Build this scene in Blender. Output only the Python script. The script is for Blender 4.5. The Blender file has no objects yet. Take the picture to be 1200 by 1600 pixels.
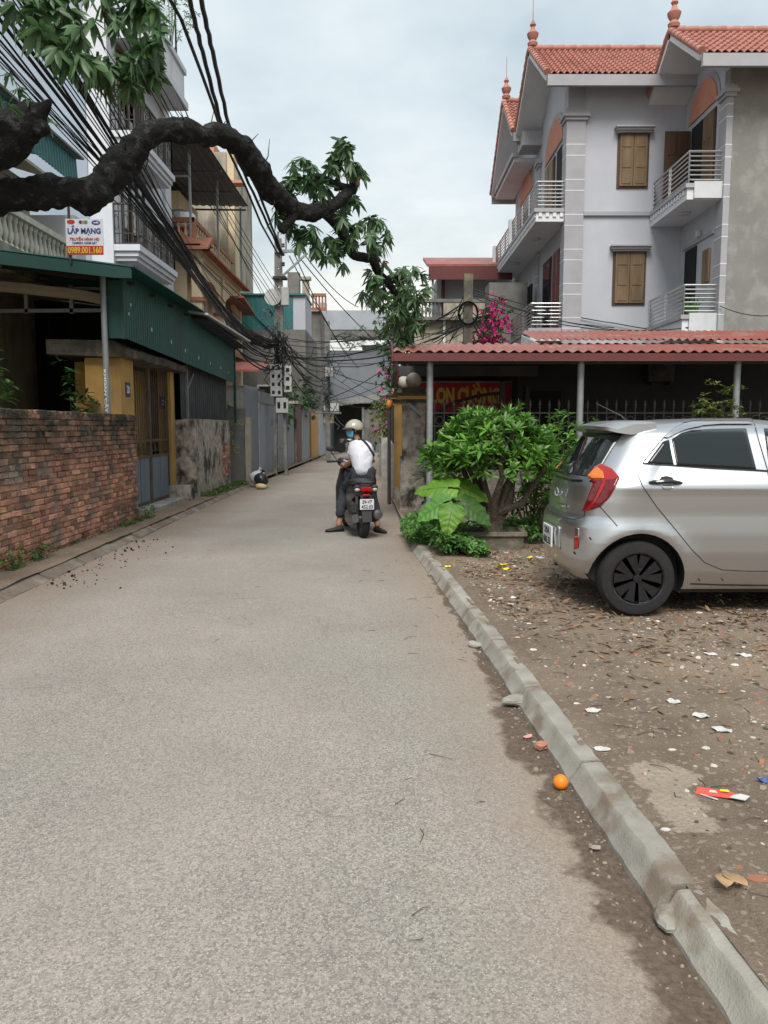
import bpy, bmesh, math, random
import numpy as np
from mathutils import Vector, Matrix, noise
from mathutils.bvhtree import BVHTree
random.seed(7); np.random.seed(7)
R = math.radians
scene = bpy.context.scene
col = scene.collection

# ------------------------------------------------------------------ camera, sky, sun, exposure
FPX = 1240.0
PITCH = math.atan(133 / FPX)
CP, SP = math.cos(PITCH), math.sin(PITCH)
CAMH = 1.5
cam_d = bpy.data.cameras.new('camera'); cam = bpy.data.objects.new('camera', cam_d); col.objects.link(cam)
cam.location = (0, 0, CAMH); cam.rotation_euler = (R(90) - PITCH, 0, 0)
cam_d.sensor_fit = 'VERTICAL'; cam_d.sensor_height = 36; cam_d.sensor_width = 27
cam_d.lens = 36 * FPX / 1600; cam_d.clip_start = .05; cam_d.clip_end = 3000
scene.camera = cam
SUN_EL, SUN_AZ = 52, 184          # azimuth clockwise from +Y
world = bpy.data.worlds.new('World'); scene.world = world; world.use_nodes = True
def build_world():
    nt = world.node_tree; N = nt.nodes; Lk = nt.links; N.clear()
    out = N.new('ShaderNodeOutputWorld'); bg = N.new('ShaderNodeBackground'); bg.inputs[1].default_value = .058
    sky = N.new('ShaderNodeTexSky'); sky.sky_type = 'NISHITA'; sky.sun_disc = False
    sky.sun_elevation = R(SUN_EL); sky.sun_rotation = R(SUN_AZ); sky.air_density = 1.0; sky.dust_density = 3
    tc = N.new('ShaderNodeTexCoord'); sep = N.new('ShaderNodeSeparateXYZ'); Lk.new(tc.outputs['Generated'], sep.inputs[0])
    # cloud deck: direction projected on a flat layer so clouds flatten toward the horizon
    mx = N.new('ShaderNodeMath'); mx.operation = 'MAXIMUM'; Lk.new(sep.outputs[2], mx.inputs[0]); mx.inputs[1].default_value = 0
    ad = N.new('ShaderNodeMath'); ad.operation = 'ADD'; Lk.new(mx.outputs[0], ad.inputs[0]); ad.inputs[1].default_value = .22
    dv = N.new('ShaderNodeVectorMath'); dv.operation = 'DIVIDE'; Lk.new(tc.outputs['Generated'], dv.inputs[0])
    cmb = N.new('ShaderNodeCombineXYZ')
    for i in range(3): Lk.new(ad.outputs[0], cmb.inputs[i])
    Lk.new(cmb.outputs[0], dv.inputs[1])
    def noi(scale, detail, loc):
        mp = N.new('ShaderNodeMapping'); mp.inputs['Location'].default_value = loc; mp.inputs['Scale'].default_value = (1, 1.0, .6)
        Lk.new(dv.outputs[0], mp.inputs[0])
        n = N.new('ShaderNodeTexNoise'); n.inputs['Scale'].default_value = scale; n.inputs['Detail'].default_value = detail
        n.inputs['Roughness'].default_value = .55
        Lk.new(mp.outputs[0], n.inputs['Vector']); return n.outputs[0]
    def ramp(src, stops):
        r = N.new('ShaderNodeValToRGB'); e = r.color_ramp.elements
        e[0].position, e[0].color = stops[0][0], (*stops[0][1], 1); e[1].position, e[1].color = stops[-1][0], (*stops[-1][1], 1)
        for p, c in stops[1:-1]: k = e.new(p); k.color = (*c, 1)
        Lk.new(src, r.inputs[0]); return r.outputs[0]
    shade = ramp(noi(1.7, 5, (3.1, 1.7, .4)), [(.28, (3.55, 4.25, 4.75)), (.5, (4.75, 5.35, 5.7)), (.72, (6.0, 6.35, 6.45))])
    glow = ramp(sep.outputs[2], [(.10, (1.22, 1.12, .98)), (.26, (1, 1, 1))])
    ml = N.new('ShaderNodeVectorMath'); ml.operation = 'MULTIPLY'; Lk.new(shade, ml.inputs[0]); Lk.new(glow, ml.inputs[1])
    cov = ramp(noi(1.1, 4, (0, 5, 2)), [(.22, (.80,) * 3), (.45, (1,) * 3)])
    m = N.new('ShaderNodeMix'); m.data_type = 'RGBA'; Lk.new(cov, m.inputs['Factor'])
    Lk.new(sky.outputs[0], m.inputs['A']); Lk.new(ml.outputs[0], m.inputs['B'])
    Lk.new(m.outputs['Result'], bg.inputs[0]); Lk.new(bg.outputs[0], out.inputs[0])
build_world()
sun_d = bpy.data.lights.new('sun', 'SUN'); sun = bpy.data.objects.new('sun', sun_d); col.objects.link(sun)
sun_d.energy = 1.5; sun_d.angle = R(30); sun_d.color = (1, .96, .9)
_a, _e = R(SUN_AZ), R(SUN_EL)
sun.rotation_euler = Vector((math.sin(_a) * math.cos(_e), math.cos(_a) * math.cos(_e), math.sin(_e))).to_track_quat('Z', 'Y').to_euler()
vs = scene.view_settings; vs.view_transform = 'Standard'; vs.look = 'None'; vs.gamma = 1; vs.exposure = 1.44; vs.use_curve_mapping = False

# ------------------------------------------------------------------ helpers
def P(u, v, D):
    """place seen at photo pixel (u,v) at distance D along the street"""
    a = (u - 600) / FPX; b = (800 - v) / FPX; t = D / (CP + b * SP)
    return Vector((a * t, D, CAMH + t * (-SP + b * CP)))
def G(u, v, z=0.):
    a = (u - 600) / FPX; b = (800 - v) / FPX; t = (z - CAMH) / (-SP + b * CP)
    return Vector((a * t, t * (CP + b * SP), z))
def lerp(a, b, t): return a + (b - a) * t
def interp(x, pts):
    return float(np.interp(x, [p[0] for p in pts], [p[1] for p in pts]))

class MB:
    def __init__(s): s.v = []; s.f = []
    def add(s, vs, fs, M=None):
        o = len(s.v)
        s.v += [tuple(M @ Vector(p)) if M else tuple(p) for p in vs]
        s.f += [tuple(i + o for i in q) for q in fs]; return s
    def box(s, a, b, M=None, bev=0):
        (x0, y0, z0), (x1, y1, z1) = a, b
        if not bev:
            vs = [(x0,y0,z0),(x1,y0,z0),(x1,y1,z0),(x0,y1,z0),(x0,y0,z1),(x1,y0,z1),(x1,y1,z1),(x0,y1,z1)]
            return s.add(vs, [(0,3,2,1),(4,5,6,7),(0,1,5,4),(1,2,6,5),(2,3,7,6),(3,0,4,7)], M)
        c = bev; vs = []
        for z, i in ((z0, c), (z0 + c, 0), (z1 - c, 0), (z1, c)):
            vs += [(x0+c+i*0,y0+i,z),(x1-c,y0+i,z),(x1-i,y0+c,z),(x1-i,y1-c,z),(x1-c,y1-i,z),(x0+c,y1-i,z),(x0+i,y1-c,z),(x0+i,y0+c,z)]
        fs = [tuple(range(7, -1, -1)), tuple(range(24, 32))]
        for k in range(3):
            for j in range(8): fs.append((k*8+j, k*8+(j+1)%8, k*8+8+(j+1)%8, k*8+8+j))
        return s.add(vs, fs, M)
    def tube(s, pts, rad, n=8, cap=True, flat=1.0):
        pts = [Vector(p) for p in pts]; m = len(pts)
        if not hasattr(rad, '__len__'): rad = [rad] * m
        vs = []; prev = None
        for i, p in enumerate(pts):
            t = (pts[min(i+1, m-1)] - pts[max(i-1, 0)])
            if t.length < 1e-9: t = Vector((0,0,1))
            t.normalize()
            if prev is None:
                a = Vector((0,0,1)) if abs(t.z) < .9 else Vector((1,0,0))
                u = t.cross(a).normalized()
            else:
                u = prev - t * prev.dot(t)
                u = u.normalized() if u.length > 1e-6 else t.orthogonal().normalized()
            prev = u; w = t.cross(u)
            for k in range(n):
                an = 2*math.pi*k/n
                vs.append(p + (u*math.cos(an) + w*math.sin(an)*flat) * rad[i])
        fs = [(i*n+k, i*n+(k+1)%n, (i+1)*n+(k+1)%n, (i+1)*n+k) for i in range(m-1) for k in range(n)]
        if cap: fs += [tuple(range(n-1, -1, -1)), tuple(range((m-1)*n, m*n))]
        return s.add(vs, fs)
    def cyl(s, a, b, r, r2=None, n=12): return s.tube([a, b], [r, r if r2 is None else r2], n)
    def bar(s, a, b, w, h=None, up=(0,0,1)):
        a, b = Vector(a), Vector(b); h = h or w; t = (b-a).normalized(); up = Vector(up)
        u = t.cross(up)
        if u.length < 1e-4: u = t.cross(Vector((1,0,0)))
        u.normalize(); q = u.cross(t)
        vs = [p + u*sx*w/2 + q*sy*h/2 for p in (a, b) for sx, sy in ((-1,-1),(1,-1),(1,1),(-1,1))]
        return s.add(vs, [(3,2,1,0),(4,5,6,7),(0,1,5,4),(1,2,6,5),(2,3,7,6),(3,0,4,7)])
    def lathe(s, prof, c=(0,0,0), n=20, axis='z', M=None, cap=True):
        vs = []; c = Vector(c)
        for r, h in prof:
            for k in range(n):
                an = 2*math.pi*k/n; a, b = r*math.cos(an), r*math.sin(an)
                vs.append(c + Vector((a,b,h) if axis=='z' else (a,h,b) if axis=='y' else (h,a,b)))
        m = len(prof)
        fs = [(i*n+k, i*n+(k+1)%n, (i+1)*n+(k+1)%n, (i+1)*n+k) for i in range(m-1) for k in range(n)]
        if cap: fs += [tuple(range(n-1,-1,-1)), tuple(range((m-1)*n, m*n))]
        return s.add(vs, fs, M)
    def sphere(s, c, r, n=16, m=10, sc=(1,1,1), M=None):
        pr = [(max(1e-4, math.sin(math.pi*i/m))*r, -math.cos(math.pi*i/m)*r) for i in range(m+1)]
        t = MB().lathe(pr, n=n)
        return s.add([(c[0]+p[0]*sc[0], c[1]+p[1]*sc[1], c[2]+p[2]*sc[2]) for p in t.v], t.f, M)
    def prism(s, poly, a, b, plane='xz'):
        """polygon in a plane, extruded from a to b along the third axis"""
        n = len(poly)
        mk = {'xz': lambda p, d: (p[0], d, p[1]), 'xy': lambda p, d: (p[0], p[1], d), 'yz': lambda p, d: (d, p[0], p[1])}[plane]
        vs = [mk(p, a) for p in poly] + [mk(p, b) for p in poly]
        fs = [tuple(range(n-1,-1,-1)), tuple(range(n, 2*n))] + [(i, (i+1)%n, n+(i+1)%n, n+i) for i in range(n)]
        return s.add(vs, fs)
    def quad(s, a, b, c, d): return s.add([a,b,c,d], [(0,1,2,3)])
    def sheet(s, o, du, dv, prof, thick=.004):
        """corrugated sheet: o corner, du across the ribs, dv along them, prof = [(t 0..1, offset)] along du"""
        o, du, dv = Vector(o), Vector(du), Vector(dv); nrm = du.cross(dv).normalized()
        vs = []; n = len(prof)
        for w in (0, 1):
            for k in (0, thick):
                vs += [o + du*t + dv*w + nrm*(h+k) for t, h in prof]
        fs = []
        for i in range(n-1):
            fs += [(i, i+1, 2*n+i+1, 2*n+i), (n+i+1, n+i, 3*n+i, 3*n+i+1), (i+1, i, n+i, n+i+1), (2*n+i, 2*n+i+1, 3*n+i+1, 3*n+i)]
        fs += [(0, 2*n, 3*n, n), (n-1, 2*n-1, 4*n-1, 3*n-1)]
        return s.add(vs, fs)
    def build(s, name, m, parent=None, smooth=False, world=False, label=None, rnd=None):
        v = np.array(s.v, dtype=float).reshape(-1, 3)
        lo, hi = v.min(0), v.max(0); c = Vector(((lo[0]+hi[0])/2, (lo[1]+hi[1])/2, lo[2]))
        me = bpy.data.meshes.new(name); me.from_pydata((v - np.array(c)).tolist(), [], s.f)
        me.materials.append(MAT[m] if isinstance(m, str) else m)
        fix_normals(me)
        if smooth:
            me.polygons.foreach_set('use_smooth', [True]*len(me.polygons)); me.set_sharp_from_angle(angle=R(smooth if smooth is not True else 40))
        if rnd is not None:
            at = me.attributes.new('rnd', 'FLOAT', 'FACE'); at.data.foreach_set('value', rnd)
        o = bpy.data.objects.new(name, me); col.objects.link(o)
        if parent is not None:
            o.parent = parent
            if world:
                q = parent
                while q is not None: c = c - q.location; q = q.parent
        o.location = c
        if label: o['label'] = label
        return o
def fix_normals(me):
    if len(me.polygons) > 60000: return
    bm = bmesh.new(); bm.from_mesh(me); bmesh.ops.recalc_face_normals(bm, faces=bm.faces); bm.to_mesh(me); bm.free()
def ribs(length, pitch, depth, flat=.5):
    n = max(1, round(length/pitch)); out = []; p = 1.0/n
    for i in range(n):
        b = i*p
        out += [(b, 0), (b+p*flat*.9, 0), (b+p*(flat*.9+.12), depth), (b+p*.88, depth)]
    return out + [(1, 0)]
def waves(length, pitch, depth, k=6):
    n = max(1, round(length/pitch)); tot = n*k
    return [(i/tot, depth*.5*(1-math.cos(2*math.pi*i/k))) for i in range(tot+1)]
def thing(name, label, cat, loc=(0,0,0), rotz=0, group=None, kind=None):
    o = bpy.data.objects.new(name, None); col.objects.link(o); o.empty_display_size = .1
    o.location = loc; o.rotation_euler = (0, 0, rotz)
    tag(o, label, cat, group, kind); return o
def tag(o, label=None, cat=None, group=None, kind=None):
    if label: o['label'] = label
    if cat: o['category'] = cat
    if group: o['group'] = group
    if kind: o['kind'] = kind
    return o
def copy_tree(o, parent=None):
    c = o.copy(); col.objects.link(c); c.parent = parent
    for ch in list(o.children): copy_tree(ch, c)
    return c
def part(parent, name, m, world=True, smooth=False, label=None):
    """decorator-free shorthand: returns an MB whose .done() links it"""
    mb = MB(); mb.done = lambda: mb.build(name, m, parent, smooth, world, label); return mb
def boxpart(parent, name, m, a, b, bev=0, label=None):
    return MB().box(a, b, bev=bev).build(name, m, parent, False, True, label)

# ------------------------------------------------------------------ materials
MAT = {}
def mat(name, c1, c2=None, scale=4, c3=None, s3=1.0, t3=(.5, .65), rough=.85, metal=0, bump=0, bscale=None, st=(1,1,1), st3=None, rnd=0,
        ramp=(.35, .65), detail=6, coat=0, spec=.4, transl=0, moss=None):
    m = bpy.data.materials.new(name); m.use_nodes = True; MAT[name] = m
    nt = m.node_tree; N, Lk = nt.nodes, nt.links
    bs = N['Principled BSDF']; bs.inputs['Roughness'].default_value = rough; bs.inputs['Metallic'].default_value = metal
    bs.inputs['Specular IOR Level'].default_value = spec; bs.inputs['Coat Weight'].default_value = coat
    geo = N.new('ShaderNodeNewGeometry')
    def mp(s):
        q = N.new('ShaderNodeMapping'); q.inputs['Scale'].default_value = s; Lk.new(geo.outputs['Position'], q.inputs[0]); return q.outputs[0]
    def noi(sc, s=(1,1,1), d=detail):
        n = N.new('ShaderNodeTexNoise'); n.inputs['Scale'].default_value = sc; n.inputs['Detail'].default_value = d; n.inputs['Roughness'].default_value = .6
        Lk.new(mp(s), n.inputs['Vector']); return n.outputs[0]
    def rng(src, a, b):
        q = N.new('ShaderNodeMapRange'); q.inputs[1].default_value = a; q.inputs[2].default_value = b; Lk.new(src, q.inputs[0]); return q.outputs[0]
    def mix(f, A, B, mode='MIX'):
        q = N.new('ShaderNodeMix'); q.data_type = 'RGBA'; q.blend_type = mode
        if hasattr(f, 'links') : Lk.new(f, q.inputs['Factor'])
        else: q.inputs['Factor'].default_value = f
        for k, X in (('A', A), ('B', B)):
            if hasattr(X, 'links'): Lk.new(X, q.inputs[k])
            else: q.inputs[k].default_value = (*X, 1)
        return q.outputs['Result']
    c = c1
    if c2: c = mix(rng(noi(scale, st), *ramp), c1, c2)
    if c3: c = mix(rng(noi(s3, st3 or (1,1,1)), *t3), c, c3)
    if rnd:
        oi = N.new('ShaderNodeObjectInfo'); at = N.new('ShaderNodeAttribute'); at.attribute_name = 'rnd'
        ad = N.new('ShaderNodeMath'); ad.operation = 'ADD'; Lk.new(oi.outputs['Random'], ad.inputs[0]); Lk.new(at.outputs['Fac'], ad.inputs[1])
        fr = N.new('ShaderNodeMath'); fr.operation = 'FRACT'; Lk.new(ad.outputs[0], fr.inputs[0])
        h = N.new('ShaderNodeHueSaturation')
        q = N.new('ShaderNodeMapRange'); q.inputs[3].default_value = 1-rnd; q.inputs[4].default_value = 1+rnd; Lk.new(fr.outputs[0], q.inputs[0])
        Lk.new(q.outputs[0], h.inputs['Value'])
        f2 = N.new('ShaderNodeMath'); f2.operation = 'MULTIPLY_ADD'; Lk.new(fr.outputs[0], f2.inputs[0]); f2.inputs[1].default_value = 7.3; f2.inputs[2].default_value = .1
        f3 = N.new('ShaderNodeMath'); f3.operation = 'FRACT'; Lk.new(f2.outputs[0], f3.inputs[0])
        q2 = N.new('ShaderNodeMapRange'); q2.inputs[3].default_value = .5-rnd*.022; q2.inputs[4].default_value = .5+rnd*.022; Lk.new(f3.outputs[0], q2.inputs[0])
        Lk.new(q2.outputs[0], h.inputs['Hue'])
        if hasattr(c, 'links'): Lk.new(c, h.inputs['Color'])
        else: h.inputs['Color'].default_value = (*c, 1)
        c = h.outputs[0]
    if moss:    # (colour, z where it starts, z where full, strength): rain staining that grows with height
        sp = N.new('ShaderNodeSeparateXYZ'); Lk.new(geo.outputs['Position'], sp.inputs[0])
        g = rng(sp.outputs[2], moss[1], moss[2])
        nn = rng(noi(3.5), .25, .7)
        mu = N.new('ShaderNodeMath'); mu.operation = 'MULTIPLY'; Lk.new(g, mu.inputs[0]); Lk.new(nn, mu.inputs[1])
        mu2 = N.new('ShaderNodeMath'); mu2.operation = 'MULTIPLY'; mu2.use_clamp = True; Lk.new(mu.outputs[0], mu2.inputs[0]); mu2.inputs[1].default_value = moss[3]
        c = mix(mu2.outputs[0], c, moss[0])
    if hasattr(c, 'links'): Lk.new(c, bs.inputs['Base Color'])
    else: bs.inputs['Base Color'].default_value = (*c, 1)
    if bump:
        b = N.new('ShaderNodeBump'); b.inputs['Strength'].default_value = bump; b.inputs['Distance'].default_value = .06 if name.startswith('bark') else .02
        Lk.new(noi(bscale or scale*4, st), b.inputs['Height']); Lk.new(b.outputs[0], bs.inputs['Normal'])
    if transl:
        out = N['Material Output']; tr = N.new('ShaderNodeBsdfTranslucent'); ms = N.new('ShaderNodeMixShader'); ms.inputs[0].default_value = transl
        if hasattr(c, 'links'): Lk.new(c, tr.inputs[0])
        else: tr.inputs[0].default_value = (*c, 1)
        Lk.new(bs.outputs[0], ms.inputs[1]); Lk.new(tr.outputs[0], ms.inputs[2]); Lk.new(ms.outputs[0], out.inputs[0])
    return m
mat('ground', (.16,.12,.09), (.22,.17,.12), 2)
mat('concrete', (.30,.29,.265), (.22,.212,.195), 6, (.42,.40,.36), 2, bump=.5, bscale=60)
mat('kerb', (.335,.315,.275), (.25,.235,.205), 7, (.20,.16,.12), 4.5, t3=(.50,.62), bump=.35, bscale=110, rnd=.10)
mat('kerb_dusty', (.19,.15,.115), (.13,.10,.078), 5, (.24,.22,.185), 3, bump=.7, bscale=70, rnd=.08)
mat('brick', (.52,.255,.165), (.36,.175,.115), 12, (.21,.165,.13), 2.6, t3=(.48,.64), rough=.95, bump=.9, bscale=60, rnd=.5, moss=((.045,.039,.029), .9, 1.65, 1.5))
mat('mortar', (.28,.24,.19), (.17,.145,.115), 8, bump=.6, bscale=60, moss=((.025,.023,.017), .8, 1.5, 1.4))
mat('plaster_old', (.42,.375,.32), (.22,.19,.16), 9, (.035,.032,.028), 2.6, t3=(.50,.62), st=(1,1,.85), st3=(1,1,.8), ramp=(.40,.62), bump=.5, bscale=40)
mat('grey_wall', (.44,.45,.495), (.405,.415,.455), 1.2, (.33,.335,.36), 1.0, t3=(.56,.78), rough=.8, st3=(1,1,.15))
mat('grey_trim', (.36,.35,.37), (.31,.305,.32), 2, rough=.8)
mat('white_paint', (.56,.57,.58), (.49,.50,.51), 2, (.42,.41,.40), 2.0, t3=(.6,.85), st3=(1,1,.25), rough=.7)
mat('soffit', (.66,.67,.69), (.60,.61,.63), 2, rough=.8)
mat('render_grey', (.225,.22,.20), (.19,.185,.17), 1.5, (.27,.265,.245), 2.5, bump=.2, bscale=50)
mat('salmon', (.55,.24,.16), (.48,.20,.13), 3, rough=.8)
mat('rooftile', (.42,.19,.15), (.35,.155,.12), 7, (.28,.13,.105), 2, rough=.75, rnd=.12)
mat('shutter', (.20,.13,.07), (.12,.078,.042), 6, rough=.55, st=(1,1,.15), bump=.15)
mat('shutter_dark', (.085,.045,.025), (.06,.032,.018), 6, rough=.6, st=(1,1,.15))
mat('dark_void', (.012,.012,.013), rough=.9)
mat('glass_dark', (.02,.022,.025), rough=.06, spec=.6)
mat('steel', (.55,.55,.54), (.48,.48,.47), 10, rough=.35, metal=.9)
mat('galv', (.27,.285,.29), (.21,.225,.23), 8, (.25,.22,.19), 4, t3=(.6,.75), rough=.5, metal=.35)
mat('iron_dark', (.035,.033,.032), (.06,.045,.035), 12, rough=.6, metal=.3)
mat('green_sheet', (.010,.085,.068), (.013,.07,.058), 3, (.02,.055,.047), 1.4, st3=(1,1,.3), rough=.5)
mat('green_trim', (.011,.062,.050), (.014,.05,.042), 3, rough=.5)
mat('dark_sheet', (.055,.06,.062), (.04,.043,.045), 3, (.075,.07,.062), 2, rough=.7)
mat('interior_shade', (.042,.043,.042), (.030,.031,.030), 2, rough=.9)  # dark base colour puts the shade of covered interiors into the surfaces
mat('yellow_wall', (.46,.28,.085), (.38,.22,.065), 3, (.24,.16,.08), 2, t3=(.52,.72), st3=(1,1,.3))
mat('yellow_house', (.60,.49,.33), (.54,.43,.28), 3, (.40,.33,.24), 1.5, t3=(.55,.75), st3=(1,1,.3))
mat('terracotta', (.36,.15,.085), (.28,.115,.07), 5, (.20,.10,.07), 2, rnd=.08)
mat('old_slab', (.10,.09,.07), (.05,.045,.036), 5, (.18,.15,.10), 3, bump=.8, bscale=30)
mat('gate_blue', (.115,.155,.20), (.16,.19,.225), 4, (.20,.15,.11), 5, t3=(.58,.7), st=(1,1,.4), rough=.6)
mat('gate_rust', (.085,.06,.045), (.13,.10,.075), 9, rough=.7, metal=.2)
mat('cream_old', (.40,.36,.28), (.33,.29,.22), 3, (.15,.135,.11), 1.8, t3=(.48,.66), st3=(1,1,.3), bump=.3)
mat('baluster', (.66,.64,.56), (.52,.49,.42), 8, rough=.8)
mat('white_house', (.60,.62,.65), (.54,.56,.60), 2, (.48,.49,.51), 1.5, t3=(.58,.8), st3=(1,1,.2), rough=.75)
mat('bluegrey_wall', (.31,.365,.43), (.28,.335,.40), 1.5, rough=.8)
mat('canopy_dark', (.075,.078,.085), (.06,.062,.07), 2, rough=.6)
mat('teal_sheet', (.035,.16,.165), (.03,.135,.14), 2, rough=.5)
mat('conc_dark', (.20,.195,.18), (.13,.127,.115), 2, (.08,.078,.07), 1, t3=(.5,.7), st3=(1,1,.4))
mat('pale_wall', (.36,.385,.42), (.31,.335,.37), 2, (.22,.23,.24), 2, t3=(.55,.75), st3=(1,1,.4))
mat('sheet_grey', (.20,.215,.235), (.17,.185,.20), 2, rough=.5, metal=.1)
mat('red_metal', (.29,.078,.058), (.235,.064,.05), 3, (.26,.15,.12), 2, rough=.5)
mat('red_trim', (.125,.030,.028), (.10,.026,.024), 3, rough=.5)
mat('red_banner', (.42,.014,.016), (.36,.012,.013), 3, rough=.5)
mat('letter_yellow', (.62,.42,.05), rough=.5)
mat('letter_white', (.75,.75,.73), rough=.5)
mat('letter_blue', (.015,.03,.22), rough=.5)
mat('letter_red', (.45,.02,.02), rough=.5)
mat('letter_black', (.02,.02,.02), rough=.5)
mat('letter_green', (.03,.25,.08), rough=.5)
mat('letter_orange', (.6,.2,.03), rough=.5)
mat('sign_white', (.60,.62,.66), rough=.5)
mat('sign_red', (.40,.022,.016), rough=.5)
mat('plate_blue', (.035,.03,.13), rough=.5)
mat('cable', (.014,.014,.016), rough=.6)
mat('cable_grey', (.09,.095,.10), rough=.6)
mat('pole_conc', (.21,.205,.195), (.15,.148,.14), 5, (.10,.095,.085), 2, t3=(.55,.7), bump=.4)
mat('meter_box', (.45,.45,.43), (.38,.38,.36), 6, rough=.6)
mat('bark', (.013,.012,.011), (.006,.006,.006), 16, (.045,.050,.044), 9, t3=(.56,.64), rough=.95, bump=1.0, bscale=18)
mat('bark_light', (.115,.09,.065), (.065,.05,.037), 14, rough=.95, bump=.9, bscale=45)
mat('wood_cut', (.26,.13,.075), (.17,.085,.05), 8)
mat('leaf_mango', (.09,.165,.065), (.06,.12,.05), 3, rough=.4, rnd=.4, transl=.38, spec=.5)
mat('leaf_shrub', (.12,.27,.03), (.07,.18,.024), 3, rough=.38, rnd=.45, transl=.28, spec=.5)
mat('leaf_lime', (.15,.29,.032), (.105,.22,.024), 4, rough=.45, rnd=.2, transl=.35)
mat('leaf_dark', (.05,.125,.035), (.034,.09,.028), 3, rough=.45, rnd=.4, transl=.22)
mat('leaf_ground', (.10,.23,.045), (.06,.155,.03), 4, rough=.5, rnd=.4, transl=.25)
mat('leaf_olive', (.14,.17,.035), (.09,.13,.03), 4, rough=.5, rnd=.35, transl=.25)
mat('petal', (.62,.055,.26), (.55,.04,.2), 3, rough=.6, rnd=.25, transl=.3)
mat('grass', (.09,.15,.035), (.06,.11,.025), 5, rough=.6, rnd=.4, transl=.2)
mat('dead_leaf', (.24,.15,.085), (.14,.085,.05), 8, rough=.8, rnd=.4)
mat('orange_ball', (.85,.22,.012), (.80,.20,.012), 30, rough=.45)
mat('skin', (.33,.17,.105), (.30,.15,.09), 20, rough=.5)
mat('shirt', (.62,.62,.68), (.57,.57,.63), 6, rough=.9, bump=.5, bscale=9)
mat('trouser', (.022,.024,.03), (.032,.034,.042), 8, rough=.9, bump=.5, bscale=12)
mat('shoe', (.013,.012,.012), rough=.6)
mat('helmet', (.36,.33,.26), (.33,.30,.24), 20, rough=.3, coat=.4)
mat('mask', (.10,.42,.62), rough=.8)
mat('strap', (.012,.012,.013), rough=.7)
mat('hair', (.012,.011,.010), rough=.6)
mat('sc_black', (.022,.023,.026), rough=.28, coat=.5)
mat('sc_matt', (.028,.028,.030), rough=.55)
mat('sc_metal', (.22,.22,.22), (.16,.16,.16), 20, rough=.4, metal=.7)
mat('rubber', (.013,.013,.014), (.020,.019,.018), 30, rough=.85, bump=.4, bscale=120)
mat('tail_red', (.32,.008,.010), rough=.12, coat=.6)
mat('tail_deep', (.13,.004,.008), rough=.1, coat=.6)
mat('tail_amber', (.60,.16,.02), rough=.12, coat=.5)
mat('lens_clear', (.36,.32,.28), rough=.12, coat=.5)
mat('chrome', (.62,.62,.63), rough=.16, metal=1)
mat('number_plate', (.60,.61,.62), rough=.4)
m = mat('car_silver', (.57,.58,.595), rough=.34, metal=1.0, coat=.5); 
mat('car_dark', (.012,.012,.013), rough=.7)
mat('car_seam', (.03,.03,.03), rough=.7)
mat('car_glass', (.012,.016,.017), rough=.03, spec=.5)
mat('car_black', (.008,.008,.011), rough=.22, coat=.7)
mat('paper_white', (.55,.54,.51), (.45,.43,.40), 20, rough=.8)
mat('paper_red', (.62,.09,.06), (.55,.07,.05), 20, rough=.6)
mat('paper_yellow', (.75,.62,.03), rough=.7)
mat('paper_blue', (.05,.10,.30), rough=.6)
mat('paper_pink', (.6,.28,.24), rough=.7)
mat('rubble', (.30,.27,.225), (.22,.19,.155), 12, (.26,.11,.07), 5, t3=(.58,.64), bump=.6, rnd=.25)
mat('gravel', (.25,.215,.175), (.17,.14,.11), 20, rough=.9, rnd=.5)
mat('twig', (.055,.042,.03), (.08,.06,.045), 20)
mat('tank_steel', (.50,.50,.48), (.42,.42,.41), 4, rough=.3, metal=.7)
mat('tarp', (.48,.43,.30), (.42,.37,.26), 3, rough=.7)
mat('plastic_bag', (.50,.52,.52), (.42,.44,.44), 8, rough=.4)
mat('bag_black', (.02,.022,.025), rough=.3)
mat('bag_straw', (.52,.42,.22), (.42,.33,.16), 12, rough=.8)
mat('brown_tile', (.16,.055,.04), (.12,.042,.032), 6, rough=.5, rnd=.2)
mat('door_yellow', (.48,.25,.05), (.42,.21,.04), 3, rough=.6)
mat('graffiti', (.40,.34,.13), rough=.8)
mat('pot', (.20,.17,.135), (.14,.12,.095), 8, (.09,.10,.06), 4, bump=.5)
mat('glass_ball', (.42,.39,.32), (.36,.33,.27), 6, (.22,.2,.16), 3, rough=.6)
mat('awning_white', (.5,.5,.48), rough=.6)
mat('iron_grey', (.11,.11,.115), (.15,.14,.13), 12, rough=.6)
mat('pale_chip', (.55,.52,.46), (.38,.34,.28), 25, rough=.9, rnd=.35)
mat('tan_leaf', (.42,.28,.15), (.34,.22,.11), 30, rough=.7)
mat('patch_conc', (.33,.29,.235), (.25,.21,.165), 9, (.19,.15,.11), 14, t3=(.52,.62), bump=.5, bscale=70)

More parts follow.
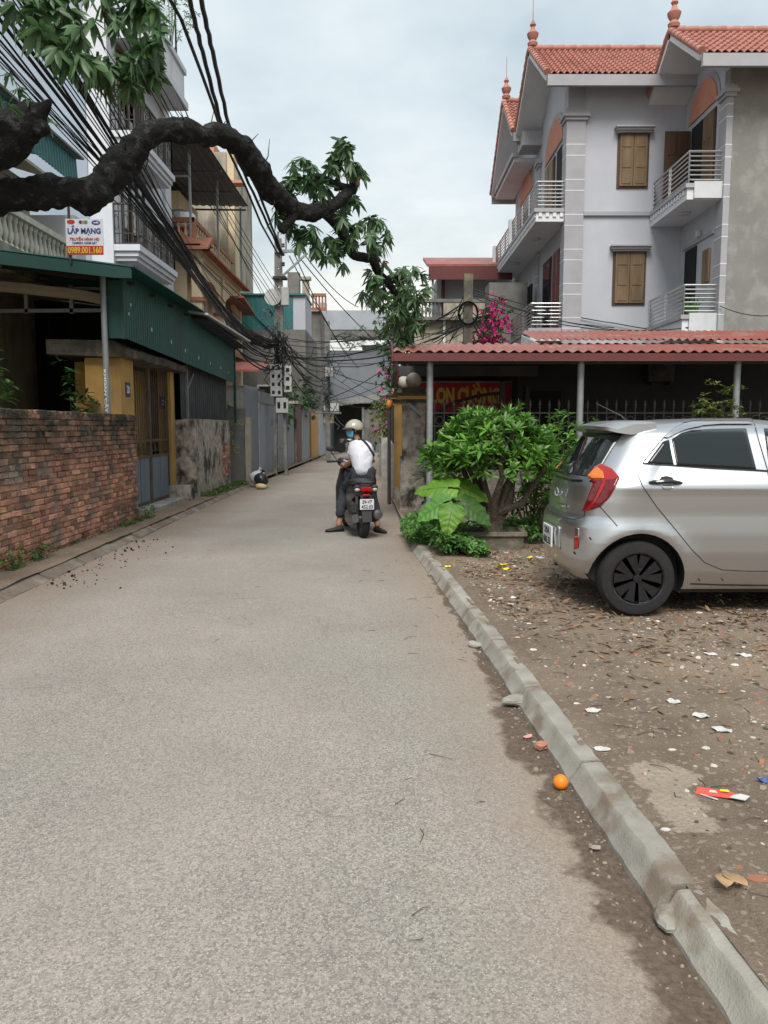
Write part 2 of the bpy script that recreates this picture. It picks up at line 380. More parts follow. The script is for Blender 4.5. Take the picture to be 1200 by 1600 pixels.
# ------------------------------------------------------------------ ground, road, kerbs
XR_PTS = [(-9,1.45),(0,.98),(1.86,.88),(3.15,.80),(4.34,.73),(5.76,.64),(7.74,.50),(9.34,.37),(11.4,.27),(17.3,.07),(22.5,0),(27.5,-.11),(50,-.35)]
XL_PTS = [(-9,-3.3),(6.7,-3.33),(14,-3.38),(18.5,-3.42),(24,-3.28),(45,-3.0),(50,-3.0)]
XR = lambda y: interp(y, XR_PTS)
XL = lambda y: interp(y, XL_PTS)
def surf_mat(name, road):
    m = bpy.data.materials.new(name); m.use_nodes = True; MAT[name] = m
    nt = m.node_tree; N, Lk = nt.nodes, nt.links; bs = N['Principled BSDF']; bs.inputs['Specular IOR Level'].default_value = .25
    geo = N.new('ShaderNodeNewGeometry'); pos = geo.outputs['Position']
    def noi(sc, d=5, st=(1,1,1), rough=.6):
        q = N.new('ShaderNodeMapping'); q.inputs['Scale'].default_value = st; Lk.new(pos, q.inputs[0])
        n = N.new('ShaderNodeTexNoise'); n.inputs['Scale'].default_value = sc; n.inputs['Detail'].default_value = d; n.inputs['Roughness'].default_value = rough
        Lk.new(q.outputs[0], n.inputs['Vector']); return n.outputs[0]
    def vor(sc, out='Color'):
        n = N.new('ShaderNodeTexVoronoi'); n.inputs['Scale'].default_value = sc; Lk.new(pos, n.inputs['Vector']); return n.outputs[out]
    def rng(src, a, b, c=0., d=1.):
        q = N.new('ShaderNodeMapRange'); 
        for i, x in enumerate((a, b, c, d)): q.inputs[i+1].default_value = x
        Lk.new(src, q.inputs[0]); return q.outputs[0]
    def mth(op, a, b):
        q = N.new('ShaderNodeMath'); q.operation = op
        for i, x in enumerate((a, b)):
            if hasattr(x, 'links'): Lk.new(x, q.inputs[i])
            else: q.inputs[i].default_value = x
        return q.outputs[0]
    def mix(f, A, B, mode='MIX'):
        q = N.new('ShaderNodeMix'); q.data_type = 'RGBA'; q.blend_type = mode
        if hasattr(f, 'links'): Lk.new(f, q.inputs['Factor'])
        else: q.inputs['Factor'].default_value = f
        for k, X in (('A', A), ('B', B)):
            if hasattr(X, 'links'): Lk.new(X, q.inputs[k])
            else: q.inputs[k].default_value = (*X, 1)
        return q.outputs['Result']
    def attr(n):
        a = N.new('ShaderNodeAttribute'); a.attribute_name = n; return a.outputs['Fac']
    def bw(c):
        q = N.new('ShaderNodeRGBToBW'); Lk.new(c, q.inputs[0]); return q.outputs[0]
    def grey(f):
        q = N.new('ShaderNodeCombineColor')
        for i in range(3): Lk.new(f, q.inputs[i])
        return q.outputs[0]
    stone = rng(bw(vor(125)), .1, .9, .66, 1.34)
    if road:
        c = mix(rng(noi(.8), .35, .65), (.285,.254,.224), (.232,.208,.184))
        c = mix(rng(noi(3.0, 6), .52, .75, 0, .55), c, (.27,.235,.20))
        c = mix(rng(noi(.35, 4), .5, .62, 0, .5), c, (.235,.235,.20))
        c = mix(1.0, c, grey(stone), 'MULTIPLY')
        c = mix(rng(noi(150, 2), .60, .70, 0, .7), c, (.09,.085,.08))       # pits between stones
        c = mix(rng(noi(170, 1), .64, .70, 0, .9), c, (.52,.495,.46))        # pale chips
        # smoother wheel tracks, fine cracks and old spill marks
        for cx_ in (.9, 2.5):
            tk = mth('ABSOLUTE', mth('SUBTRACT', attr('dl'), cx_), 0.)
            c = mix(mth('MULTIPLY', rng(tk, .55, .1, 0, .22), rng(noi(.9, 4), .3, .7)), c, (.31,.285,.26))
        c = mix(mth('MULTIPLY', rng(noi(1.7, 7, rough=.75), .66, .72, 0, .45), rng(noi(.5, 2), .45, .6)), c, (.14,.125,.11))
        ve = N.new('ShaderNodeTexVoronoi'); ve.feature = 'DISTANCE_TO_EDGE'; ve.inputs['Scale'].default_value = .55
        wn = N.new('ShaderNodeTexNoise'); wn.inputs['Scale'].default_value = 3; Lk.new(pos, wn.inputs['Vector'])
        va = N.new('ShaderNodeVectorMath'); va.operation = 'MULTIPLY_ADD'; Lk.new(wn.outputs['Color'], va.inputs[0]); va.inputs[1].default_value = (.35,.35,0); Lk.new(pos, va.inputs[2]); Lk.new(va.outputs[0], ve.inputs['Vector'])
        c = mix(mth('MULTIPLY', rng(ve.outputs['Distance'], .005, .001, 0, .35), rng(noi(.6, 2), .52, .6)), c, (.10,.085,.07))
        # dust washed to the edges
        d1 = mth('ADD', attr('dr'), rng(noi(2.2, 6), 0, 1, -.45, .45))
        c = mix(rng(d1, .70, .10, 0, .62), c, mix(rng(noi(30, 4), .35, .65), (.29,.225,.17), (.23,.175,.13)))
        d2 = mth('ADD', attr('dl'), rng(noi(1.3, 6), 0, 1, -.6, .6))
        c = mix(rng(d2, 1.0, .05, 0, .62), c, mix(rng(noi(30, 4), .35, .65), (.24,.17,.125), (.17,.12,.09)))
        # dark wet silt lying in the right gutter
        d3 = mth('ADD', attr('silt'), rng(noi(4.0, 7), 0, 1, -.75, .75))
        c = mix(rng(d3, .42, .60), c, mix(rng(noi(45, 5), .35, .65), (.085,.062,.045), (.14,.105,.078)))
        Lk.new(c, bs.inputs['Base Color'])
        bs.inputs['Roughness'].default_value = .85
        h = mth('ADD', mth('MULTIPLY', bw(vor(150)), .6), noi(120, 3))
        st, dist = .55, .006
    else:
        c = mix(rng(noi(1.1), .35, .65), (.20,.152,.112), (.14,.105,.078))
        c = mix(rng(noi(4, 6), .5, .7, 0, .8), c, (.115,.088,.066))
        c = mix(rng(noi(.7, 5), .52, .66, 0, .8), c, (.235,.18,.13))
        c = mix(1.0, c, grey(rng(noi(110, 4, rough=.8), .25, .75, .6, 1.4)), 'MULTIPLY')
        c = mix(rng(bw(vor(55)), .80, .84, 0, .55), c, (.30,.25,.19))
        c = mix(rng(noi(60, 3), .66, .72, 0, .75), c, (.42,.38,.32))
        c = mix(rng(noi(45, 3), .64, .72, 0, .7), c, (.06,.045,.035))
        pm_ = mth('ADD', attr('patch'), rng(noi(14, 5), 0, 1, -.55, .55))
        c = mix(rng(pm_, .48, .60, 0, .9), c, mix(rng(noi(60, 4), .35, .65), (.33,.28,.22), (.25,.20,.155)))
        Lk.new(c, bs.inputs['Base Color']); bs.inputs['Roughness'].default_value = .95
        h = mth('ADD', mth('MULTIPLY', noi(120, 3), .5), noi(38, 6)); st, dist = .8, .012
    b = N.new('ShaderNodeBump'); b.inputs['Strength'].default_value = st; b.inputs['Distance'].default_value = dist
    Lk.new(h, b.inputs['Height']); Lk.new(b.outputs[0], bs.inputs['Normal'])
surf_mat('road', True); surf_mat('dirt', False)

def grid_obj(name, ys, cols, xf, zf, m, attrs=None):
    ny, nx = len(ys), len(cols)
    v = np.zeros((ny, nx, 3)); A = {k: np.zeros((ny, nx)) for k in (attrs or {})}
    for j, y in enumerate(ys):
        for i, t in enumerate(cols):
            x = xf(y, t); v[j, i] = (x, y, zf(x, y))
            for k in A: A[k][j, i] = attrs[k](x, y)
    f = [(j*nx+i, j*nx+i+1, (j+1)*nx+i+1, (j+1)*nx+i) for j in range(ny-1) for i in range(nx-1)]
    me = bpy.data.meshes.new(name); me.from_pydata(v.reshape(-1, 3).tolist(), [], f); me.materials.append(MAT[m])
    for k in A:
        a = me.attributes.new(k, 'FLOAT', 'POINT'); a.data.foreach_set('value', A[k].reshape(-1))
    me.polygons.foreach_set('use_smooth', [True]*len(me.polygons))
    o = bpy.data.objects.new(name, me); col.objects.link(o); o['kind'] = 'structure'; return o
def silt(x, y):
    w = interp(y, [(0,.19),(1.8,.17),(2.5,.17),(3.2,.17),(4.0,.15),(4.6,.09),(5.5,.05),(7,.04),(9,.02)])
    d = XR(y) - x
    return max(0., min(1., 1.05 - .55*d/max(w, .01))) if w > .03 else .0
gr = MB().quad((-300,-300,-.07),(300,-300,-.07),(300,300,-.07),(-300,300,-.07)).build('ground','ground'); gr['kind'] = 'structure'
ys = list(np.arange(-8, 12, .12)) + list(np.arange(12, 51, .5))
road = grid_obj('road', ys, np.linspace(0, 1, 46), lambda y, t: lerp(XL(y)-.06, XR(y)+.06, t),
    lambda x, y: .004*noise.noise(Vector((x*.8, y*.5, 0))) - .012*max(0, 1-(XR(y)-x)/.35)*(1 if y < 6 else 0), 'road',
    {'dr': lambda x, y: XR(y)-x, 'dl': lambda x, y: x-XL(y), 'silt': silt})
def dirt_z(x, y):
    e = x - XR(y)
    z = .092 + .018*noise.noise(Vector((x*1.3, y*1.3, 3))) + .012*noise.noise(Vector((x*5, y*5, 1)))
    return min(z, .090+.009*noise.noise(Vector((x*6, y*4, 2)))+.004*noise.noise(Vector((x*22, y*22, 2)))) if e < .2 else z
PATCH = [[tuple(G(*q, .095)[:2]) for q in seg_] for seg_ in (((1020,1205),(1062,1210)),((1025,1215),(1088,1285)))]
def patch_f(x, y):
    if not (2.3 < y < 3.6 and x < 1.8): return 0.
    best = 9
    for (ax, ay), (bx, by) in PATCH:
        t = max(0, min(1, ((x-ax)*(bx-ax)+(y-ay)*(by-ay))/((bx-ax)**2+(by-ay)**2+1e-9))); best = min(best, math.hypot(x-ax-(bx-ax)*t, (y-ay-(by-ay)*t)))
    return max(0., min(1., 1.05-best/.085*.5))
ys = list(np.arange(-8, 1, .4)) + list(np.arange(1, 5, .028)) + list(np.arange(5, 9.5, .06)) + list(np.arange(9.5, 13.3, .3))
xs = list(np.linspace(0, .1, 60)**1) + list(np.linspace(.104, 1, 40)**1.6)
lot = grid_obj('dirt_lot', ys, sorted(set(list(np.linspace(0,.14,12)) + list(np.linspace(.16,4.2,84)) + list(np.linspace(4.4,26,30)))), lambda y, t: XR(y)+.085+t, dirt_z, 'dirt', {'patch': patch_f})
# strip of bare earth and worn paving between road and left walls
verge = grid_obj('verge', list(np.arange(-8, 26, .12))+[30,36,42,46], np.linspace(0, 1, 26), lambda y, t: lerp(-5.6, XL(y)-.06, t**.6),
    lambda x, y: .078 + .010*noise.noise(Vector((x*2, y*2, 7))) + .014*noise.noise(Vector((x*6, y*4, 3))), 'dirt')
path = grid_obj('footpath', [11.4,14,17,20,24,30,36,42,47], np.linspace(0,1,8), lambda y, t: lerp(XR(y)+.03, XR(y)+1.2, t), lambda x, y: .085+.008*noise.noise(Vector((x*2,y*2,3))), 'road')
floor_far = MB().quad((-14,46,.006),(8,46,.006),(8,70,.006),(-14,70,.006)).build('lane_end','concrete'); floor_far['kind'] = 'structure'

def kerb_run(name, xf, y0, y1, step, side, m, prof, jitter):
    """a row of separate kerb stones; side=+1 right of the road"""
    root = bpy.data.objects.new(name, None); col.objects.link(root); root['kind'] = 'structure'
    root.location = (xf(y0), y0, 0)
    y = y0
    while y < y1:
        L = step*random.uniform(.92, 1.08); b = y + L - random.choice((.022,.032,.045))
        mb = MB(); rows = 34; n = len(prof)
        dx, dz, tw = random.uniform(-1,1)*jitter, random.uniform(-.6,.5)*jitter, random.uniform(-1,1)*jitter
        for j in range(rows):
            t = j/(rows-1); yy = lerp(y, b, t); ins = .010 if j in (0, rows-1) else 0
            for k, (px, pz) in enumerate(prof):
                w = .005*noise.noise(Vector((yy*4, px*16, pz*16+side*9))) + .0045*noise.noise(Vector((yy*15, px*40, 5))) - .014*max(0., noise.noise(Vector((yy*9, 3.3, side*5)))-.25)*(1 if .02<px<.06 else 0)
                mb.v.append((xf(yy)+side*(px+dx+tw*(t-.5)+w), yy, max(-.05, pz*(1-ins*1.5)+dz+w*.8) if pz > 0 else pz))
        for j in range(rows-1):
            for k in range(n): mb.f.append((j*n+k, j*n+(k+1)%n, (j+1)*n+(k+1)%n, (j+1)*n+k))
        mb.f += [tuple(range(n-1,-1,-1)), tuple(range((rows-1)*n, rows*n))]
        mb.build('kerb_stone', m, root, 34, True)
        y += L
    return root
KP = [(-.012,-.05),(-.010,.010),(.006,.028),(.026,.062),(.036,.082),(.043,.089),(.075,.093),(.112,.094),(.124,.090),(.130,-.05)]
kerb_run('kerb_right', XR, -2.35, 9.6, .95, 1, 'kerb', KP, .007)
KL = [(-.06,-.05),(-.05,.008),(.0,.03),(.04,.048),(.07,.066),(.10,.074),(.15,.07),(.155,-.05)]
kerb_run('kerb_left', XL, 1.0, 20.4, .98, -1, 'kerb_dusty', KL, .016)

# ------------------------------------------------------------------ foliage
class Leaves:
    """many leaf blades gathered into one mesh; each blade is folded along its midrib and bends"""
    def __init__(s): s.L = []
    def leaf(s, p, d, up, ln, wd, bend=.25, fold=.25):
        s.L.append((p, d, up, ln, wd, bend, fold))
    def rosette(s, p, axis, n, ln, wd, spread=(40, 85), droop=.3, jit=.25):
        axis = Vector(axis).normalized(); a = axis.orthogonal().normalized(); b = axis.cross(a)
        for k in range(n):
            an = k*2.4 + random.uniform(-.3, .3); el = R(random.uniform(*spread))
            d = axis*math.cos(el) + (a*math.cos(an)+b*math.sin(an))*math.sin(el)
            s.leaf(p + axis*random.uniform(-.2, .05)*ln, d, axis, ln*random.uniform(1-jit, 1+jit), wd*random.uniform(.8, 1.2), droop*random.uniform(.5, 1.5))
    def build(s, name, m, parent=None, world=True, **kw):
        n = len(s.L)
        p = np.array([tuple(l[0]) for l in s.L]); d = np.array([tuple(l[1]) for l in s.L]); up = np.array([tuple(l[2]) for l in s.L])
        ln, wd, be, fo = (np.array([l[i] for l in s.L])[:, None] for i in (3,4,5,6))
        d /= np.linalg.norm(d, axis=1)[:, None] + 1e-9
        side = np.cross(d, up); sn = np.linalg.norm(side, axis=1)[:, None]
        side = np.where(sn < 1e-3, np.cross(d, [[1,.1,.2]]), side); side /= np.linalg.norm(side, axis=1)[:, None] + 1e-9
        nr = np.cross(side, d); dn = np.array([[0,0,-1.]])
        def pt(t, w, f): return p + d*ln*t + dn*ln*be*t*t + side*wd*w + nr*wd*f*fo
        V = np.stack([pt(0,0,0), pt(.33,-.42,.6), pt(.33,0,0), pt(.33,.42,.6), pt(.7,-.38,.5), pt(.7,0,0), pt(.7,.38,.5), pt(1,0,0)], 1).reshape(-1, 3)
        F = np.array([(0,2,1),(0,3,2),(1,2,5),(1,5,4),(2,3,6),(2,6,5),(4,5,7),(5,6,7)])
        F = (F[None] + (np.arange(n)*8)[:, None, None]).reshape(-1, 3)
        lo, hi = V.min(0), V.max(0); c = np.array([(lo[0]+hi[0])/2, (lo[1]+hi[1])/2, lo[2]])
        me = bpy.data.meshes.new(name); me.from_pydata((V-c).tolist(), [], F.tolist()); me.materials.append(MAT[m])
        at = me.attributes.new('rnd', 'FLOAT', 'FACE'); at.data.foreach_set('value', np.repeat(np.random.rand(n), 8))
        me.polygons.foreach_set('use_smooth', [True]*len(me.polygons))
        o = bpy.data.objects.new(name, me); col.objects.link(o); c = Vector(c)
        if parent is not None:
            o.parent = parent
            if world:
                q = parent
                while q is not None: c = c - q.location; q = q.parent
        o.location = c
        if kw: tag(o, **kw)
        return o
def rv(s=1.): return Vector((random.gauss(0,1), random.gauss(0,1), random.gauss(0,1))).normalized()*s
def bush(name, label, cat, base, size, n, m='leaf_dark', ln=.10, wd=.045, group=None, stems=5, gap=.45, per=7):
    """bush: stems from the base, leaf rosettes in uneven clumps"""
    base = Vector(base); root = thing(name, label, cat, base, group=group)
    lf = Leaves(); st = MB(); tips = []
    cl = [Vector((random.uniform(-.5,.5)*size[0], random.uniform(-.5,.5)*size[1], random.uniform(.35,1)*size[2])) for _ in range(max(4, n//12))]
    for c in cl: st.tube([(random.uniform(-.05,.05), random.uniform(-.05,.05), -.02), c*.5+Vector((0,0,.1*size[2])), c], [.014,.01,.005], 5)
    for i in range(n):
        c = random.choice(cl); p = c + Vector((random.gauss(0,.13)*size[0], random.gauss(0,.13)*size[1], random.gauss(0,.11)*size[2]))
        p.z = max(.03, p.z)
        ax = (p - Vector((0,0,size[2]*.35))).normalized()*.7 + Vector((0,0,.7)) + rv(.3)
        lf.rosette(p, ax, per, ln, wd, (35,95), .3)
    lf.build('foliage', m, root, False); st.build('stem', 'bark_light', root)
    return root

# ------------------------------------------------------------------ text
def text_obj(body, w, h, m, parent, origin, ux, uy, bold=.02, name='lettering', depth=.002):
    """flat lettering fitted in a w x h field whose centre is origin; ux/uy are the reading and up directions (parent space)"""
    cu = bpy.data.curves.new('t', 'FONT'); cu.body = body; cu.size = 1; cu.offset = bold; cu.extrude = .001; cu.resolution_u = 3
    ob = bpy.data.objects.new('t', cu); col.objects.link(ob)
    me = bpy.data.meshes.new_from_object(ob.evaluated_get(bpy.context.evaluated_depsgraph_get()))
    bpy.data.objects.remove(ob); bpy.data.curves.remove(cu)
    v = np.zeros(len(me.vertices)*3); me.vertices.foreach_get('co', v); v = v.reshape(-1, 3)
    lo, hi = v.min(0), v.max(0); v = (v - (lo+hi)/2) / np.maximum(hi-lo, 1e-6) * np.array([w, h, depth])
    ux, uy = Vector(ux).normalized(), Vector(uy).normalized(); nz = ux.cross(uy)
    B = np.array([tuple(ux), tuple(uy), tuple(nz)])
    me.vertices.foreach_set('co', (v @ B).reshape(-1)); me.update(); me.materials.clear(); me.materials.append(MAT[m]); me.name = name
    o = bpy.data.objects.new(name, me); col.objects.link(o); o.parent = parent; o.location = origin
    return o

# ------------------------------------------------------------------ left: brick wall, every brick its own piece
def brick_wall():
    X, Y0, Y1, T, Z0, ZT = -3.8, 5.6, 12.25, .22, .04, 1.66
    root = thing('brick_wall', 'low red brick wall with blackened mossy top beside the road', 'wall', (X-T/2, (Y0+Y1)/2, .06))
    MB().box((X-T+.012, Y0+.01, -.05), (X-.010, Y1-.012, ZT-.01)).build('mortar', 'mortar', root, False, True)
    var = []
    for k in range(10):
        mb = MB(); a = (-.011,-.105,-.030); b = (.011,.105,.030)
        mb.box((-.02,-.104,-.0275), (.011,.104,.0275), bev=.006)
        mb.v = [(x+random.uniform(-.005,.006), y+random.uniform(-.008,.008), z+random.uniform(-.005,.005)) for x, y, z in mb.v]
        me = bpy.data.meshes.new('brick'); me.from_pydata(mb.v, [], mb.f); me.materials.append(MAT['brick']); fix_normals(me); var.append(me)
    spots = []; course = .0670; n = int((ZT-Z0)/course)
    for r in range(n):
        head = (r % 4 == 3); L = .108 if head else .216
        y = Y0 + (.108 if r % 2 else 0) + random.uniform(0,.02)
        while y < Y1 - L*.5:
            l = L if y+L < Y1 else Y1-y
            spots.append((y+l/2, Z0+r*course+.035, l/.216)); y += L+.004
    spots.sort(key=lambda s: abs(s[0]-9.6) + (0 if s[0] > 7.3 else 9))
    # bricks seen largest: full-length, spread from the near end
    vis = [s for s in spots if s[0] > 7.4]; vis.sort(key=lambda s: s[0] - .9*s[2])
    big = set(map(id, vis[:300])); rest = MB(); rr = []
    for s in spots:
        me = random.choice(var); off = random.gauss(0,.006); rz = random.gauss(0,.035); ry = random.gauss(0,.018)
        if id(s) in big:
            o = bpy.data.objects.new('brick', me); col.objects.link(o); o.parent = root
            o.location = Vector((X-.006+off, s[0], s[1])) - root.location; o.rotation_euler = (ry, 0, rz); o.scale = (1, s[2]*.97, 1)
        else:
            M = Matrix.Translation((X-.006+off, s[0], s[1])) @ Matrix.Rotation(rz,4,'Z') @ Matrix.Diagonal((1, s[2]*.97, 1, 1))
            k = len(rest.f); rest.add([v.co for v in me.vertices], [tuple(p.vertices) for p in me.polygons], M); rr += [random.random()]*(len(rest.f)-k)
    o = rest.build('bricks', 'brick', root, False, True, rnd=rr); o['kind'] = 'stuff'
    # broken coping course laid on edge
    y = Y0; cop = MB(); rr = []
    while y < Y1-.06:
        k = len(cop.f); h = random.uniform(.0,.018)
        cop.box((X-T+.005+random.uniform(-.004,.006), y, ZT-.03), (X+.003+random.uniform(-.008,.008), y+.062, ZT+.012+h), bev=.008); y += .070
        rr += [random.random()]*(len(cop.f)-k)
    o = cop.build('coping', 'brick', root, False, True, rnd=rr); o['kind'] = 'stuff'
brick_wall()

# ------------------------------------------------------------------ left: steel gate in its recess
gate = thing('steel_gate', 'double leaf steel gate with blue lower panels and rusty bars between yellow piers', 'gate', (-4.2, 14.3, .075))
GX, GY0, GY1 = -4.2, 13.06, 15.48; GM = (GY0+GY1)/2
for y0, y1 in ((GY0, GM-.012), (GM+.012, GY1)):
    fr = MB()
    for y in (y0+.025, y1-.025): fr.box((GX-.025, y-.025, .13), (GX+.025, y+.025, 2.58))
    for z in (.17, .98, 1.26, 2.55): fr.box((GX-.022, y0+.05, z-.022), (GX+.022, y1-.05, z+.022))
    fr.build('leaf_frame', 'gate_rust', gate, False, True)
    w = (y1-y0-.1)/2
    for k in range(2):
        a = y0+.05+k*w
        boxpart(gate, 'panel', 'gate_blue', (GX-.008, a+.02, .195), (GX+.008, a+w-.02, .957))
    nb = 9
    for k in range(nb):
        y = y0+.05 + (k+.5)*(y1-y0-.1)/nb
        MB().cyl((GX, y, 1.28), (GX, y, 2.53), .009, n=6).build('bar', 'gate_rust', gate, False, True)
    sc = MB()
    for k in range(4):       # square scroll work between the two middle rails
        a = y0+.09+k*(y1-y0-.2)/4; b = a+(y1-y0-.2)/5.2
        for p, q in (((a,1.01),(a,1.22)), ((a,1.22),(b,1.22)), ((b,1.22),(b,1.07)), ((b,1.07),(a+.05,1.07)), ((a+.05,1.07),(a+.05,1.15))):
            sc.bar((GX, p[0], p[1]), (GX, q[0], q[1]), .012)
    sc.build('scroll_work', 'gate_rust', gate, False, True)
boxpart(gate, 'threshold', 'concrete', (-4.35, GY0-.1, -.02), (-3.85, GY1+.1, .135))
pr = thing('gate_pier', 'yellow plastered gate pier with a blue house number plate, nearer the brick wall', 'pier', (-4.3, 12.75, .07))
boxpart(pr, 'shaft', 'yellow_wall', (-4.62, 12.42, -.02), (-4.07, 13.04, 2.56))
pl = boxpart(pr, 'number_plate', 'plate_blue', (-4.068, 12.62, 1.98), (-4.060, 12.84, 2.20))
text_obj('20', .13, .12, 'letter_white', pr, Vector((-4.0575, 12.73, 2.09))-pr.location, (0,1,0), (0,0,1))
pr2 = thing('gate_pier', 'slim yellow gate pier against the stained plaster wall', 'pier', (-4.2, 15.63, .07))
boxpart(pr2, 'shaft', 'yellow_wall', (-4.38, 15.5, -.02), (-4.13, 15.78, 2.56))
boxpart(pr2, 'number_plate', 'plate_blue', (-4.35, 15.492, 1.85), (-4.18, 15.499, 2.08))
text_obj('2', .06, .1, 'letter_white', pr2, Vector((-4.265, 15.489, 1.97))-pr2.location, (1,0,0), (0,0,1))
yard = thing('porch_wall', 'yellow porch wall in shade behind the steel gate', 'wall', (-4.8, 14, .07))
boxpart(yard, 'wall', 'yellow_wall', (-4.98, 12.95, -.03), (-4.63, 17, 2.54))
lt = thing('concrete_lintel', 'rough mossy concrete slab over the steel gate', 'lintel', (-4.5, 14.2, 2.56))
mb = MB(); n = 26; pf = [(-5.15,2.6),(-4.1,2.56),(-3.93,2.58),(-3.92,2.70),(-4.1,2.80),(-5.15,2.82)]
for j in range(n):
    y = lerp(12.28, 16.1, j/(n-1))
    mb.v += [(x+.03*noise.noise(Vector((y*3,x*3,z*9))), y, z+.03*noise.noise(Vector((y*4,x*5,z*3)))) for x, z in pf]
k = len(pf); mb.f += [(j*k+i, j*k+(i+1)%k, (j+1)*k+(i+1)%k, (j+1)*k+i) for j in range(n-1) for i in range(k)] + [tuple(range(k-1,-1,-1)), tuple(range((n-1)*k, n*k))]
mb.build('slab', 'old_slab', lt, False, True)

# ------------------------------------------------------------------ left: green sheet metal canopy
cano = thing('sheet_metal_canopy', 'green corrugated sheet metal lean-to roof over the gate yard', 'canopy', (-5.5, 15.8, 0))
FX = -3.8
def fz(y, k): return interp(y, [(11.85, 3.80), (16, 3.80), (20.4, 3.66)]) if k else interp(y, [(11.85,2.80),(20.4,2.60)])
mb = MB(); pf = ribs(20.4-11.86, .115, .016); vs = []
for t, h in pf:
    y = lerp(11.86, 20.4, t)
    for z, s in ((fz(y,0),0),(fz(y,1),0),(fz(y,0),.004),(fz(y,1),.004)): vs.append((FX-h-s, y, z))
fs = []
for i in range(len(pf)-1):
    a, b = i*4, i*4+4; fs += [(a,b,b+1,a+1),(a+2,a+3,b+3,b+2),(a,a+2,b+2,b),(a+1,b+1,b+3,a+3)]
mb.add(vs, fs).build('side_sheet', 'green_sheet', cano, False, True)
for j in range(9):           # torn holes in the side sheet show as pale flecks of bent metal
    y = [12.05,12.15,13.2,14.4,15.4,16.5,17.6,18.7,19.6][j]
    z = [3.15,3.3,3.05,2.98,2.92,2.88,2.86,2.84,2.80][j]; w = random.uniform(.02,.04)
    MB().box((FX+.001, y, z), (FX+.005, y+w, z+w*1.6)).build('bent_fleck', 'letter_white', cano, False, True)
boxpart(cano, 'corner_flashing', 'green_trim', (FX-.04, 11.80, 2.78), (FX+.012, 11.858, 3.8))
boxpart(cano, 'front_return', 'green_trim', (-4.13, 11.815, 2.79), (FX-.042, 11.835, 3.62))
boxpart(cano, 'corner_flashing', 'green_trim', (FX-.03, 20.4, 1.60), (FX+.03, 20.46, 3.64))
fb = MB(); 
fb.prism([(-11,4.62),(-3.52,3.70),(-3.52,3.56),(-3.75,3.565),(-11,4.40)], 11.33, 11.37, 'xz'); fb.build('front_fascia', 'green_trim', cano, False, True)
def roof_z(x): return interp(x, [(-11,4.64),(-3.5,3.71)])
rs = MB(); rs.sheet((-11, 11.32, roof_z(-11)), (0, 16.0-11.32, 0), (7.52, 0, roof_z(-3.48)-roof_z(-11)), [(t,-h) for t,h in waves(4.7, .10, .022)]); rs.build('roof_sheet', 'green_sheet', cano, False, True)
rs = MB(); rs.sheet((-11, 15.9, roof_z(-11)-.12), (0, 4.75, -.12), (7.52, 0, roof_z(-3.48)-roof_z(-11)), [(t,-h) for t,h in waves(4.7, .10, .022)]); rs.build('roof_sheet', 'dark_sheet', cano, False, True)
MB().prism([(-4.6,3.83),(-3.42,3.66),(-3.42,3.70),(-4.6,3.87)], 15.75, 20.7, 'xz').build('flashing', 'awning_white', cano, False, True)
po = MB().cyl((-4.06, 11.75, .06), (-4.06, 11.75, 3.72), .043, n=14); po.build('post', 'galv', cano, True, True)
MB().cyl((-4.06, 11.75, 2.10), (-4.06, 11.75, 2.14), .047, n=14).build('post_joint', 'galv', cano, True, True)
text_obj('KHOAN CẮT', .62, .055, 'letter_white', cano, Vector((-4.055, 11.704, 2.02))-cano.location, (0,0,-1), (1,0,0), name='sticker_lettering')
for x in (-3.98,): 
    MB().bar((x, 16.2, 1.6), (x, 16.2, 3.3), .05).build('post', 'galv', cano, False, True)
    MB().bar((x, 16.2, 2.25), (x, 16.75, 2.6), .035).build('brace', 'galv', cano, False, True)
tr = MB()
tr.bar((-11, 12.6, 3.26), (-4.10, 12.6, 3.30), .055); tr.bar((-11, 12.6, 3.75), (-4.1, 12.6, 3.62), .04)
for x in (-9.5,-8,-6.6,-5.55,-4.85): tr.bar((x, 12.6, 3.25), (x, 12.6, 3.68), .055)
tr.build('truss', 'galv', cano, False, True)
for k in range(4): MB().bar((-11, 12.1+k*1.1, roof_z(-11)-.12), (-3.7, 12.1+k*1.1, roof_z(-3.7)-.12), .05).build('rafter', 'iron_dark', cano, False, True)
bk = MB(); bk.sheet((-11.5, 17.2, 0), (7.1, 0, 0), (0, 0, 4.3), ribs(7.1, .2, .02)); bk.build('back_sheet', 'interior_shade', cano, False, True)
sd = MB(); sd.sheet((-11.2, 9.5, 0), (0, 8, 0), (0, 0, 4.3), ribs(8, .2, .02)); sd.build('side_panel', 'interior_shade', cano, False, True)  # unseen side wall, added so the space under the canopy stays dark
ds = MB(); ds.sheet((-4.03, 15.85, 1.63), (0, 4.5, 0), (0, 0, 1.85), ribs(4.5, .19, .025)); ds.build('lower_sheet', 'dark_sheet', cano, False, True)
ds = MB(); ds.sheet((-5.4, 17.0, 1.2), (1.4, 0, 0), (0, 0, 2.3), ribs(1.4, .19, .025)); ds.build('lower_sheet', 'interior_shade', cano, False, True)
ta = thing('rolled_tarpaulin', 'cream tarpaulin hung along the truss under the green canopy', 'tarpaulin', (-7, 12.42, 3.4))
mb = MB()
for j in range(30):
    x = lerp(-10.5, -4.14, j/29); dz = interp(x, [(-10.5,.25),(-5.4,.06),(-4.14,-.13)]) + .012*math.sin(x*5)
    mb.v += [(x, 12.38, 3.62+dz), (x, 12.50, 3.64+dz), (x, 12.54, 3.53+dz), (x, 12.44, 3.47+dz), (x, 12.36, 3.53+dz)]
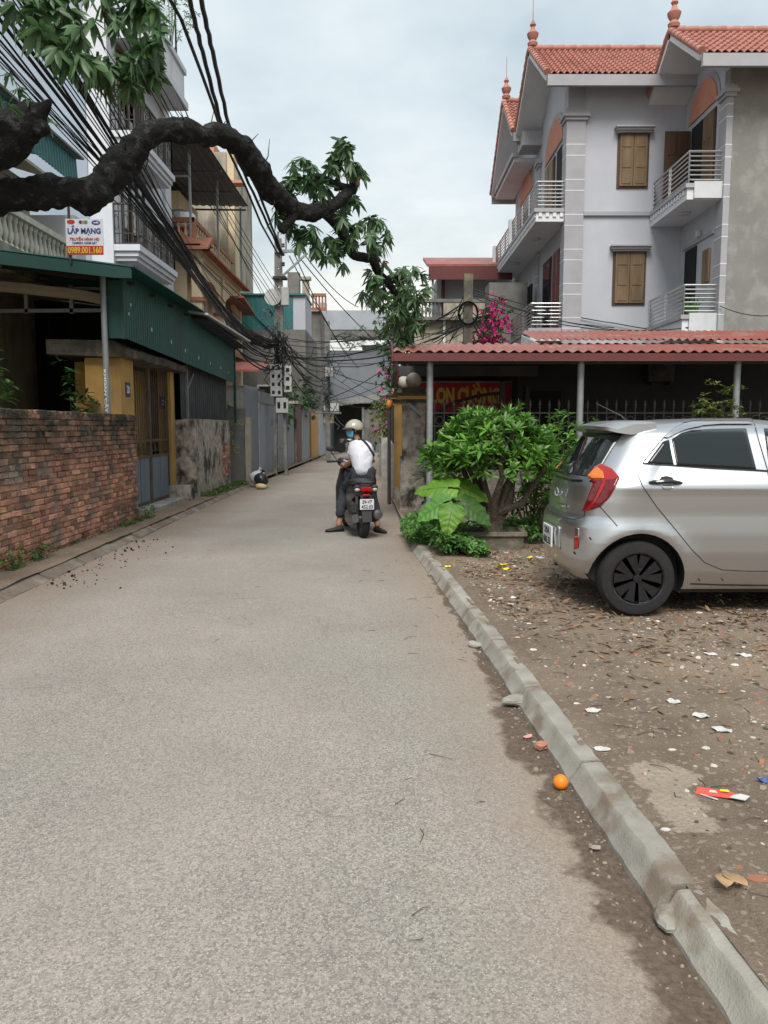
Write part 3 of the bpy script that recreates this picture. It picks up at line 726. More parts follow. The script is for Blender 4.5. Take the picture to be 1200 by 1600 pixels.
mb.f += [(j*5+i, j*5+(i+1)%5, j*5+5+(i+1)%5, j*5+5+i) for j in range(29) for i in range(5)] + [(4,3,2,1,0), tuple(range(145,150))]
mb.build('sheet', 'tarp', ta, True, True)
# advertising plate on the canopy edge
sg = thing('advert_sign', 'small internet installer sign with phone number standing on the green canopy edge', 'sign', (-4.13, 11.30, 3.86))
T = Matrix.Rotation(R(-2.0), 4, 'Y')
boxpart(sg, 'board', 'sign_white', (-4.385, 11.285, 3.865), (-3.875, 11.30, 4.345))
boxpart(sg, 'red_band', 'sign_red', (-4.381, 11.281, 3.869), (-3.879, 11.2845, 3.985))
boxpart(sg, 'bracket', 'iron_dark', (-4.36, 11.302, 3.75), (-4.33, 11.325, 4.6))
def sgt(b, w, h, m, x, z, bold=.02): text_obj(b, w, h, m, sg, Vector((x, 11.279, z))-sg.location, (1,0,0), (0,0,1), bold)
sgt('LẮP MẠNG', .455, .135, 'letter_blue', -4.13, 4.195, .03); sgt('TRUYỀN HÌNH HD', .41, .062, 'letter_red', -4.13, 4.085, .02)
sgt('CAMERA GIÁM SÁT', .34, .036, 'letter_blue', -4.13, 4.027, .015); sgt('0989.001.160', .47, .092, 'letter_yellow', -4.13, 3.927, .03)
lg = MB().lathe([(.055,0),(.055,.002)], n=20, axis='y'); lg.v = [(x-4.31, y+11.281, z*.55+4.305) for x,y,z in lg.v]; lg.build('logo', 'letter_red', sg, False, True)
for i, mm in enumerate(('letter_blue','letter_orange','letter_green')):
    lg = MB().lathe([(.024,0),(.024,.002)], n=14, axis='y'); lg.v = [(x-4.175+i*.036, y+11.281-.0006*i, z*1.0+4.302) for x,y,z in lg.v]; lg.build('logo', mm, sg, False, True)
lg = MB().lathe([(.06,0),(.06,.002)], n=20, axis='y'); lg.v = [(x-3.965, y+11.281, z*.5+4.295) for x,y,z in lg.v]; lg.build('logo', 'letter_blue', sg, False, True)
text_obj('wifi', .07, .026, 'letter_white', sg, Vector((-3.965,11.2785,4.295))-sg.location, (1,0,0),(0,0,1))

# ------------------------------------------------------------------ left: stained plaster wall with broken corner
pw = thing('plaster_wall', 'stained grey plaster garden wall with a broken brick end', 'wall', (-3.9, 17.5, .07))
def rough_block(a, b, name, m, parent, seg=.14, amp=.012):
    mb = MB(); (x0,y0,z0),(x1,y1,z1) = a, b
    ny = max(2, int((y1-y0)/seg)); nz = max(2, int((z1-z0)/seg))
    ring = [(x1,y0+(y1-y0)*i/ny) for i in range(ny+1)] + [(x0,y0+(y1-y0)*i/ny) for i in range(ny,-1,-1)]; n = len(ring)
    for j in range(nz+1):
        z = lerp(z0, z1, j/nz)
        for x, y in ring: mb.v.append((x+amp*noise.noise(Vector((x*4,y*4,z*4))), y+amp*.5*noise.noise(Vector((x*4+9,y*4,z*4))), z+(amp*1.3*noise.noise(Vector((y*5,x*3,1))) if j==nz else 0)))
    mb.f += [(j*n+i, j*n+(i+1)%n, (j+1)*n+(i+1)%n, (j+1)*n+i) for j in range(nz) for i in range(n)] + [tuple(range(nz*n, nz*n+n))]
    return mb.build(name, m, parent, False, True)
rough_block((-3.98,15.8,-.03), (-3.75,19.35,1.655), 'wall', 'plaster_old', pw)
rough_block((-4.3,15.8,-.03), (-3.985,16.02,1.64), 'return_wall', 'plaster_old', pw)
bm_ = MB(); rr = []
for r in range(11):
    for c in range(7):
        y = 18.05+c*.19+(.09 if r%2 else 0); z = .34+r*.073
        if y < 18.2+abs(r-5)*.05 or y > 19.33 : continue
        k = len(bm_.f); bm_.box((-3.77,y,z), (-3.738+random.uniform(-.004,.008),min(y+.178,19.36),z+.058), bev=.004); rr += [random.random()]*(len(bm_.f)-k)
bm_.build('exposed_bricks', 'brick', pw, False, True, rnd=rr)['kind'] = 'stuff'
sb = thing('stone_step', 'low mossy masonry block at the foot of the plaster wall by the gate', 'step', (-4, 15.6, .07))
rough_block((-4.25,15.42,-.03), (-3.78,15.79,.36), 'block', 'plaster_old', sb, .1, .02)

# ------------------------------------------------------------------ left: graffiti wall and the lane walls
gw = thing('graffiti_wall', 'short soot-stained end wall with yellow scrawled letters', 'wall', (-3.9, 21.1, .07))
boxpart(gw, 'wall', 'conc_dark', (-4.35, 21.0, -.03), (-3.66, 21.2, 1.98)); boxpart(gw, 'end_post', 'cream_old', (-3.655, 20.97, -.03), (-3.53, 21.23, 1.75))
for s_, x, z, w, h in (('ING',-3.86,1.62,.34,.15),('P',-4.02,1.30,.10,.17),('L',-3.93,1.10,.12,.14),('C',-3.88,.90,.16,.17)):
    text_obj(s_, w, h, 'graffiti', gw, Vector((x,20.996,z))-gw.location, (1,0,.05), (-.05,0,1), -.005, 'scrawl')
sg2 = thing('sheet_gate', 'tall grey sheet metal gate past the graffiti wall', 'gate', (-3.72, 22.4, .07))
mb = MB(); mb.sheet((-3.72,21.26,0), (0,2.1,0), (0,0,2.62), ribs(2.1,.15,.02)); mb.build('sheet', 'sheet_grey', sg2, False, True)
boxpart(sg2, 'frame_post', 'sheet_grey', (-3.79,23.37,0), (-3.69,23.46,2.65))
def lane_wall(name, label, cat, x, y0, y1, h, m, thick=.22, cap=None):
    r = thing(name, label, cat, (x-thick/2, (y0+y1)/2, .02)); boxpart(r, 'wall', m, (x-thick,y0,-.05), (x,y1,h))
    if cap: boxpart(r, 'coping', cap, (x-thick-.04,y0-.02,h+.001), (x+.04,y1+.02,h+.09))
    return r
r = lane_wall('sheet_door', 'pale blue-grey sheet metal door behind the concrete pole', 'door', -3.66, 23.5, 26.9, 2.2, 'pale_wall', .06)
boxpart(r, 'top_panel', 'sheet_grey', (-3.70,23.5,2.205), (-3.64,26.9,2.55)); boxpart(r, 'number_plate', 'plate_blue', (-3.657,26.0,1.55), (-3.65,26.18,1.75))
lane_wall('lane_wall', 'pale blue plaster wall beyond the concrete pole', 'wall', -3.55, 27.0, 31.4, 2.25, 'pale_wall', cap='concrete')
bp = thing('tiled_pier', 'brown brick tiled gate pier topped with concrete in the lane', 'pier', (-3.5, 32.3, .02))
rr = []; mb = MB()
for r_ in range(32):
    for c in range(6): 
        k = len(mb.f); mb.box((-3.70,31.5+c*.28,r_*.075), (-3.42+random.uniform(0,.006),31.5+c*.28+.268,r_*.075+.064)); rr += [random.random()]*(len(mb.f)-k)
mb.build('tiles', 'brown_tile', bp, False, True, rnd=rr)['kind'] = 'stuff'
boxpart(bp, 'core', 'mortar', (-3.69,31.49,-.02), (-3.435,33.19,2.4)); boxpart(bp, 'cap', 'concrete', (-3.75,31.42,2.405), (-3.36,33.24,2.52))
lane_wall('lane_wall', 'pale plaster wall between the tiled pier and the yellow door', 'wall', -3.4, 33.3, 36.4, 2.2, 'pale_wall', cap='concrete')
yd = lane_wall('yellow_door', 'ochre yellow metal door in the lane wall', 'door', -3.33, 36.5, 40.2, 2.15, 'door_yellow', .08)
lane_wall('lane_wall', 'pale plaster wall past the yellow door', 'wall', -3.22, 40.3, 46, 2.2, 'pale_wall', cap='concrete')
wb = thing('wall_box', 'white framed box awning on brackets at the lane end', 'awning', (-3.0, 44, 1.9))
boxpart(wb, 'box', 'awning_white', (-3.215,42.6,2.35), (-2.45,43.6,2.75)); boxpart(wb, 'hood', 'bag_straw', (-3.21,42.5,1.7), (-2.75,43.7,2.2)); boxpart(wb,'shelf','concrete',(-3.21,42.3,2.21),(-2.35,43.9,2.30))

# ------------------------------------------------------------------ left: weeds, bags
bush('wall_shrub', 'bright green leafy plant peeping over the brick wall', 'plant', (-4.35, 8.3, .07), (.7,1.3,1.82), 90, 'leaf_ground', .13, .05)
bush('yard_plant', 'dark leafy plant behind the galvanised post', 'plant', (-4.75, 12.2, .07), (.55,.35,1.95), 60, 'leaf_dark', .14, .05)
lf = Leaves()
def strip_weeds(lf, x0, x1, y0, y1, n, ln, z=.08):
    for _ in range(n):
        p = Vector((random.uniform(x0,x1), random.uniform(y0,y1), z)); d = Vector((random.gauss(0,.6), random.gauss(0,.6), 1))
        lf.leaf(p, d, rv(), ln*random.uniform(.4,1.3), ln*.22, .4)
strip_weeds(lf, -3.76,-3.5, 16.2,20.3, 1500, .13); strip_weeds(lf, -3.78,-3.66, 11.2,12.6, 260, .09); 
for y in (7.9,8.5,12.5): 
    for k in range(26): lf.rosette(Vector((-3.72+random.gauss(0,.03), y+random.gauss(0,.12), .08+abs(random.gauss(0,.09)))), rv()+Vector((.3,0,1)), 5, .05, .025)
strip_weeds(lf, -3.79,-3.74, 7.0,12.2, 220, .06)
lf.build('roadside_weeds', 'grass', None, label='low green weeds along the foot of the left walls', cat='weeds', kind='stuff')
lf = Leaves()
for _ in range(700):
    y = random.uniform(7.0,12.2); z = random.choice([random.uniform(.06,.30), random.uniform(.06,.55)]); 
bgp = G(402, 757, .08)
bg1 = thing('rubbish_bag', 'white plastic rubbish bag slumped against the grey gate', 'bag', (bgp.x, bgp.y+.2, .075))
def bag(root, name, m, c, r, sc, knot=True):
    mb = MB(); mb.sphere((0,0,0), r, 18, 12)
    mb.v = [(c[0]+v[0]*sc[0]*(1+.25*noise.noise(Vector(v)*6+Vector(c)*9)), c[1]+v[1]*sc[1]*(1+.25*noise.noise(Vector(v)*6+Vector((5,0,0)))), c[2]+max(-.85*r,v[2])*sc[2]*(1+.18*noise.noise(Vector(v)*7))+.85*r*sc[2]) for v in mb.v]
    if knot: mb.tube([(c[0],c[1],c[2]+1.7*r*sc[2]), (c[0]+.02,c[1],c[2]+1.95*r*sc[2]), (c[0]+.06,c[1]+.02,c[2]+2.25*r*sc[2])], [.05*r/.2,.02,.05*r/.2], 8)
    return mb.build(name, m, root, True, False)
bag(bg1, 'bag', 'plastic_bag', (0,0,0), .2, (1.1,1,.9))
bg2 = thing('rubbish_bag', 'shiny black rubbish bag tied beside the white bag', 'bag', (bgp.x+.12, bgp.y-.12, .075)); bag(bg2, 'bag', 'bag_black', (0,0,0), .19, (.95,.9,.85))
bg3 = thing('straw_bag', 'straw coloured sack lying at the foot of the black rubbish bag', 'bag', (bgp.x+.16, bgp.y-.5, .01)); bag(bg3, 'bag', 'bag_straw', (0,0,0), .12, (1.2,1,.6), False)

# ------------------------------------------------------------------ left: houses behind the canopy
BAL = [(.03,0),(.05,.02),(.05,.06),(.028,.09),(.055,.17),(.058,.23),(.03,.36),(.026,.42),(.045,.45),(.05,.47),(.05,.52)]
b1 = thing('old_house', 'old cream house with balustrade balcony above the green canopy', 'house', (-8.5, 12, 0))
boxpart(b1, 'wall', 'cream_old', (-12,8.6,0), (-6.6,15.3,6.0))
boxpart(b1, 'balcony_slab', 'cream_old', (-6.6,9.0,3.85), (-5.66,15.2,4.24))
boxpart(b1, 'handrail', 'baluster', (-5.90,9.0,4.765), (-5.70,15.2,4.86)); 
proto = None
for k in range(34):
    y = 9.1+k*.18
    if proto is None: proto = MB().lathe(BAL, (-5.8,y,4.243), 10).build('baluster', 'baluster', b1, True, True)
    else:
        o = proto.copy(); col.objects.link(o); o.location.y += k*.18
boxpart(b1, 'wing_wall', 'white_house', (-6.62,15.0,3.9), (-5.66,15.5,5.35))
aw = MB(); aw.sheet((-5.72,12.0,5.95), (0,3.4,0), (-.03,0,.52), ribs(3.4,.12,.015)); aw.build('awning_sheet', 'teal_sheet', b1, False, True)
MB().prism([(-6.9,6.62),(-5.62,6.47),(-5.62,6.51),(-6.9,6.68)], 11.9, 15.5, 'xz').build('awning_roof', 'conc_dark', b1, False, True)
MB().prism([(-6.6,6.0),(-5.75,5.75),(-5.75,5.80),(-6.6,6.08)], 10.2, 14.2, 'xz').build('cloth_awning', 'tarp', b1, False, True)

def iron_rail(parent, pts, z0, h, name='railing', m='iron_dark', pitch=.11, orn=True):
    """wrought iron balcony rail along a polyline"""
    mb = MB()
    for a, b in zip(pts[:-1], pts[1:]):
        a, b = Vector((*a, z0)), Vector((*b, z0)); L = (b-a).length; n = max(1, int(L/pitch))
        for z in (.04, h*.28, h*.82, h): mb.bar(a+Vector((0,0,z)), b+Vector((0,0,z)), .022 if z < h else .045)
        for k in range(n+1):
            p = a.lerp(b, k/n); mb.bar(p, p+Vector((0,0,h)), .018 if k % 6 else .035)
            if orn and k < n and k % 2 == 0:
                q = a.lerp(b, (k+1)/n); zc = h*.55
                pts2 = [p.lerp(q, .5+.45*math.cos(t)) + Vector((0,0,zc+.12*h*math.sin(t)*1.6)) for t in np.linspace(0, 2*math.pi, 9)]
                mb.tube(pts2, .009, 4, False)
    return mb.build(name, m, parent, False, True)
wh = thing('white_townhouse', 'tall white townhouse with wrought iron balconies', 'house', (-9, 22, 0))
WX, WY = -6.62, 20.0
boxpart(wh, 'wall', 'white_house', (-13,WY,0), (WX,25.2,13.6))
boxpart(wh, 'side_panel', 'bluegrey_wall', (-13,WY-.04,0), (WX-.55,WY-.003,13.4))
for zs, zt in ((5.58,5.95),(8.25,8.62)):
    x1 = -5.98
    sl = MB()
    for k, (e, za, zb) in enumerate(((.0,zs+.22,zt),(-.06,zs+.10,zs+.22),(-.12,zs,zs+.10))): sl.box((WX-.02,WY+.02-e,za), (x1+e,23.6+e,zb))
    sl.build('balcony_slab', 'white_house', wh, False, True)
    iron_rail(wh, [(WX,WY+.1),(x1-.06,WY+.1),(x1-.06,23.5),(WX,23.5)], zt, .98)
    d = boxpart(wh, 'balcony_door', 'glass_dark', (WX+.001,20.7,zt), (WX+.03,22.5,zt+2.1))
    fr = MB()
    for y in (20.66,21.3,21.9,22.5): fr.box((WX+.03,y,zt), (WX+.07,y+.06,zt+2.1))
    fr.box((WX+.03,20.6,zt+2.1), (WX+.10,22.6,zt+2.2)); fr.build('door_frame', 'shutter_dark', wh, False, True)
boxpart(wh, 'corner_pilaster', 'white_house', (WX-.3,24.6,0), (WX+.1,25.21,13.5))
tb = MB(); tb.box((WX,20.4,10.9), (-5.85,24.9,11.1)); tb.box((WX,20.45,11.1), (-5.95,24.85,11.9)); tb.box((WX,20.4,11.9), (-5.88,24.9,12.05)); tb.build('top_balcony', 'white_house', wh, False, True)
for k in range(3): boxpart(wh, 'panel', 'soffit', (-5.949,20.7+k*1.4,11.22), (-5.935,21.8+k*1.4,11.78))
boxpart(wh, 'window', 'glass_dark', (WX+.001,20.8,9.4), (WX+.03,22.4,10.6))
MB().cyl((-6.1,24.6,12.05), (-6.1,24.6,14.6), .03, n=6).build('roof_post', 'iron_dark', wh, False, True)
bush('roof_plant', 'feathery green plant on the roof of the white townhouse', 'plant', (-6.15,24.2,12.05), (1.1,1.2,2.6), 130, 'leaf_ground', .13, .03)

yh = thing('yellow_house', 'ochre yellow house with terracotta terrace and arched porch', 'house', (-8.5, 30, 0))
boxpart(yh, 'wall', 'yellow_house', (-13,26.2,0), (-6.35,33.6,7.1))
boxpart(yh, 'upper_wall', 'yellow_house', (-13,30.5,7.1), (-7.6,33.5,10.2))
tsl = MB(); tsl.box((-9.5,25.75,7.02), (-5.75,33.2,7.2)); tsl.box((-9.5,25.85,6.84), (-5.86,33.1,7.02)); tsl.build('terrace_slab', 'yellow_house', yh, False, True)
MB().prism([(-6.35,7.55),(-5.50,7.10),(-5.50,7.03),(-5.76,7.03),(-5.76,7.21),(-6.35,7.21)], 25.6, 33.4, 'xz').build('tile_eave', 'terracotta', yh, False, True)
MB().prism([(25.55,7.10),(26.3,7.55),(26.3,7.21),(25.8,7.21),(25.8,7.03),(25.55,7.03)], -9.4, -5.5, 'yz').build('tile_eave', 'terracotta', yh, False, True)
pa = MB(); pa.box((-9.4,26.35,8.05), (-6.1,26.5,8.2)); pa.box((-6.25,26.35,8.052), (-6.09,33,8.202)); pa.box((-6.25,26.34,7.25), (-6.08,26.52,8.05)); pa.build('parapet_rail', 'terracotta', yh, False, True)
pb = None
for k in range(30):
    pos = (-6.4-k*.22, 26.43) if k < 12 else (-6.17, 26.7+(k-12)*.34)
    if pb is None: pb = MB().lathe([(r*1.2,h*1.54) for r,h in BAL], (*pos,7.25), 8).build('baluster', 'yellow_house', yh, True, True); p0 = pos
    else: o = pb.copy(); col.objects.link(o); o.location += Vector((pos[0]-p0[0], pos[1]-p0[1], 0))
for x, y, z0 in ((-5.98,26.1,0),(-5.98,29.6,0),(-5.98,33,0)): 
    boxpart(yh, 'column', 'yellow_house', (x-.16,y-.16,0), (x+.16,y+.16,6.84)); boxpart(yh, 'capital', 'terracotta', (x-.22,y-.22,5.5), (x+.22,y+.22,5.62))
ar = MB()
for ya, yb in ((26.28,29.42),(29.78,32.82)):
    n = 14; c = (ya+yb)/2; rad = (yb-ya)/2; poly = [(ya,6.82)] + [(c-rad*math.cos(math.pi*i/n), 5.45+.95*math.sin(math.pi*i/n)) for i in range(n+1)] + [(yb,6.82)]
    ar.prism(poly[::-1], -6.08, -5.9, 'yz')
ar.build('porch_arch', 'yellow_house', yh, False, True)
boxpart(yh, 'balcony_band', 'terracotta', (-6.4,25.8,4.2), (-5.7,33.3,4.38))
boxpart(yh, 'window', 'shutter_dark', (-6.345,31.0,4.7), (-6.30,32.2,6.1)); boxpart(yh, 'window', 'shutter_dark', (-6.345,27.2,4.7), (-6.30,28.6,6.2))
MB().prism([(31,6.4),(33.7,6.1),(33.7,6.16),(31,6.47)], -6.3, -5.35, 'yz').build('window_hood', 'terracotta', yh, False, True)
cs = MB(); cs.sheet((-10.5,25.6,10.42), (4.95,0,-.1), (0,8.1,.15), ribs(4.95,.28,.03)); cs.build('terrace_canopy', 'canopy_dark', yh, False, True)
for y in (26.0,28.4,30.8,33.3): MB().bar((-10.4,y,10.3), (-5.6,y,10.24), .06).build('canopy_beam', 'canopy_dark', yh, False, True)
for x, y in ((-6.2,26.3),(-6.0,29.6),(-5.8,33.2),(-8.4,26.3)): MB().bar((x,y,7.2), (x,y,10.3), .07).build('canopy_post', 'galv', yh, False, True)
MB().bar((-10.4,26.3,9.45), (-6.2,26.3,9.45), .05).build('canopy_rail', 'galv', yh, False, True)
tk = thing('water_tank', 'round steel water tank with red name band on the yellow house terrace', 'tank', (-6.75,27.2,7.2))
boxpart(tk, 'stand', 'iron_dark', (-7.2,26.8,7.201), (-6.3,27.6,7.55))
MB().lathe([(.05,1.05),(.44,.92),(.5,.84),(.5,-.02),(.48,-.06)][::-1], (-6.75,27.2,7.62), 24).build('drum', 'tank_steel', tk, True, True)
MB().lathe([(.502,0),(.506,.003),(.506,.36),(.502,.363)], (-6.75,27.2,7.62), 24).build('name_band', 'letter_red', tk, True, True)
text_obj('SƠN HÀ', .86, .24, 'letter_white', tk, Vector((-6.72,26.68,7.81))-tk.location, (1,0,0), (0,0,1), .03)
rh = thing('roof_top_house', 'cream upper storey with orange tiled roof behind the yellow house', 'house', (-8,37,0))
boxpart(rh, 'wall', 'cream_old', (-12,34.5,0), (-6.6,41,12.9)); boxpart(rh, 'side_wall', 'yellow_house', (-6.595,34.6,0), (-6.3,35.6,13.2))
boxpart(rh, 'roof', 'salmon', (-11,35,12.95), (-7.2,40,13.5)); boxpart(rh, 'ledge', 'salmon', (-7.2,34.3,11.6), (-5.85,34.9,11.72))

te = thing('teal_shed', 'teal sheet metal upper storey on a grey concrete house', 'building', (-5, 37, 0))
mb = MB(); a = P(375,515,36); b = P(458,515,36); mb.sheet((a.x-2,36,a.z), (b.x-a.x+2,0,0), (0,0,1.48), ribs(5,.25,.02)); mb.build('sheet_front', 'teal_sheet', te, False, True)
boxpart(te, 'sheet_roof', 'teal_sheet', (a.x-2.1,35.9,a.z+1.485), (b.x+.6,39,a.z+1.56)); boxpart(te, 'side_wall', 'grey_wall', (b.x+.01,36.02,a.z), (b.x+.55,39,a.z+1.48))
boxpart(te, 'wall', 'conc_dark', (a.x-2,35.98,0), (b.x+.55,42,a.z-.002))
boxpart(te, 'window', 'dark_void', (-5.6,35.93,2.6), (-5.0,35.975,3.3)); wfr = MB()
for q in ((-5.68,2.52,-5.6,3.38),(-5.0,2.52,-4.92,3.38),(-5.6,3.3,-5.0,3.38)): wfr.box((q[0],35.90,q[1]), (q[2],35.976,q[3]))
wfr.build('window_frame', 'awning_white', te, False, True)
lr = thing('low_house', 'low house with rusty red roof behind the grey gates', 'house', (-6, 29, 0))
boxpart(lr, 'wall', 'conc_dark', (-6.2,27.5,0), (-4.6,31,2.9)); MB().prism([(27.0,3.35),(31,3.9),(31,3.98),(27.0,3.42)], -6.3, -4.2, 'yz').build('roof', 'red_metal', lr, False, True)
tall = thing('concrete_house', 'grey concrete house with terracotta balustrade beyond the teal shed', 'house', (-3.4, 42, 0))
a = P(500,548,42); b = P(480,490,42)
boxpart(tall, 'wall', 'conc_dark', (-7.5,41.5,0), (-3.25,46,7.4)); boxpart(tall, 'pier', 'cream_old', (-4.15,41.2,5.2), (-3.8,41.49,8.9)); boxpart(tall, 'pier_cap', 'cream_old', (-4.25,41.1,8.9), (-3.7,41.495,9.05))
boxpart(tall, 'gable', 'conc_dark', (-4.9,41.3,7.4), (-4.3,41.9,9.3))
boxpart(tall, 'parapet', 'terracotta', (-3.7,41.3,8.1), (-2.95,41.45,8.25)); boxpart(tall, 'parapet', 'terracotta', (-3.7,41.3,7.41), (-2.95,41.45,7.55))
for k in range(5): boxpart(tall, 'baluster', 'terracotta', (-3.66+k*.16,41.33,7.551), (-3.58+k*.16,41.42,8.099))
bush('garden_shrub', 'green shrub hanging over the pale lane wall by the tiled pier', 'shrub', (-3.85,34.6,1.4), (1.2,2.6,2.0), 240, 'leaf_dark', .16, .08)
bush('garden_shrub', 'yellow-green shrub behind the meter boxes on the pole', 'shrub', (-3.75,29.3,1.2), (.6,1.8,1.9), 120, 'leaf_ground', .15, .07)
bush('garden_shrub', 'small dusty shrub over the graffiti wall', 'shrub', (-4.1,21.7,1.3), (.5,.5,.85), 40, 'leaf_ground', .10, .05)

# ------------------------------------------------------------------ end of the lane
fr = thing('concrete_building', 'bare grey concrete beam frame spanning above the lane end', 'building', (-1.6, 48, 0))
l, r_ = P(510,485,48), P(604,485,48); zt = l.z; zb = P(510,515,48).z; zw = P(510,545,48).z
boxpart(fr, 'beam', 'pale_wall', (l.x,48,zb), (r_.x+.3,48.5,zt)); boxpart(fr, 'column', 'grey_trim', (l.x-.45,47.95,0), (l.x-.003,48.5,zt+.45)); boxpart(fr, 'column', 'grey_trim', (r_.x+.305,47.95,0), (r_.x+.75,48.5,zt))
boxpart(fr, 'beam', 'conc_dark', (l.x,50.5,zb-.3), (r_.x+.3,51,zb+.4)); boxpart(fr, 'roof_slab', 'dark_sheet', (l.x+2.0,52,zb-.75), (r_.x+.3,54,zb-.5))
boxpart(fr, 'wall', 'sheet_grey', (l.x,49.0,0), (r_.x+.3,49.3,zw))
bush('roof_garden', 'dark straggly potted plants on the roof edge at the lane end', 'plant', (-2.1,49.15,zw), (2.6,.4,1.0), 90, 'leaf_dark', .2, .06)
t2 = thing('water_tank', 'egg shaped steel water tank standing on the concrete beam', 'tank', (-.65,48.25,zt))
mb = MB(); mb.sphere((-.65,48.25,zt+.62), .52, 20, 12, (1,1,.95)); mb.build('drum', 'tank_steel', t2, True, True)
mb = MB()
for sx in (-.4,.4):
    for sy in (-.2,.2): mb.cyl((-.65+sx,48.25+sy,zt), (-.65+sx*.8,48.25+sy,zt+.5), .03, n=6)
mb.build('leg', 'galv', t2, False, True)
sh = thing('lane_end_shed', 'dark open shed with sagging sheet roof closing the lane', 'shed', (-1.4,47,0))
boxpart(sh, 'back_wall', 'interior_shade', (-3.0,48.0,0), (-.1,48.2,2.9)); boxpart(sh, 'side_wall', 'conc_dark', (-1.25,46.6,0), (-.05,46.8,2.5)); boxpart(sh,'post','pole_conc',(-1.28,46.45,0),(-1.16,46.58,2.65))
mb = MB(); mb.sheet((-3.1,46.2,2.62), (3.3,0,.45), (0,2.2,.45), ribs(3.3,.3,.03)); mb.build('roof_sheet', 'conc_dark', sh, False, True)
boxpart(sh, 'crate', 'conc_dark', (-2.6,46.9,0), (-2.1,47.4,.8))
gs = MB(); 
for k in range(9): gs.bar((-.95+k*.1,46.3,0), (-.95+k*.1,46.3,1.7), .03)
gs.build('slat_gate', 'pole_conc', sh, False, True)
far = thing('parked_motorbike', 'dark motorbike parked in the shed at the lane end', 'motorbike', (-2.1,46.2,0.006))
mb = MB(); mb.lathe([(.1,-.05),(.28,-.05),(.3,0),(.28,.05),(.1,.05)], (-2.5,46.2,.3), 14, 'y'); mb.lathe([(.1,-.05),(.28,-.05),(.3,0),(.28,.05),(.1,.05)], (-1.35,46.2,.3), 14, 'y'); mb.build('wheels', 'rubber', far, True, True)
mb = MB(); mb.tube([(-2.5,46.2,.35),(-2.2,46.2,.75),(-1.9,46.2,.72),(-1.6,46.2,.5),(-1.35,46.2,.35)], [.06,.14,.12,.13,.05], 8); mb.tube([(-1.45,46.2,.4),(-1.6,46.2,1.0),(-1.55,46.0,1.05)], .03, 6); mb.build('body', 'sc_black', far, True, True)

# ------------------------------------------------------------------ utility poles and cables
up = thing('utility_pole', 'concrete utility pole wrapped in cables with meter boxes', 'pole', (-3.2,24.7,.01))
sh_ = MB(); w0, w1, H_ = .21, .10, 7.15
for sx in (-1,1):
    vs = [];
    for z, w in ((-.05,w0),(H_,w1)):
        for dx, dy in ((-.045,-.10),(.045,-.10),(.045,.10),(-.045,.10)): vs.append((-3.2+sx*(w-.045)+dx, 24.7+dy*(1 if z<1 else .7), z))
    sh_.add(vs, [(3,2,1,0),(4,5,6,7),(0,1,5,4),(1,2,6,5),(2,3,7,6),(3,0,4,7)])
sh_.build('upright', 'pole_conc', up, False, True)
z = .25
while z < H_-.3:
    w = lerp(w0, w1, z/H_); boxpart(up, 'cross_web', 'pole_conc', (-3.2-w+.085,24.64,z), (-3.2+w-.085,24.76,z+(.14 if z < 4.6 else .5))); z += .55
boxpart(up, 'cross_arm', 'galv', (-3.3,24.55,6.72), (-2.35,24.62,6.80)); MB().bar((-3.15,24.57,5.95), (-2.3,24.57,6.7), .06).build('brace', 'galv', up, False, True)
boxpart(up, 'band', 'iron_dark', (-3.36,24.53,5.95), (-2.95,24.87,6.02))
MB().tube([(-2.95,24.6,6.7),(-2.95,24.6,7.5),(-2.8,24.6,7.7),(-2.6,24.6,7.72)], .025, 8).build('lamp_arm', 'galv', up, True, True)
for zz in (6.85,6.6,6.3): MB().lathe([(.03,0),(.05,.03),(.03,.06),(.05,.09),(.03,.12)], (-3.02,24.5,zz), 10).build('insulator', 'cable_grey', up, True, True)
MB().lathe([(.25,0),(.25,.16)], (-3.36,24.5,5.4), 20, 'y').build('round_cabinet', 'meter_box', up, True, True); boxpart(up, 'cabinet', 'meter_box', (-3.10,24.38,5.12), (-2.86,24.56,5.68), .03)
for x0, y0, z0, w, h in ((-3.46,24.42,2.42,.36,.98),(-3.05,24.42,2.55,.24,.80),(-3.30,24.40,1.92,.37,.46)):
    bx = boxpart(up, 'meter_box', 'meter_box', (x0,y0,z0), (x0+w,y0+.16,z0+h), .012)
    nx, nz = max(1, int(w/.15)), max(1, int(h/.24))
    for i in range(nx):
        for j in range(nz):
            xa, za = x0+(i+.28)*w/nx, z0+(j+.3)*h/nz
            MB().box((xa,y0-.006,za), (xa+w/nx*.45,y0+.002,za+h/nz*.42)).build('meter_window', 'dark_void', bx, False, True)
def sag(a, b, s, n=14, wob=.0):
    a, b = Vector(a), Vector(b); sd = random.random()*50
    return [a.lerp(b, i/n) - Vector((0,0,4*s*(i/n)*(1-i/n))) + Vector((noise.noise(Vector((i*.7,sd,0))), 0, noise.noise(Vector((i*.7,0,sd)))))*wob for i in range(n+1)]
def cable(pts, r, label, group, m='cable', name='overhead_cable', n=6):
    o = MB().tube(pts, r, n).build(name, m, None, True); return tag(o, label, 'cable', group)
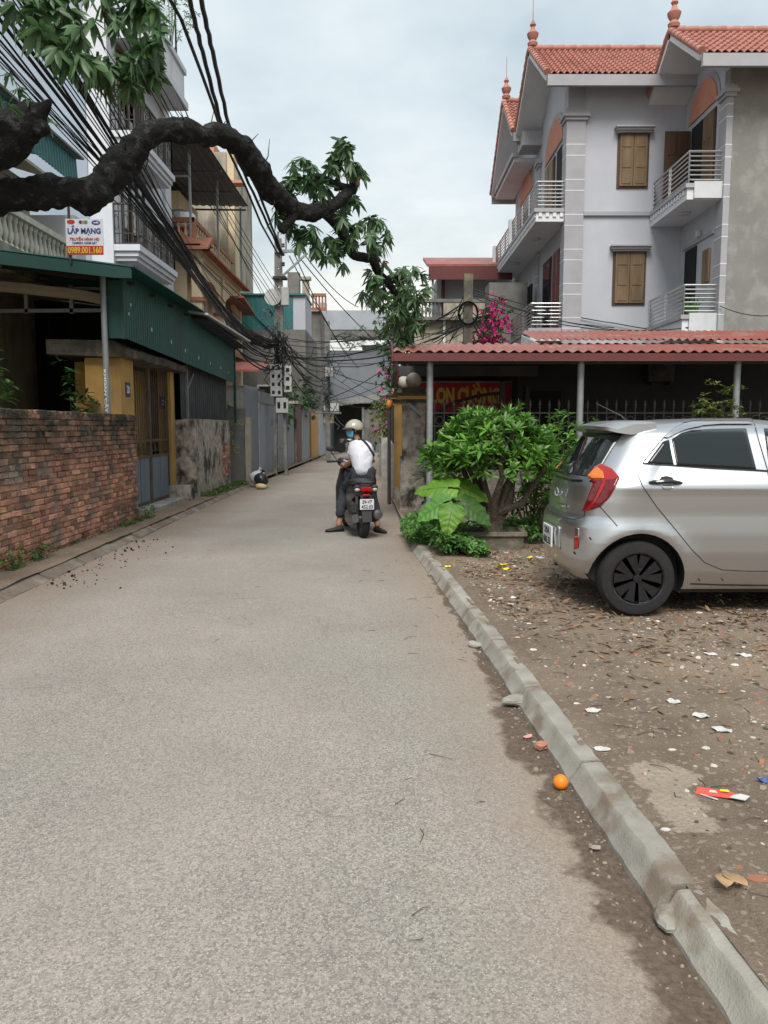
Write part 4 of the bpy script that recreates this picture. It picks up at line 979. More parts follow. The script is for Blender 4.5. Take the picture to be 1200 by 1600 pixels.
# main bundle: thick strands from overhead on the left down to the pole
LB, GB = 'black overhead cable in the thick bundle slanting down to the concrete pole', 'bundle of cables to the concrete pole'
ends = lambda: Vector((-3.2+random.uniform(-.12,.08), 24.55+random.uniform(-.08,.08), random.uniform(3.92,4.18)))
strands = [(-75,.026),(-60,.020),(-50,.03),(-38,.03),(-20,.05),(-8,.055),(6,.04),(14,.02),(22,.02),(30,.03),(38,.045),(44,.05),(52,.03),(60,.018),(70,.016),(84,.026),(92,.018),(-90,.016),(105,.012)]
for u, r in strands:
    D = random.uniform(9.6,10.6); a = P(u, 0, D); e = ends(); gp = P(305+u*.10+random.uniform(-5,5), 428+random.uniform(-6,6), 17.2); far_a = gp + (a-gp)*2.2
    cable(sag(far_a, gp, .03, 12, .03) + sag(gp, e, random.uniform(.25,.55), 9, .03)[1:], r*.52, LB, GB)
LC, GC = 'thin slack service cable crossing in front of the white townhouse', 'thin cables left of the road'
for u, v, z in ((120,0,5.2),(165,0,5.0),(190,0,4.9),(215,60,5.4),(225,60,5.6),(240,120,5.2),(0,60,3.9),(0,90,4.0),(0,45,4.1),(-30,30,4.3)):
    D = random.uniform(10.5,13); a = P(u, v, D); e = Vector((-3.2+random.uniform(-.15,.1), 24.6, z+random.uniform(-.1,.1))); cable(sag(e+(a-e)*1.5, e, random.uniform(.05,.3), 14, .02), .009, LC, GC)
for dx in (0,.22):
    pts = [P(440+dx*9,398,24.5), P(395+dx*40,300,19), P(346+dx*50,195,15.2), P(316+dx*72,80,12.6), P(296+dx*82,0,11.2)]; pts.append(pts[-1]+(pts[-1]-pts[-2])*3)
    pp = []
    for a, b in zip(pts[:-1], pts[1:]): pp += [a.lerp(b, t/6) + Vector((.006*math.cos(t*3),0,.012*math.sin(t*4))) for t in range(6)]
    cable(pp, .034, 'thick twisted black power cable running down to the pole top', 'twisted power cables')
pts = [P(437,402,24.5), P(408,350,20), P(383,290,17.5), P(352,225,15.5), P(333,165,14), P(315,115,13), P(298,70,12), P(283,30,11.4), P(266,0,11)]; pts.append(pts[-1]+(pts[-1]-pts[-2])*4)
cable(pts, .027, 'single wavy black cable hanging left of the twisted power cables', None)
# slack loops around the pole
LT, GT = 'slack tangled telecom cable looped around the concrete pole', 'tangled cables on the pole'
for k in range(46):
    z = random.uniform(3.1,5.0); a = Vector((-3.2+random.uniform(-.30,.28), 24.5+random.uniform(-.15,.3), z)); q = [a]
    for j in range(5): q.append(q[-1] + Vector((random.uniform(-.26,.26), random.uniform(-.1,.1), random.uniform(-.34,.12))))
    q = [Vector((max(-3.75,min(-2.75,p.x)), p.y, p.z)) for p in q]
    pp = []
    for i in range(len(q)-1):
        for t in (0,.33,.66): pp.append(q[i].lerp(q[i+1], t))
    cable(pp, random.choice((.010,.014,.018)), LT, GT, random.choice(('cable','cable','cable_grey')), 'slack_cable', 5)
for k in range(9): 
    x = -3.2+random.uniform(-.12,.22); cable([Vector((x+random.uniform(-.05,.05),24.46,zz)) for zz in np.linspace(4.3,random.uniform(1.95,2.9),9)], .016, LT, GT, 'cable', 'slack_cable', 5)
LD, GD = 'slack black cable drooping into the pole below the main bundle', 'drooping cables beside the green canopy'
for k in range(12):
    a = P(random.uniform(330,365), random.uniform(470,520), 21.5); e = Vector((-3.2+random.uniform(-.2,.2),24.5,random.uniform(3.2,4.0))); cable(sag(a, e, random.uniform(.15,.55), 10, .05), random.choice((.010,.014,.02)), LD, GD)
# far pole and cables across the lane
fp = thing('utility_pole', 'thin far utility pole smothered in cables by the lane end', 'pole', (-2.55,36.3,.01))
boxpart(fp, 'shaft', 'pole_conc', (-2.66,36.2,-.02), (-2.44,36.4,6.2)); boxpart(fp, 'meter_box', 'meter_box', (-2.62,36.02,3.75), (-2.30,36.19,4.2))
LF, GF = 'tangled cable hanging on the thin far pole', 'tangled cables on the far pole'
for k in range(26):
    a = Vector((-2.5+random.uniform(-.3,.3), 36.1, random.uniform(2.2,5.2))); q = [a]
    for j in range(4): q.append(q[-1]+Vector((random.uniform(-.35,.35), random.uniform(-.1,.1), random.uniform(-.4,.1))))
    cable(q, random.choice((.016,.022)), LF, GF, random.choice(('cable','cable_grey')), 'slack_cable', 5)
LX, GX_ = 'black cable strung between the two poles on the left of the lane', 'cables between left poles'
for k in range(9):
    a = Vector((-3.1+random.uniform(-.1,.2),24.7,random.uniform(3.4,4.3))); e = Vector((-2.5,36.2,random.uniform(2.4,5.0))); cable(sag(a, e, random.uniform(.1,.6), 10, .03), random.choice((.014,.02,.03)), LX, GX_)
for u0, v0, u1, v1 in ((452,400,560,575),(458,392,545,560),(462,395,620,560),(470,390,560,480)):
    cable(sag(P(u0,v0,24.6), P(u1,v1,38), .25, 10), .017, 'cable running from the pole top down toward the lane end', 'cables from the pole top')
LR, GR_ = 'black cable strung across the lane between the concrete pole and the right pole', 'cables across the lane'
RP = Vector((2.27,22,0))
for k in range(8):
    a = Vector((-3.05,24.6,random.uniform(3.5,4.2))); e = Vector((RP.x-.08,22,random.uniform(3.9,4.9))); cable(sag(a, e, random.uniform(.15,.7), 14, .03), random.choice((.010,.014,.022)), LR, GR_)
LQ, GQ = 'cable crossing the lane end from the far pole to the vine', 'cables across the lane end'
for k in range(7):
    a = Vector((-2.45,36.2,random.uniform(2.6,4.6))); e = Vector((.25,34.5,random.uniform(2.4,4.6))); cable(sag(a, e, random.uniform(.05,.4), 10, .02), random.choice((.012,.018)), LQ, GQ)

# ------------------------------------------------------------------ mango tree with its long limb over the road
mt = thing('mango_tree', 'dark old mango tree limb arching over the road with leaf clusters', 'tree', (-5.35,8.7,.07))
def bark_tube(name, pts, m='bark', n=16, sub=8, amp=.16, parent=mt):
    """(u,v,D,radius px) control points -> knobbly limb"""
    c = [(P(u,v,D) if not isinstance(u, Vector) else u, (r*D/FPX if not isinstance(u, Vector) else r)) for u, v, D, r in pts]
    pp, rr = [], []
    for i in range(len(c)-1):
        p0, p1, p2, p3 = (c[max(i-1,0)][0], c[i][0], c[i+1][0], c[min(i+2,len(c)-1)][0])
        for k in range(sub):
            t = k/sub; pp.append(.5*((2*p1)+(p2-p0)*t+(2*p0-5*p1+4*p2-p3)*t*t+(3*p1-p0-3*p2+p3)*t**3)); rr.append(lerp(c[i][1], c[i+1][1], t))
    pp.append(c[-1][0]); rr.append(c[-1][1])
    mb = MB().tube(pp, rr, n)
    for i in range(len(pp)):
        for k in range(n):
            j = i*n+k; v = Vector(mb.v[j]); d = v-pp[i]; f = 1+amp*.7*noise.noise(v*4.5)+amp*.6*noise.noise(v*11)+amp*.35*noise.noise(Vector((k*1.9, i*.12, v.z*3)))+amp*.25*noise.noise(v*21)+amp*.55*max(0.,noise.noise(v*8+Vector((7,3,1)))-.15)
            mb.v[j] = tuple(pp[i]+d*f)
    return mb.build(name, m, parent, 60, True), pp
V_ = Vector
bark_tube('trunk', [(V_((-5.35,8.7,-.1)),0,0,.5),(V_((-5.35,8.7,1)),0,0,.40),(V_((-5.3,8.8,2.6)),0,0,.36),(V_((-5.2,8.9,3.7)),0,0,.36),(V_((-5.1,8.7,5.0)),0,0,.28),(V_((-4.6,8.2,6.4)),0,0,.18),(V_((-3.9,7.6,7.4)),0,0,.09)])
_, LP = bark_tube('limb', [(-150,345,9.0,34),(-20,312,9,26),(60,303,9,24),(105,300,9.05,22),(140,306,9.1,25),(163,290,9.2,22),(186,258,9.3,25),(204,240,9.35,22),(228,213,9.4,18),(262,203,9.5,15),(295,206,9.6,17),(318,212,9.75,14),(345,212,9.9,15),(378,230,10.2,16),(398,258,10.4,18),(412,280,10.6,15),(428,302,10.8,17),(450,322,11,15),(480,333,11.2,12),(498,329,11.3,13),(518,322,11.4,10),(540,305,11.6,8),(557,284,11.8,3)], n=24, amp=.34, sub=10)
bark_tube('limb_stub', [(-90,250,8.7,50),(-20,225,8.6,42),(25,205,8.5,32),(50,185,8.45,24),(66,172,8.42,13),(79,157,8.4,3)], n=14, amp=.3)
bark_tube('limb_stub', [(52,190,8.45,16),(62,197,8.42,13),(71,206,8.4,8)], n=10, amp=.3)
bark_tube('limb_stub', [(462,330,11.05,9),(452,345,11,8),(440,362,10.95,6)], n=10)
bark_tube('branch', [(508,332,11.35,10),(530,354,11.6,9),(545,385,11.8,8),(553,399,12,7),(572,403,12.1,7),(583,406,12.2,8),(591,426,12.3,6),(605,440,12.4,6),(617,457,12.5,5),(632,480,12.6,3)], n=10)
bark_tube('branch', [(556,297,11.7,7),(528,290,11.6,6),(500,276,11.5,5),(478,278,11.4,4),(455,292,11.3,2)], n=8)
bark_tube('branch', [(600,438,12.4,5),(625,434,12.5,4),(642,432,12.6,2)], n=8); bark_tube('branch', [(525,298,11.6,4),(530,262,11.6,3),(536,225,11.6,2)], n=6)
MB().tube([P(545,300,11.66), P(558,284,11.8), P(566,272,11.85)], [.05,.035,.004], 7).build('broken_tip', 'wood_cut', mt, False, True)
for _ in range(34):     # dead twigs and torn shoots along the limb
    i_ = random.randrange(12, len(LP)-6); b_ = LP[i_]; d_ = (rv()+Vector((0,-.2,.35))).normalized(); L_ = random.uniform(.12,.34)
    MB().tube([b_+d_*.06, b_+d_*(.1+L_*.5)+rv(.03), b_+d_*(.1+L_)+rv(.05)], [.012,.007,.003], 5).build('twig','bark',mt,False,True)
lf = Leaves()
def clus(u, v, D, rp, n, ln=.165, wd=.062, per=11, ax=(0,0,-.7), spread=(25,100)):
    for _ in range(n):
        q = P(u+random.gauss(0,rp*.55), v+random.gauss(0,rp*.55), D+random.gauss(0,.22)); lf.rosette(q, Vector(ax)+rv(.8), per, ln, wd, spread, .45)
for u, v, rp, n in ((455,285,18,8),(475,262,16,6),(500,290,18,8),(525,250,20,10),(535,225,12,6),(552,265,16,7),(540,318,14,5),(440,335,12,4),(472,365,16,8),(500,375,16,8),(520,388,16,8),(508,402,12,4),(535,345,16,6),(552,365,18,7),(580,348,14,6),(592,370,14,6),(585,388,12,4),(580,432,15,7),(588,455,11,5),(625,418,18,8),(647,424,15,7),(630,450,20,10),(610,470,16,8),(630,492,22,14),(642,515,18,11),(622,530,15,8),(652,490,13,5),(660,450,12,4),(655,470,12,4)):
    clus(u, v, interp(u, [(440,11.2),(550,11.8),(660,12.6)]), rp, n if u < 600 else max(2, int(n*.65)))
for _ in range(46): clus(random.uniform(20,245), random.uniform(-60,60), random.uniform(7.2,8.2), 18, 1, .165, .072, 12)
for u, v, n in ((110,95,5),(150,100,6),(205,85,7),(225,115,5),(170,115,3),(60,45,5),(90,60,4),(235,60,4),(200,140,2)): clus(u, v, 7.6, 16, n+1, .165, .072, 12)
for u, v in ((10,120),(30,140),(20,165),(45,150),(55,165),(8,150),(75,185),(70,190)): clus(u, v, 8.3, 9, 1, .13, .045, 7)
bark_tube('branch', [(V_((-4.4,8.0,6.7)),0,0,.12),(V_((-3.7,7.7,6.2)),0,0,.07),(V_((-3.2,7.6,5.9)),0,0,.04),(V_((-2.7,7.6,5.6)),0,0,.02)], n=8)
bark_tube('branch', [(V_((-5.1,8.6,5.2)),0,0,.07),(V_((-4.6,8.4,5.2)),0,0,.03),(V_((-4.1,8.3,5.0)),0,0,.012)], n=6)
lf.build('crown', 'leaf_mango', mt)

# ------------------------------------------------------------------ right: grey three storey house
gh = thing('grey_villa', 'three storey pale grey house with red tiled gables and balconies', 'house', (8.5, 25, 0))
FXH, SY = 4.9, 22.0
boxpart(gh, 'wall', 'grey_wall', (FXH,SY,0), (8.0,30.6,10.5))
boxpart(gh, 'wing_wall', 'render_grey', (8.0,19.3,0), (15,30.6,9.75)); boxpart(gh, 'wing_side', 'grey_wall', (7.99,19.55,0), (7.999,21.999,9.9))
MB().prism([(19.3,9.75),(22.3,9.75),(20.7,11.0)], 8.0, 14.9, 'yz').build('wing_gable', 'grey_wall', gh, False, True)
MB().prism([(21.6,10.5),(26.2,10.5),(24,12.05)], FXH+.02, 12, 'yz').build('gable_wall', 'grey_wall', gh, False, True)
MB().prism([(26.21,10.5),(30.6,10.5),(28.3,12.2)], FXH+.02, 12, 'yz').build('gable_wall', 'grey_wall', gh, False, True)
def pilaster(x0, y0, x1, y1, z0, z1):
    p = boxpart(gh, 'pilaster', 'grey_trim', (x0,y0,z0), (x1,y1,z1))
    g = MB(); z = z0+.55; k = 0
    while z < z1-.3:
        g.box((x0-.004,y0-.004,z), (x1+.004,y1,z+.022)); z += (.62 if k % 2 else .28); k += 1
    g.build('joint', 'soffit', p, False, True)['kind'] = 'stuff'
    c = MB(); 
    for e, a, b in ((.05,-.30,-.22),(.10,-.22,-.14),(.06,-.14,-.06)): c.box((x0-e,y0-e,z1+a), (x1+e,y1,z1+b))
    c.build('capital', 'grey_trim', p, False, True)
pilaster(4.83,21.93,5.33,22.4,0,9.85); boxpart(gh, 'pilaster_head', 'grey_trim', (4.86,21.96,9.86), (5.31,22.4,10.45))
pilaster(4.84,25.7,5.2,26.1,0,9.85); pilaster(7.955,19.29,8.1,19.72,0,9.4)
boxpart(gh, 'string_course', 'grey_trim', (5.34,21.93,7.12), (7.15,21.999,7.22))
def shutter_window(x0, z0, x1, z1, y, hood=True):
    w = boxpart(gh, 'window', 'shutter_dark', (x0-.03,y-.035,z0-.03), (x1+.03,y-.001,z1+.03))
    mid = (x0+x1)/2
    for a, b in ((x0+.03,mid-.008),(mid+.008,x1-.03)):
        s = boxpart(w, 'shutter', 'shutter', (a,y-.07,z0+.02), (b,y-.036,z1-.02)); h = z1-z0-.04; pb = MB()
        for f0, f1 in ((.04,.30),(.35,.70),(.75,.96)): pb.box((a+.055,y-.082,z0+.02+h*f0), (b-.055,y-.0705,z0+.02+h*f1), bev=.009)
        pb.build('raised_panel', 'shutter', s, False, True)
    if hood:
        hd = MB(); hd.box((x0-.10,y-.20,z1+.05), (x1+.10,y-.001,z1+.11)); hd.box((x0-.06,y-.15,z1+.0),(x1+.06,y-.001,z1+.05)); hd.box((x0-.13,y-.25,z1+.11),(x1+.13,y-.001,z1+.15)); hd.build('window_hood', 'grey_trim', gh, False, True)
shutter_window(6.23,7.86,7.01,9.22,SY); shutter_window(6.20,4.81,7.03,6.18,SY)
def steel_rail(pts, z0, h, m='steel', bars=6, post=.5):
    mb = MB()
    for a, b in zip(pts[:-1], pts[1:]):
        a, b = Vector((*a,z0)), Vector((*b,z0)); L = (b-a).length; n = max(1, round(L/1.2))
        for k in range(bars+1): z = .10+(h-.10)*k/bars; mb.tube([a+Vector((0,0,z)), b+Vector((0,0,z))], .018 if k < bars else .028, 6)
        for k in range(n+1):
            p = a.lerp(b, k/n); t = (b-a).normalized()*.05
            for q in ((p-t, p+t) if 0 < k < n else (p,)): mb.tube([q, q+Vector((0,0,h))], .022, 6)
    return mb.build('railing', m, gh, True, True)
def dentils(x, y0, y1, z, axis='y', d=.10):
    mb = MB(); k = y0+.05
    while k < y1-.08:
        mb.box((x-.035,k,z-.11),(x+.0,k+.09,z)) if axis == 'y' else mb.box((k,x-.035,z-.11),(k+.09,x,z)); k += .19
    mb.build('dentil_band', 'soffit', gh, False, True)['kind'] = 'stuff'
# street side balconies
def balcony(x0, x1, y0, y1, zt, th, m_side='soffit', near_rail=True):
    s = MB(); s.box((x0,y0,zt-th), (x1,y1,zt-.10)); s.build('balcony_slab', m_side, gh, False, True)
    e = MB(); e.box((x0-.05,y0-.05,zt-.099), (x1,y1,zt)); e.build('balcony_edge', 'grey_trim', gh, False, True)
balcony(4.08,4.898,22.05,30.2,7.33,.34); steel_rail([(4.86,22.1),(4.12,22.1),(4.12,30.1)], 7.33, .70); dentils(4.08,22.05,30.1,7.22); dentils(22.05,4.1,4.85,7.22,'x')
boxpart(gh, 'balcony_post', 'soffit', (4.02,26.3,7.331), (4.22,26.5,8.12)); boxpart(gh, 'balcony_post', 'soffit', (4.02,30.05,7.331), (4.22,30.25,8.12))
balcony(3.98,4.898,22.05,29.5,4.18,.34); steel_rail([(4.86,22.1),(4.02,22.1),(4.02,29.4)], 4.18, .66)
balcony(7.15,7.989,19.42,21.998,7.2,.36); steel_rail([(7.97,19.46),(7.19,19.46),(7.19,21.95)], 7.2, .74); dentils(7.15,19.5,21.95,7.09)
boxpart(gh, 'balcony_end', 'white_paint', (7.3,19.36,6.86), (7.985,19.415,7.24))
balcony(7.15,7.989,19.42,21.998,4.17,.5); steel_rail([(7.97,19.46),(7.19,19.46),(7.19,21.95)], 4.17, .70); boxpart(gh, 'balcony_end', 'white_paint', (7.3,19.36,3.6), (7.985,19.415,4.21))
for x, y, z in ((4.45,24,6.985),(4.45,27.5,6.985),(7.55,20.6,6.835)): MB().lathe([(.12,-.05),(.15,-.02),(.15,.0)], (x,y,z), 16).build('ceiling_lamp', 'awning_white', gh, True, True)
def lunette(x, yc, hw, zb, h, d=-1):
    n = 18; poly = lambda s: [(yc-hw*s*math.cos(math.pi*i/n), zb+h*s*math.sin(math.pi*i/n)) for i in range(n+1)]
    MB().prism(poly(1.18), x+d*.02, x, 'yz').build('arch_surround', 'grey_trim', gh, False, True); MB().prism(poly(1), x+d*.045, x+d*.021, 'yz').build('arch_panel', 'salmon', gh, False, True)
lunette(FXH,23.75,1.15,9.32,.85); lunette(7.99,20.75,.85,9.30,.75); lunette(FXH,28.2,1.15,9.32,.85)
def fdoor(x, y0, y1, z0, z1, m='shutter', d=-1, fr='shutter_dark', pan=True):
    o = boxpart(gh, 'door', fr, (x-.03,y0,z0), (x-.001,y1,z1)); n = 2; w = (y1-y0-.1)/n
    for k in range(n):
        a = y0+.05+k*w; s = boxpart(o, 'door_leaf', m, (x-.06,a+.01,z0+.02), (x-.031,a+w-.01,z1-.05)); pb = MB()
        if pan:
            for f0, f1 in ((.05,.32),(.36,.62),(.66,.95)): pb.box((x-.072,a+.08,lerp(z0,z1,f0)), (x-.0605,a+w-.08,lerp(z0,z1,f1)), bev=.008)
            pb.build('raised_panel', m, s, False, True)
fdoor(FXH,23.6,24.9,7.34,9.2); boxpart(gh,'door_opening','dark_void',(FXH-.02,22.5,7.34),(FXH-.001,23.35,9.2)); boxpart(gh,'door_opening','shutter_dark',(FXH-.025,27.6,7.34),(FXH-.001,29.4,8.9))
fdoor(FXH,22.6,23.5,4.2,6.45,'red_trim'); fdoor(FXH,23.8,24.9,4.2,6.45,'glass_dark',pan=False); boxpart(gh,'window','dark_void',(FXH-.025,26.8,4.6),(FXH-.001,28.6,6.2)); 
grl = MB()
for k in range(10): grl.bar((FXH-.05,26.85+k*.19,4.6),(FXH-.05,26.85+k*.19,6.2),.02)
for z in (4.65,5.1,5.6,6.15): grl.bar((FXH-.05,26.8,z),(FXH-.05,28.6,z),.03)
grl.build('window_grille','iron_dark',gh,False,True)
boxpart(gh,'door_opening','dark_void',(7.96,20.75,7.22),(7.988,21.45,9.15)); fdoor(7.99,19.95,20.7,7.22,9.15)
MB().box((7.30,21.50,7.24),(7.96,21.55,9.12)).build('open_shutter','shutter_dark',gh,False,True)
ps = MB()
for f0,f1 in ((.05,.3),(.36,.62),(.68,.95)): 
    for a in (7.36,7.66): ps.box((a,21.485,lerp(7.24,9.12,f0)),(a+.22,21.499,lerp(7.24,9.12,f1)),bev=.006)
ps.build('open_shutter_panels','shutter_dark',gh,False,True)
boxpart(gh,'door_opening','dark_void',(7.96,20.85,4.2),(7.988,21.6,6.1)); boxpart(gh,'window','shutter',(7.93,19.95,5.05),(7.988,20.35,5.85)); boxpart(gh,'door_trim','grey_trim',(7.94,19.75,6.15),(7.988,21.75,6.24))
boxpart(gh,'wall_lamp','awning_white',(7.86,20.6,6.26),(7.985,20.72,6.42),.02)
pot = MB()
for k in range(26):
    a = random.uniform(0,6.28); b = Vector((7.5+.1*math.cos(a),19.75+.1*math.sin(a),4.2)); pot.tube([b, b+Vector((.08*math.cos(a),.08*math.sin(a),.28)), b+Vector((.24*math.cos(a),.2*math.sin(a),.42+random.uniform(-.1,.08)))],[.012,.014,.002],4)
o = pot.build('spiky_plant','leaf_ground',None,False); tag(o,'spiky potted plant behind the lower steel railing of the grey house','plant')
def tile_slope(A, B, C, D, parent):
    """A,B ridge ends; C,D eave ends below them: rows of curved tiles"""
    A,B,C,D = map(Vector,(A,B,C,D)); L=(B-A).length; S=(C-A).length; nr=max(3,round(S/.27)); nc=max(3,round(L/.165)); k=6
    nrm=((B-A).cross(C-A)).normalized(); nrm = nrm if nrm.z>0 else -nrm
    mb=MB(); W=nc*k+1
    for r in range(nr):
        for s,(f,h) in enumerate(((0,.0),(1,.045))):
            t=(r+f)/nr*1.0; a=A.lerp(C,t); b=B.lerp(D,t)
            for i in range(W):
                ph=(i%k)/k; wv=.028*math.sin(ph*2*math.pi)+.012*math.sin(ph*4*math.pi)
                mb.v.append(a.lerp(b,i/(W-1))+nrm*(h+wv+.01+.004*noise.noise(Vector((r*3.1,i//k*1.7,2)))))
    for r in range(2*nr-1):
        for i in range(W-1): mb.f.append((r*W+i,r*W+i+1,(r+1)*W+i+1,(r+1)*W+i))
    rr=[]
    for r in range(2*nr-1):
        rr += [((r//2)*37.7+(i//k)*13.3)%1.0*.5 + random.random()*.02 for i in range(W-1)]
    o=mb.build('roof_tiles','rooftile',parent,50,True,rnd=rr); o['kind']='stuff'
    bt=MB(); e=nrm*.0
    bt.add([A-nrm*.02,B-nrm*.02,D-nrm*.02,C-nrm*.02,A-nrm*.14,B-nrm*.14,D-nrm*.14,C-nrm*.14],[(0,1,2,3),(7,6,5,4),(0,4,5,1),(2,6,7,3),(1,5,6,2),(0,3,7,4)]); bt.build('roof_slab','soffit',parent,False,True)
    return nrm
vt_proto=[None]
def barrel_row(parent, a, b, name, r=.09, step=.27):
    a,b=Vector(a),Vector(b); d=(b-a); n=max(1,round(d.length/step)); d.normalize()
    if vt_proto[0] is None:
        mb=MB().tube([(0,0,0),(.15,0,.006),(.30,0,.012)],[r*.82,r*.95,r],10); me=bpy.data.meshes.new('verge_tile'); me.from_pydata(mb.v,[],mb.f); me.materials.append(MAT['rooftile']); fix_normals(me)
        me.polygons.foreach_set('use_smooth',[True]*len(me.polygons)); me.set_sharp_from_angle(angle=R(40)); vt_proto[0]=me
    q=parent; off=Vector()
    while q is not None: off+=q.location; q=q.parent
    for i in range(n):
        o=bpy.data.objects.new(name,vt_proto[0]); col.objects.link(o); o.parent=parent; o.location=a.lerp(b,i/n)-off; o.rotation_euler=d.to_track_quat('X','Z').to_euler(); o.scale=((b-a).length/n/.27,1,1)
def gable_roof(xl, xr, yr, zr, yn, zn, yf, zf_, finial=True):
    rf=thing0('roof',gh,(xl,yr,zn))
    tile_slope((xl,yr,zr),(xr,yr,zr),(xl,yn,zn),(xr,yn,zn),rf); tile_slope((xl,yr,zr),(xr,yr,zr),(xl,yf,zf_),(xr,yf,zf_),rf)
    barrel_row(rf,(xl+.02,yr,zr+.06),(xl+.02,yn,zn+.06),'verge_tile'); barrel_row(rf,(xl+.02,yr,zr+.06),(xl+.02,yf,zf_+.06),'verge_tile'); barrel_row(rf,(xl,yr,zr+.07),(xr,yr,zr+.07),'ridge_tile',step=.33)
    for y,z in ((yn,zn),(yf,zf_)):
        s=-1 if y<yr else 1
        MB().box((xl+.03,y-(.10 if s<0 else 0),z-.30),(xr,y+(.10 if s>0 else 0),z-.03)).build('eave_board','grey_trim',rf,False,True)
    if finial: MB().lathe([(.13,0),(.15,.08),(.09,.16),(.15,.26),(.17,.34),(.08,.44),(.05,.52),(.09,.58),(.05,.66),(.012,.72),(.008,1.35)],(xl+.1,yr,zr+.12),12).build('finial','rooftile',rf,True,True)
def thing0(name,parent,loc):
    o=bpy.data.objects.new(name,None); col.objects.link(o); o.parent=parent; o.location=Vector(loc)-parent.location; o.empty_display_size=.1; return o
gable_roof(4.15,12,24.0,12.2,21.4,10.47,26.2,10.7); gable_roof(4.05,12,28.3,12.45,26.2,10.75,31.1,10.2); gable_roof(7.0,15,20.6,11.1,18.55,9.72,22.4,9.85)
boxpart(gh,'soffit_beam','grey_trim',(4.3,25.7,10.2),(4.9,26.6,10.62)); boxpart(gh,'eave_soffit','soffit',(4.2,26.7,10.02),(4.898,31.0,10.14)); boxpart(gh,'gutter','grey_trim',(4.12,26.6,10.141),(4.32,31.05,10.28))

# ------------------------------------------------------------------ right: red roofed shop porch
rc = thing('red_porch_roof', 'low rusty red corrugated porch roof on steel posts', 'canopy', (4.3, 13, 0))
mb=MB(); mb.sheet((.12,11.48,2.55),(8.9,0,.0),(0,1.8,.29),[(t,h) for t,h in waves(8.9,.15,.035,8)]); mb.build('roof_sheet','red_metal',rc,True,True)
mb=MB(); mb.sheet((2.5,13.05,2.88),(6.6,0,.0),(0,1.6,.32),[(t,h) for t,h in waves(6.6,.13,.04,8)]); mb.build('roof_sheet','red_metal',rc,True,True)
boxpart(rc,'added_shade_roof','interior_shade',(.5,13.29,2.76),(9,20,2.80));  # unseen flat sheet, added to keep daylight out of the porch
boxpart(rc,'front_fascia','red_trim',(.14,11.44,2.43),(9,11.475,2.54)); MB().prism([(11.44,2.43),(13.3,2.70),(13.3,2.9),(11.44,2.57)],.11,.135,'yz').build('side_fascia','red_trim',rc,False,True)
MB().prism([(13.05,2.84),(14.65,3.15),(14.65,2.84)],2.49,2.52,'yz').build('side_fascia','soffit',rc,False,True)
boxpart(rc,'side_beam','dark_sheet',(.14,11.6,2.30),(.2,16.5,2.42)); boxpart(rc,'inner_beam','dark_sheet',(.2,14.6,2.42),(2.8,14.7,2.60)); boxpart(rc,'inner_fascia','red_trim',(.2,14.0,2.3),(.26,16.8,2.55))
for x in (.67,2.87,5.15,7.4):
    MB().cyl((x,11.72,.0),(x,11.72,2.5),.048,n=14).build('post','galv',rc,True,True); boxpart(rc,'post_foot','concrete',(x-.09,11.63,.02),(x+.09,11.81,.16))
MB().bar((.2,11.72,2.44),(9,11.72,2.44),.06).build('front_beam','iron_dark',rc,False,True)
for k in range(7): MB().bar((.7+k*1.2,11.6,2.45),(.7+k*1.2,13.3,2.72),.05).build('rafter','iron_dark',rc,False,True)
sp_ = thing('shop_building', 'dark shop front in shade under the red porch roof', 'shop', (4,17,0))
boxpart(sp_,'wall','interior_shade',(2.75,15.9,0),(9,16.1,2.78)); boxpart(sp_,'side_wall','interior_shade',(2.65,15.9,0),(2.745,19,2.78)); boxpart(sp_,'back_wall','interior_shade',(.4,18.6,0),(2.64,18.7,2.78))
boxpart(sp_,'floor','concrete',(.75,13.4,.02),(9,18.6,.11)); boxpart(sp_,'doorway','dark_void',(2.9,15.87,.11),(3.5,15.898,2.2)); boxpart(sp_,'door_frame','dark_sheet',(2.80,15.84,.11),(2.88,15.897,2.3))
bn = thing('shop_banner', 'red shop banner with yellow lettering hung under the porch', 'banner', (1.7,16.6,1.7))
l,r_ = P(652,598,16.6),P(800,641,16.6); boxpart(bn,'sheet','red_banner',(l.x,16.6,r_.z-.05),(r_.x,16.615,l.z)); boxpart(bn,'rail','galv',(l.x,16.585,l.z+.002),(r_.x,16.62,l.z+.03))
text_obj('SALON CƯỜNG',1.70,.44,'letter_yellow',bn,Vector(((l.x+r_.x)/2-.12,16.597,(l.z+r_.z)/2+.07))-bn.location,(1,0,0),(0,0,1),.055)
text_obj('ĐT: 0984 521 365',.62,.085,'letter_white',bn,Vector((r_.x-.45,16.597,r_.z+.06))-bn.location,(1,0,0),(0,0,1),.01)
ac = thing('air_conditioner','white outdoor air conditioner unit on the dark shop wall','air conditioner',(5.45,15.7,2.3)); l,r_=P(1010,562,15.75),P(1050,597,15.75)
boxpart(ac,'casing','dark_sheet',(l.x,15.62,r_.z),(r_.x,15.895,l.z),.02); MB().lathe([(.14,-.012),(.16,0),(.16,.004)],((l.x+r_.x)/2-.06,15.612,(l.z+r_.z)/2),20,'y').build('fan_guard','iron_dark',ac,True,True)
for xx in (l.x+.08,r_.x-.08): boxpart(ac,'bracket','iron_dark',(xx,15.62,r_.z-.05),(xx+.03,15.899,r_.z-.001))
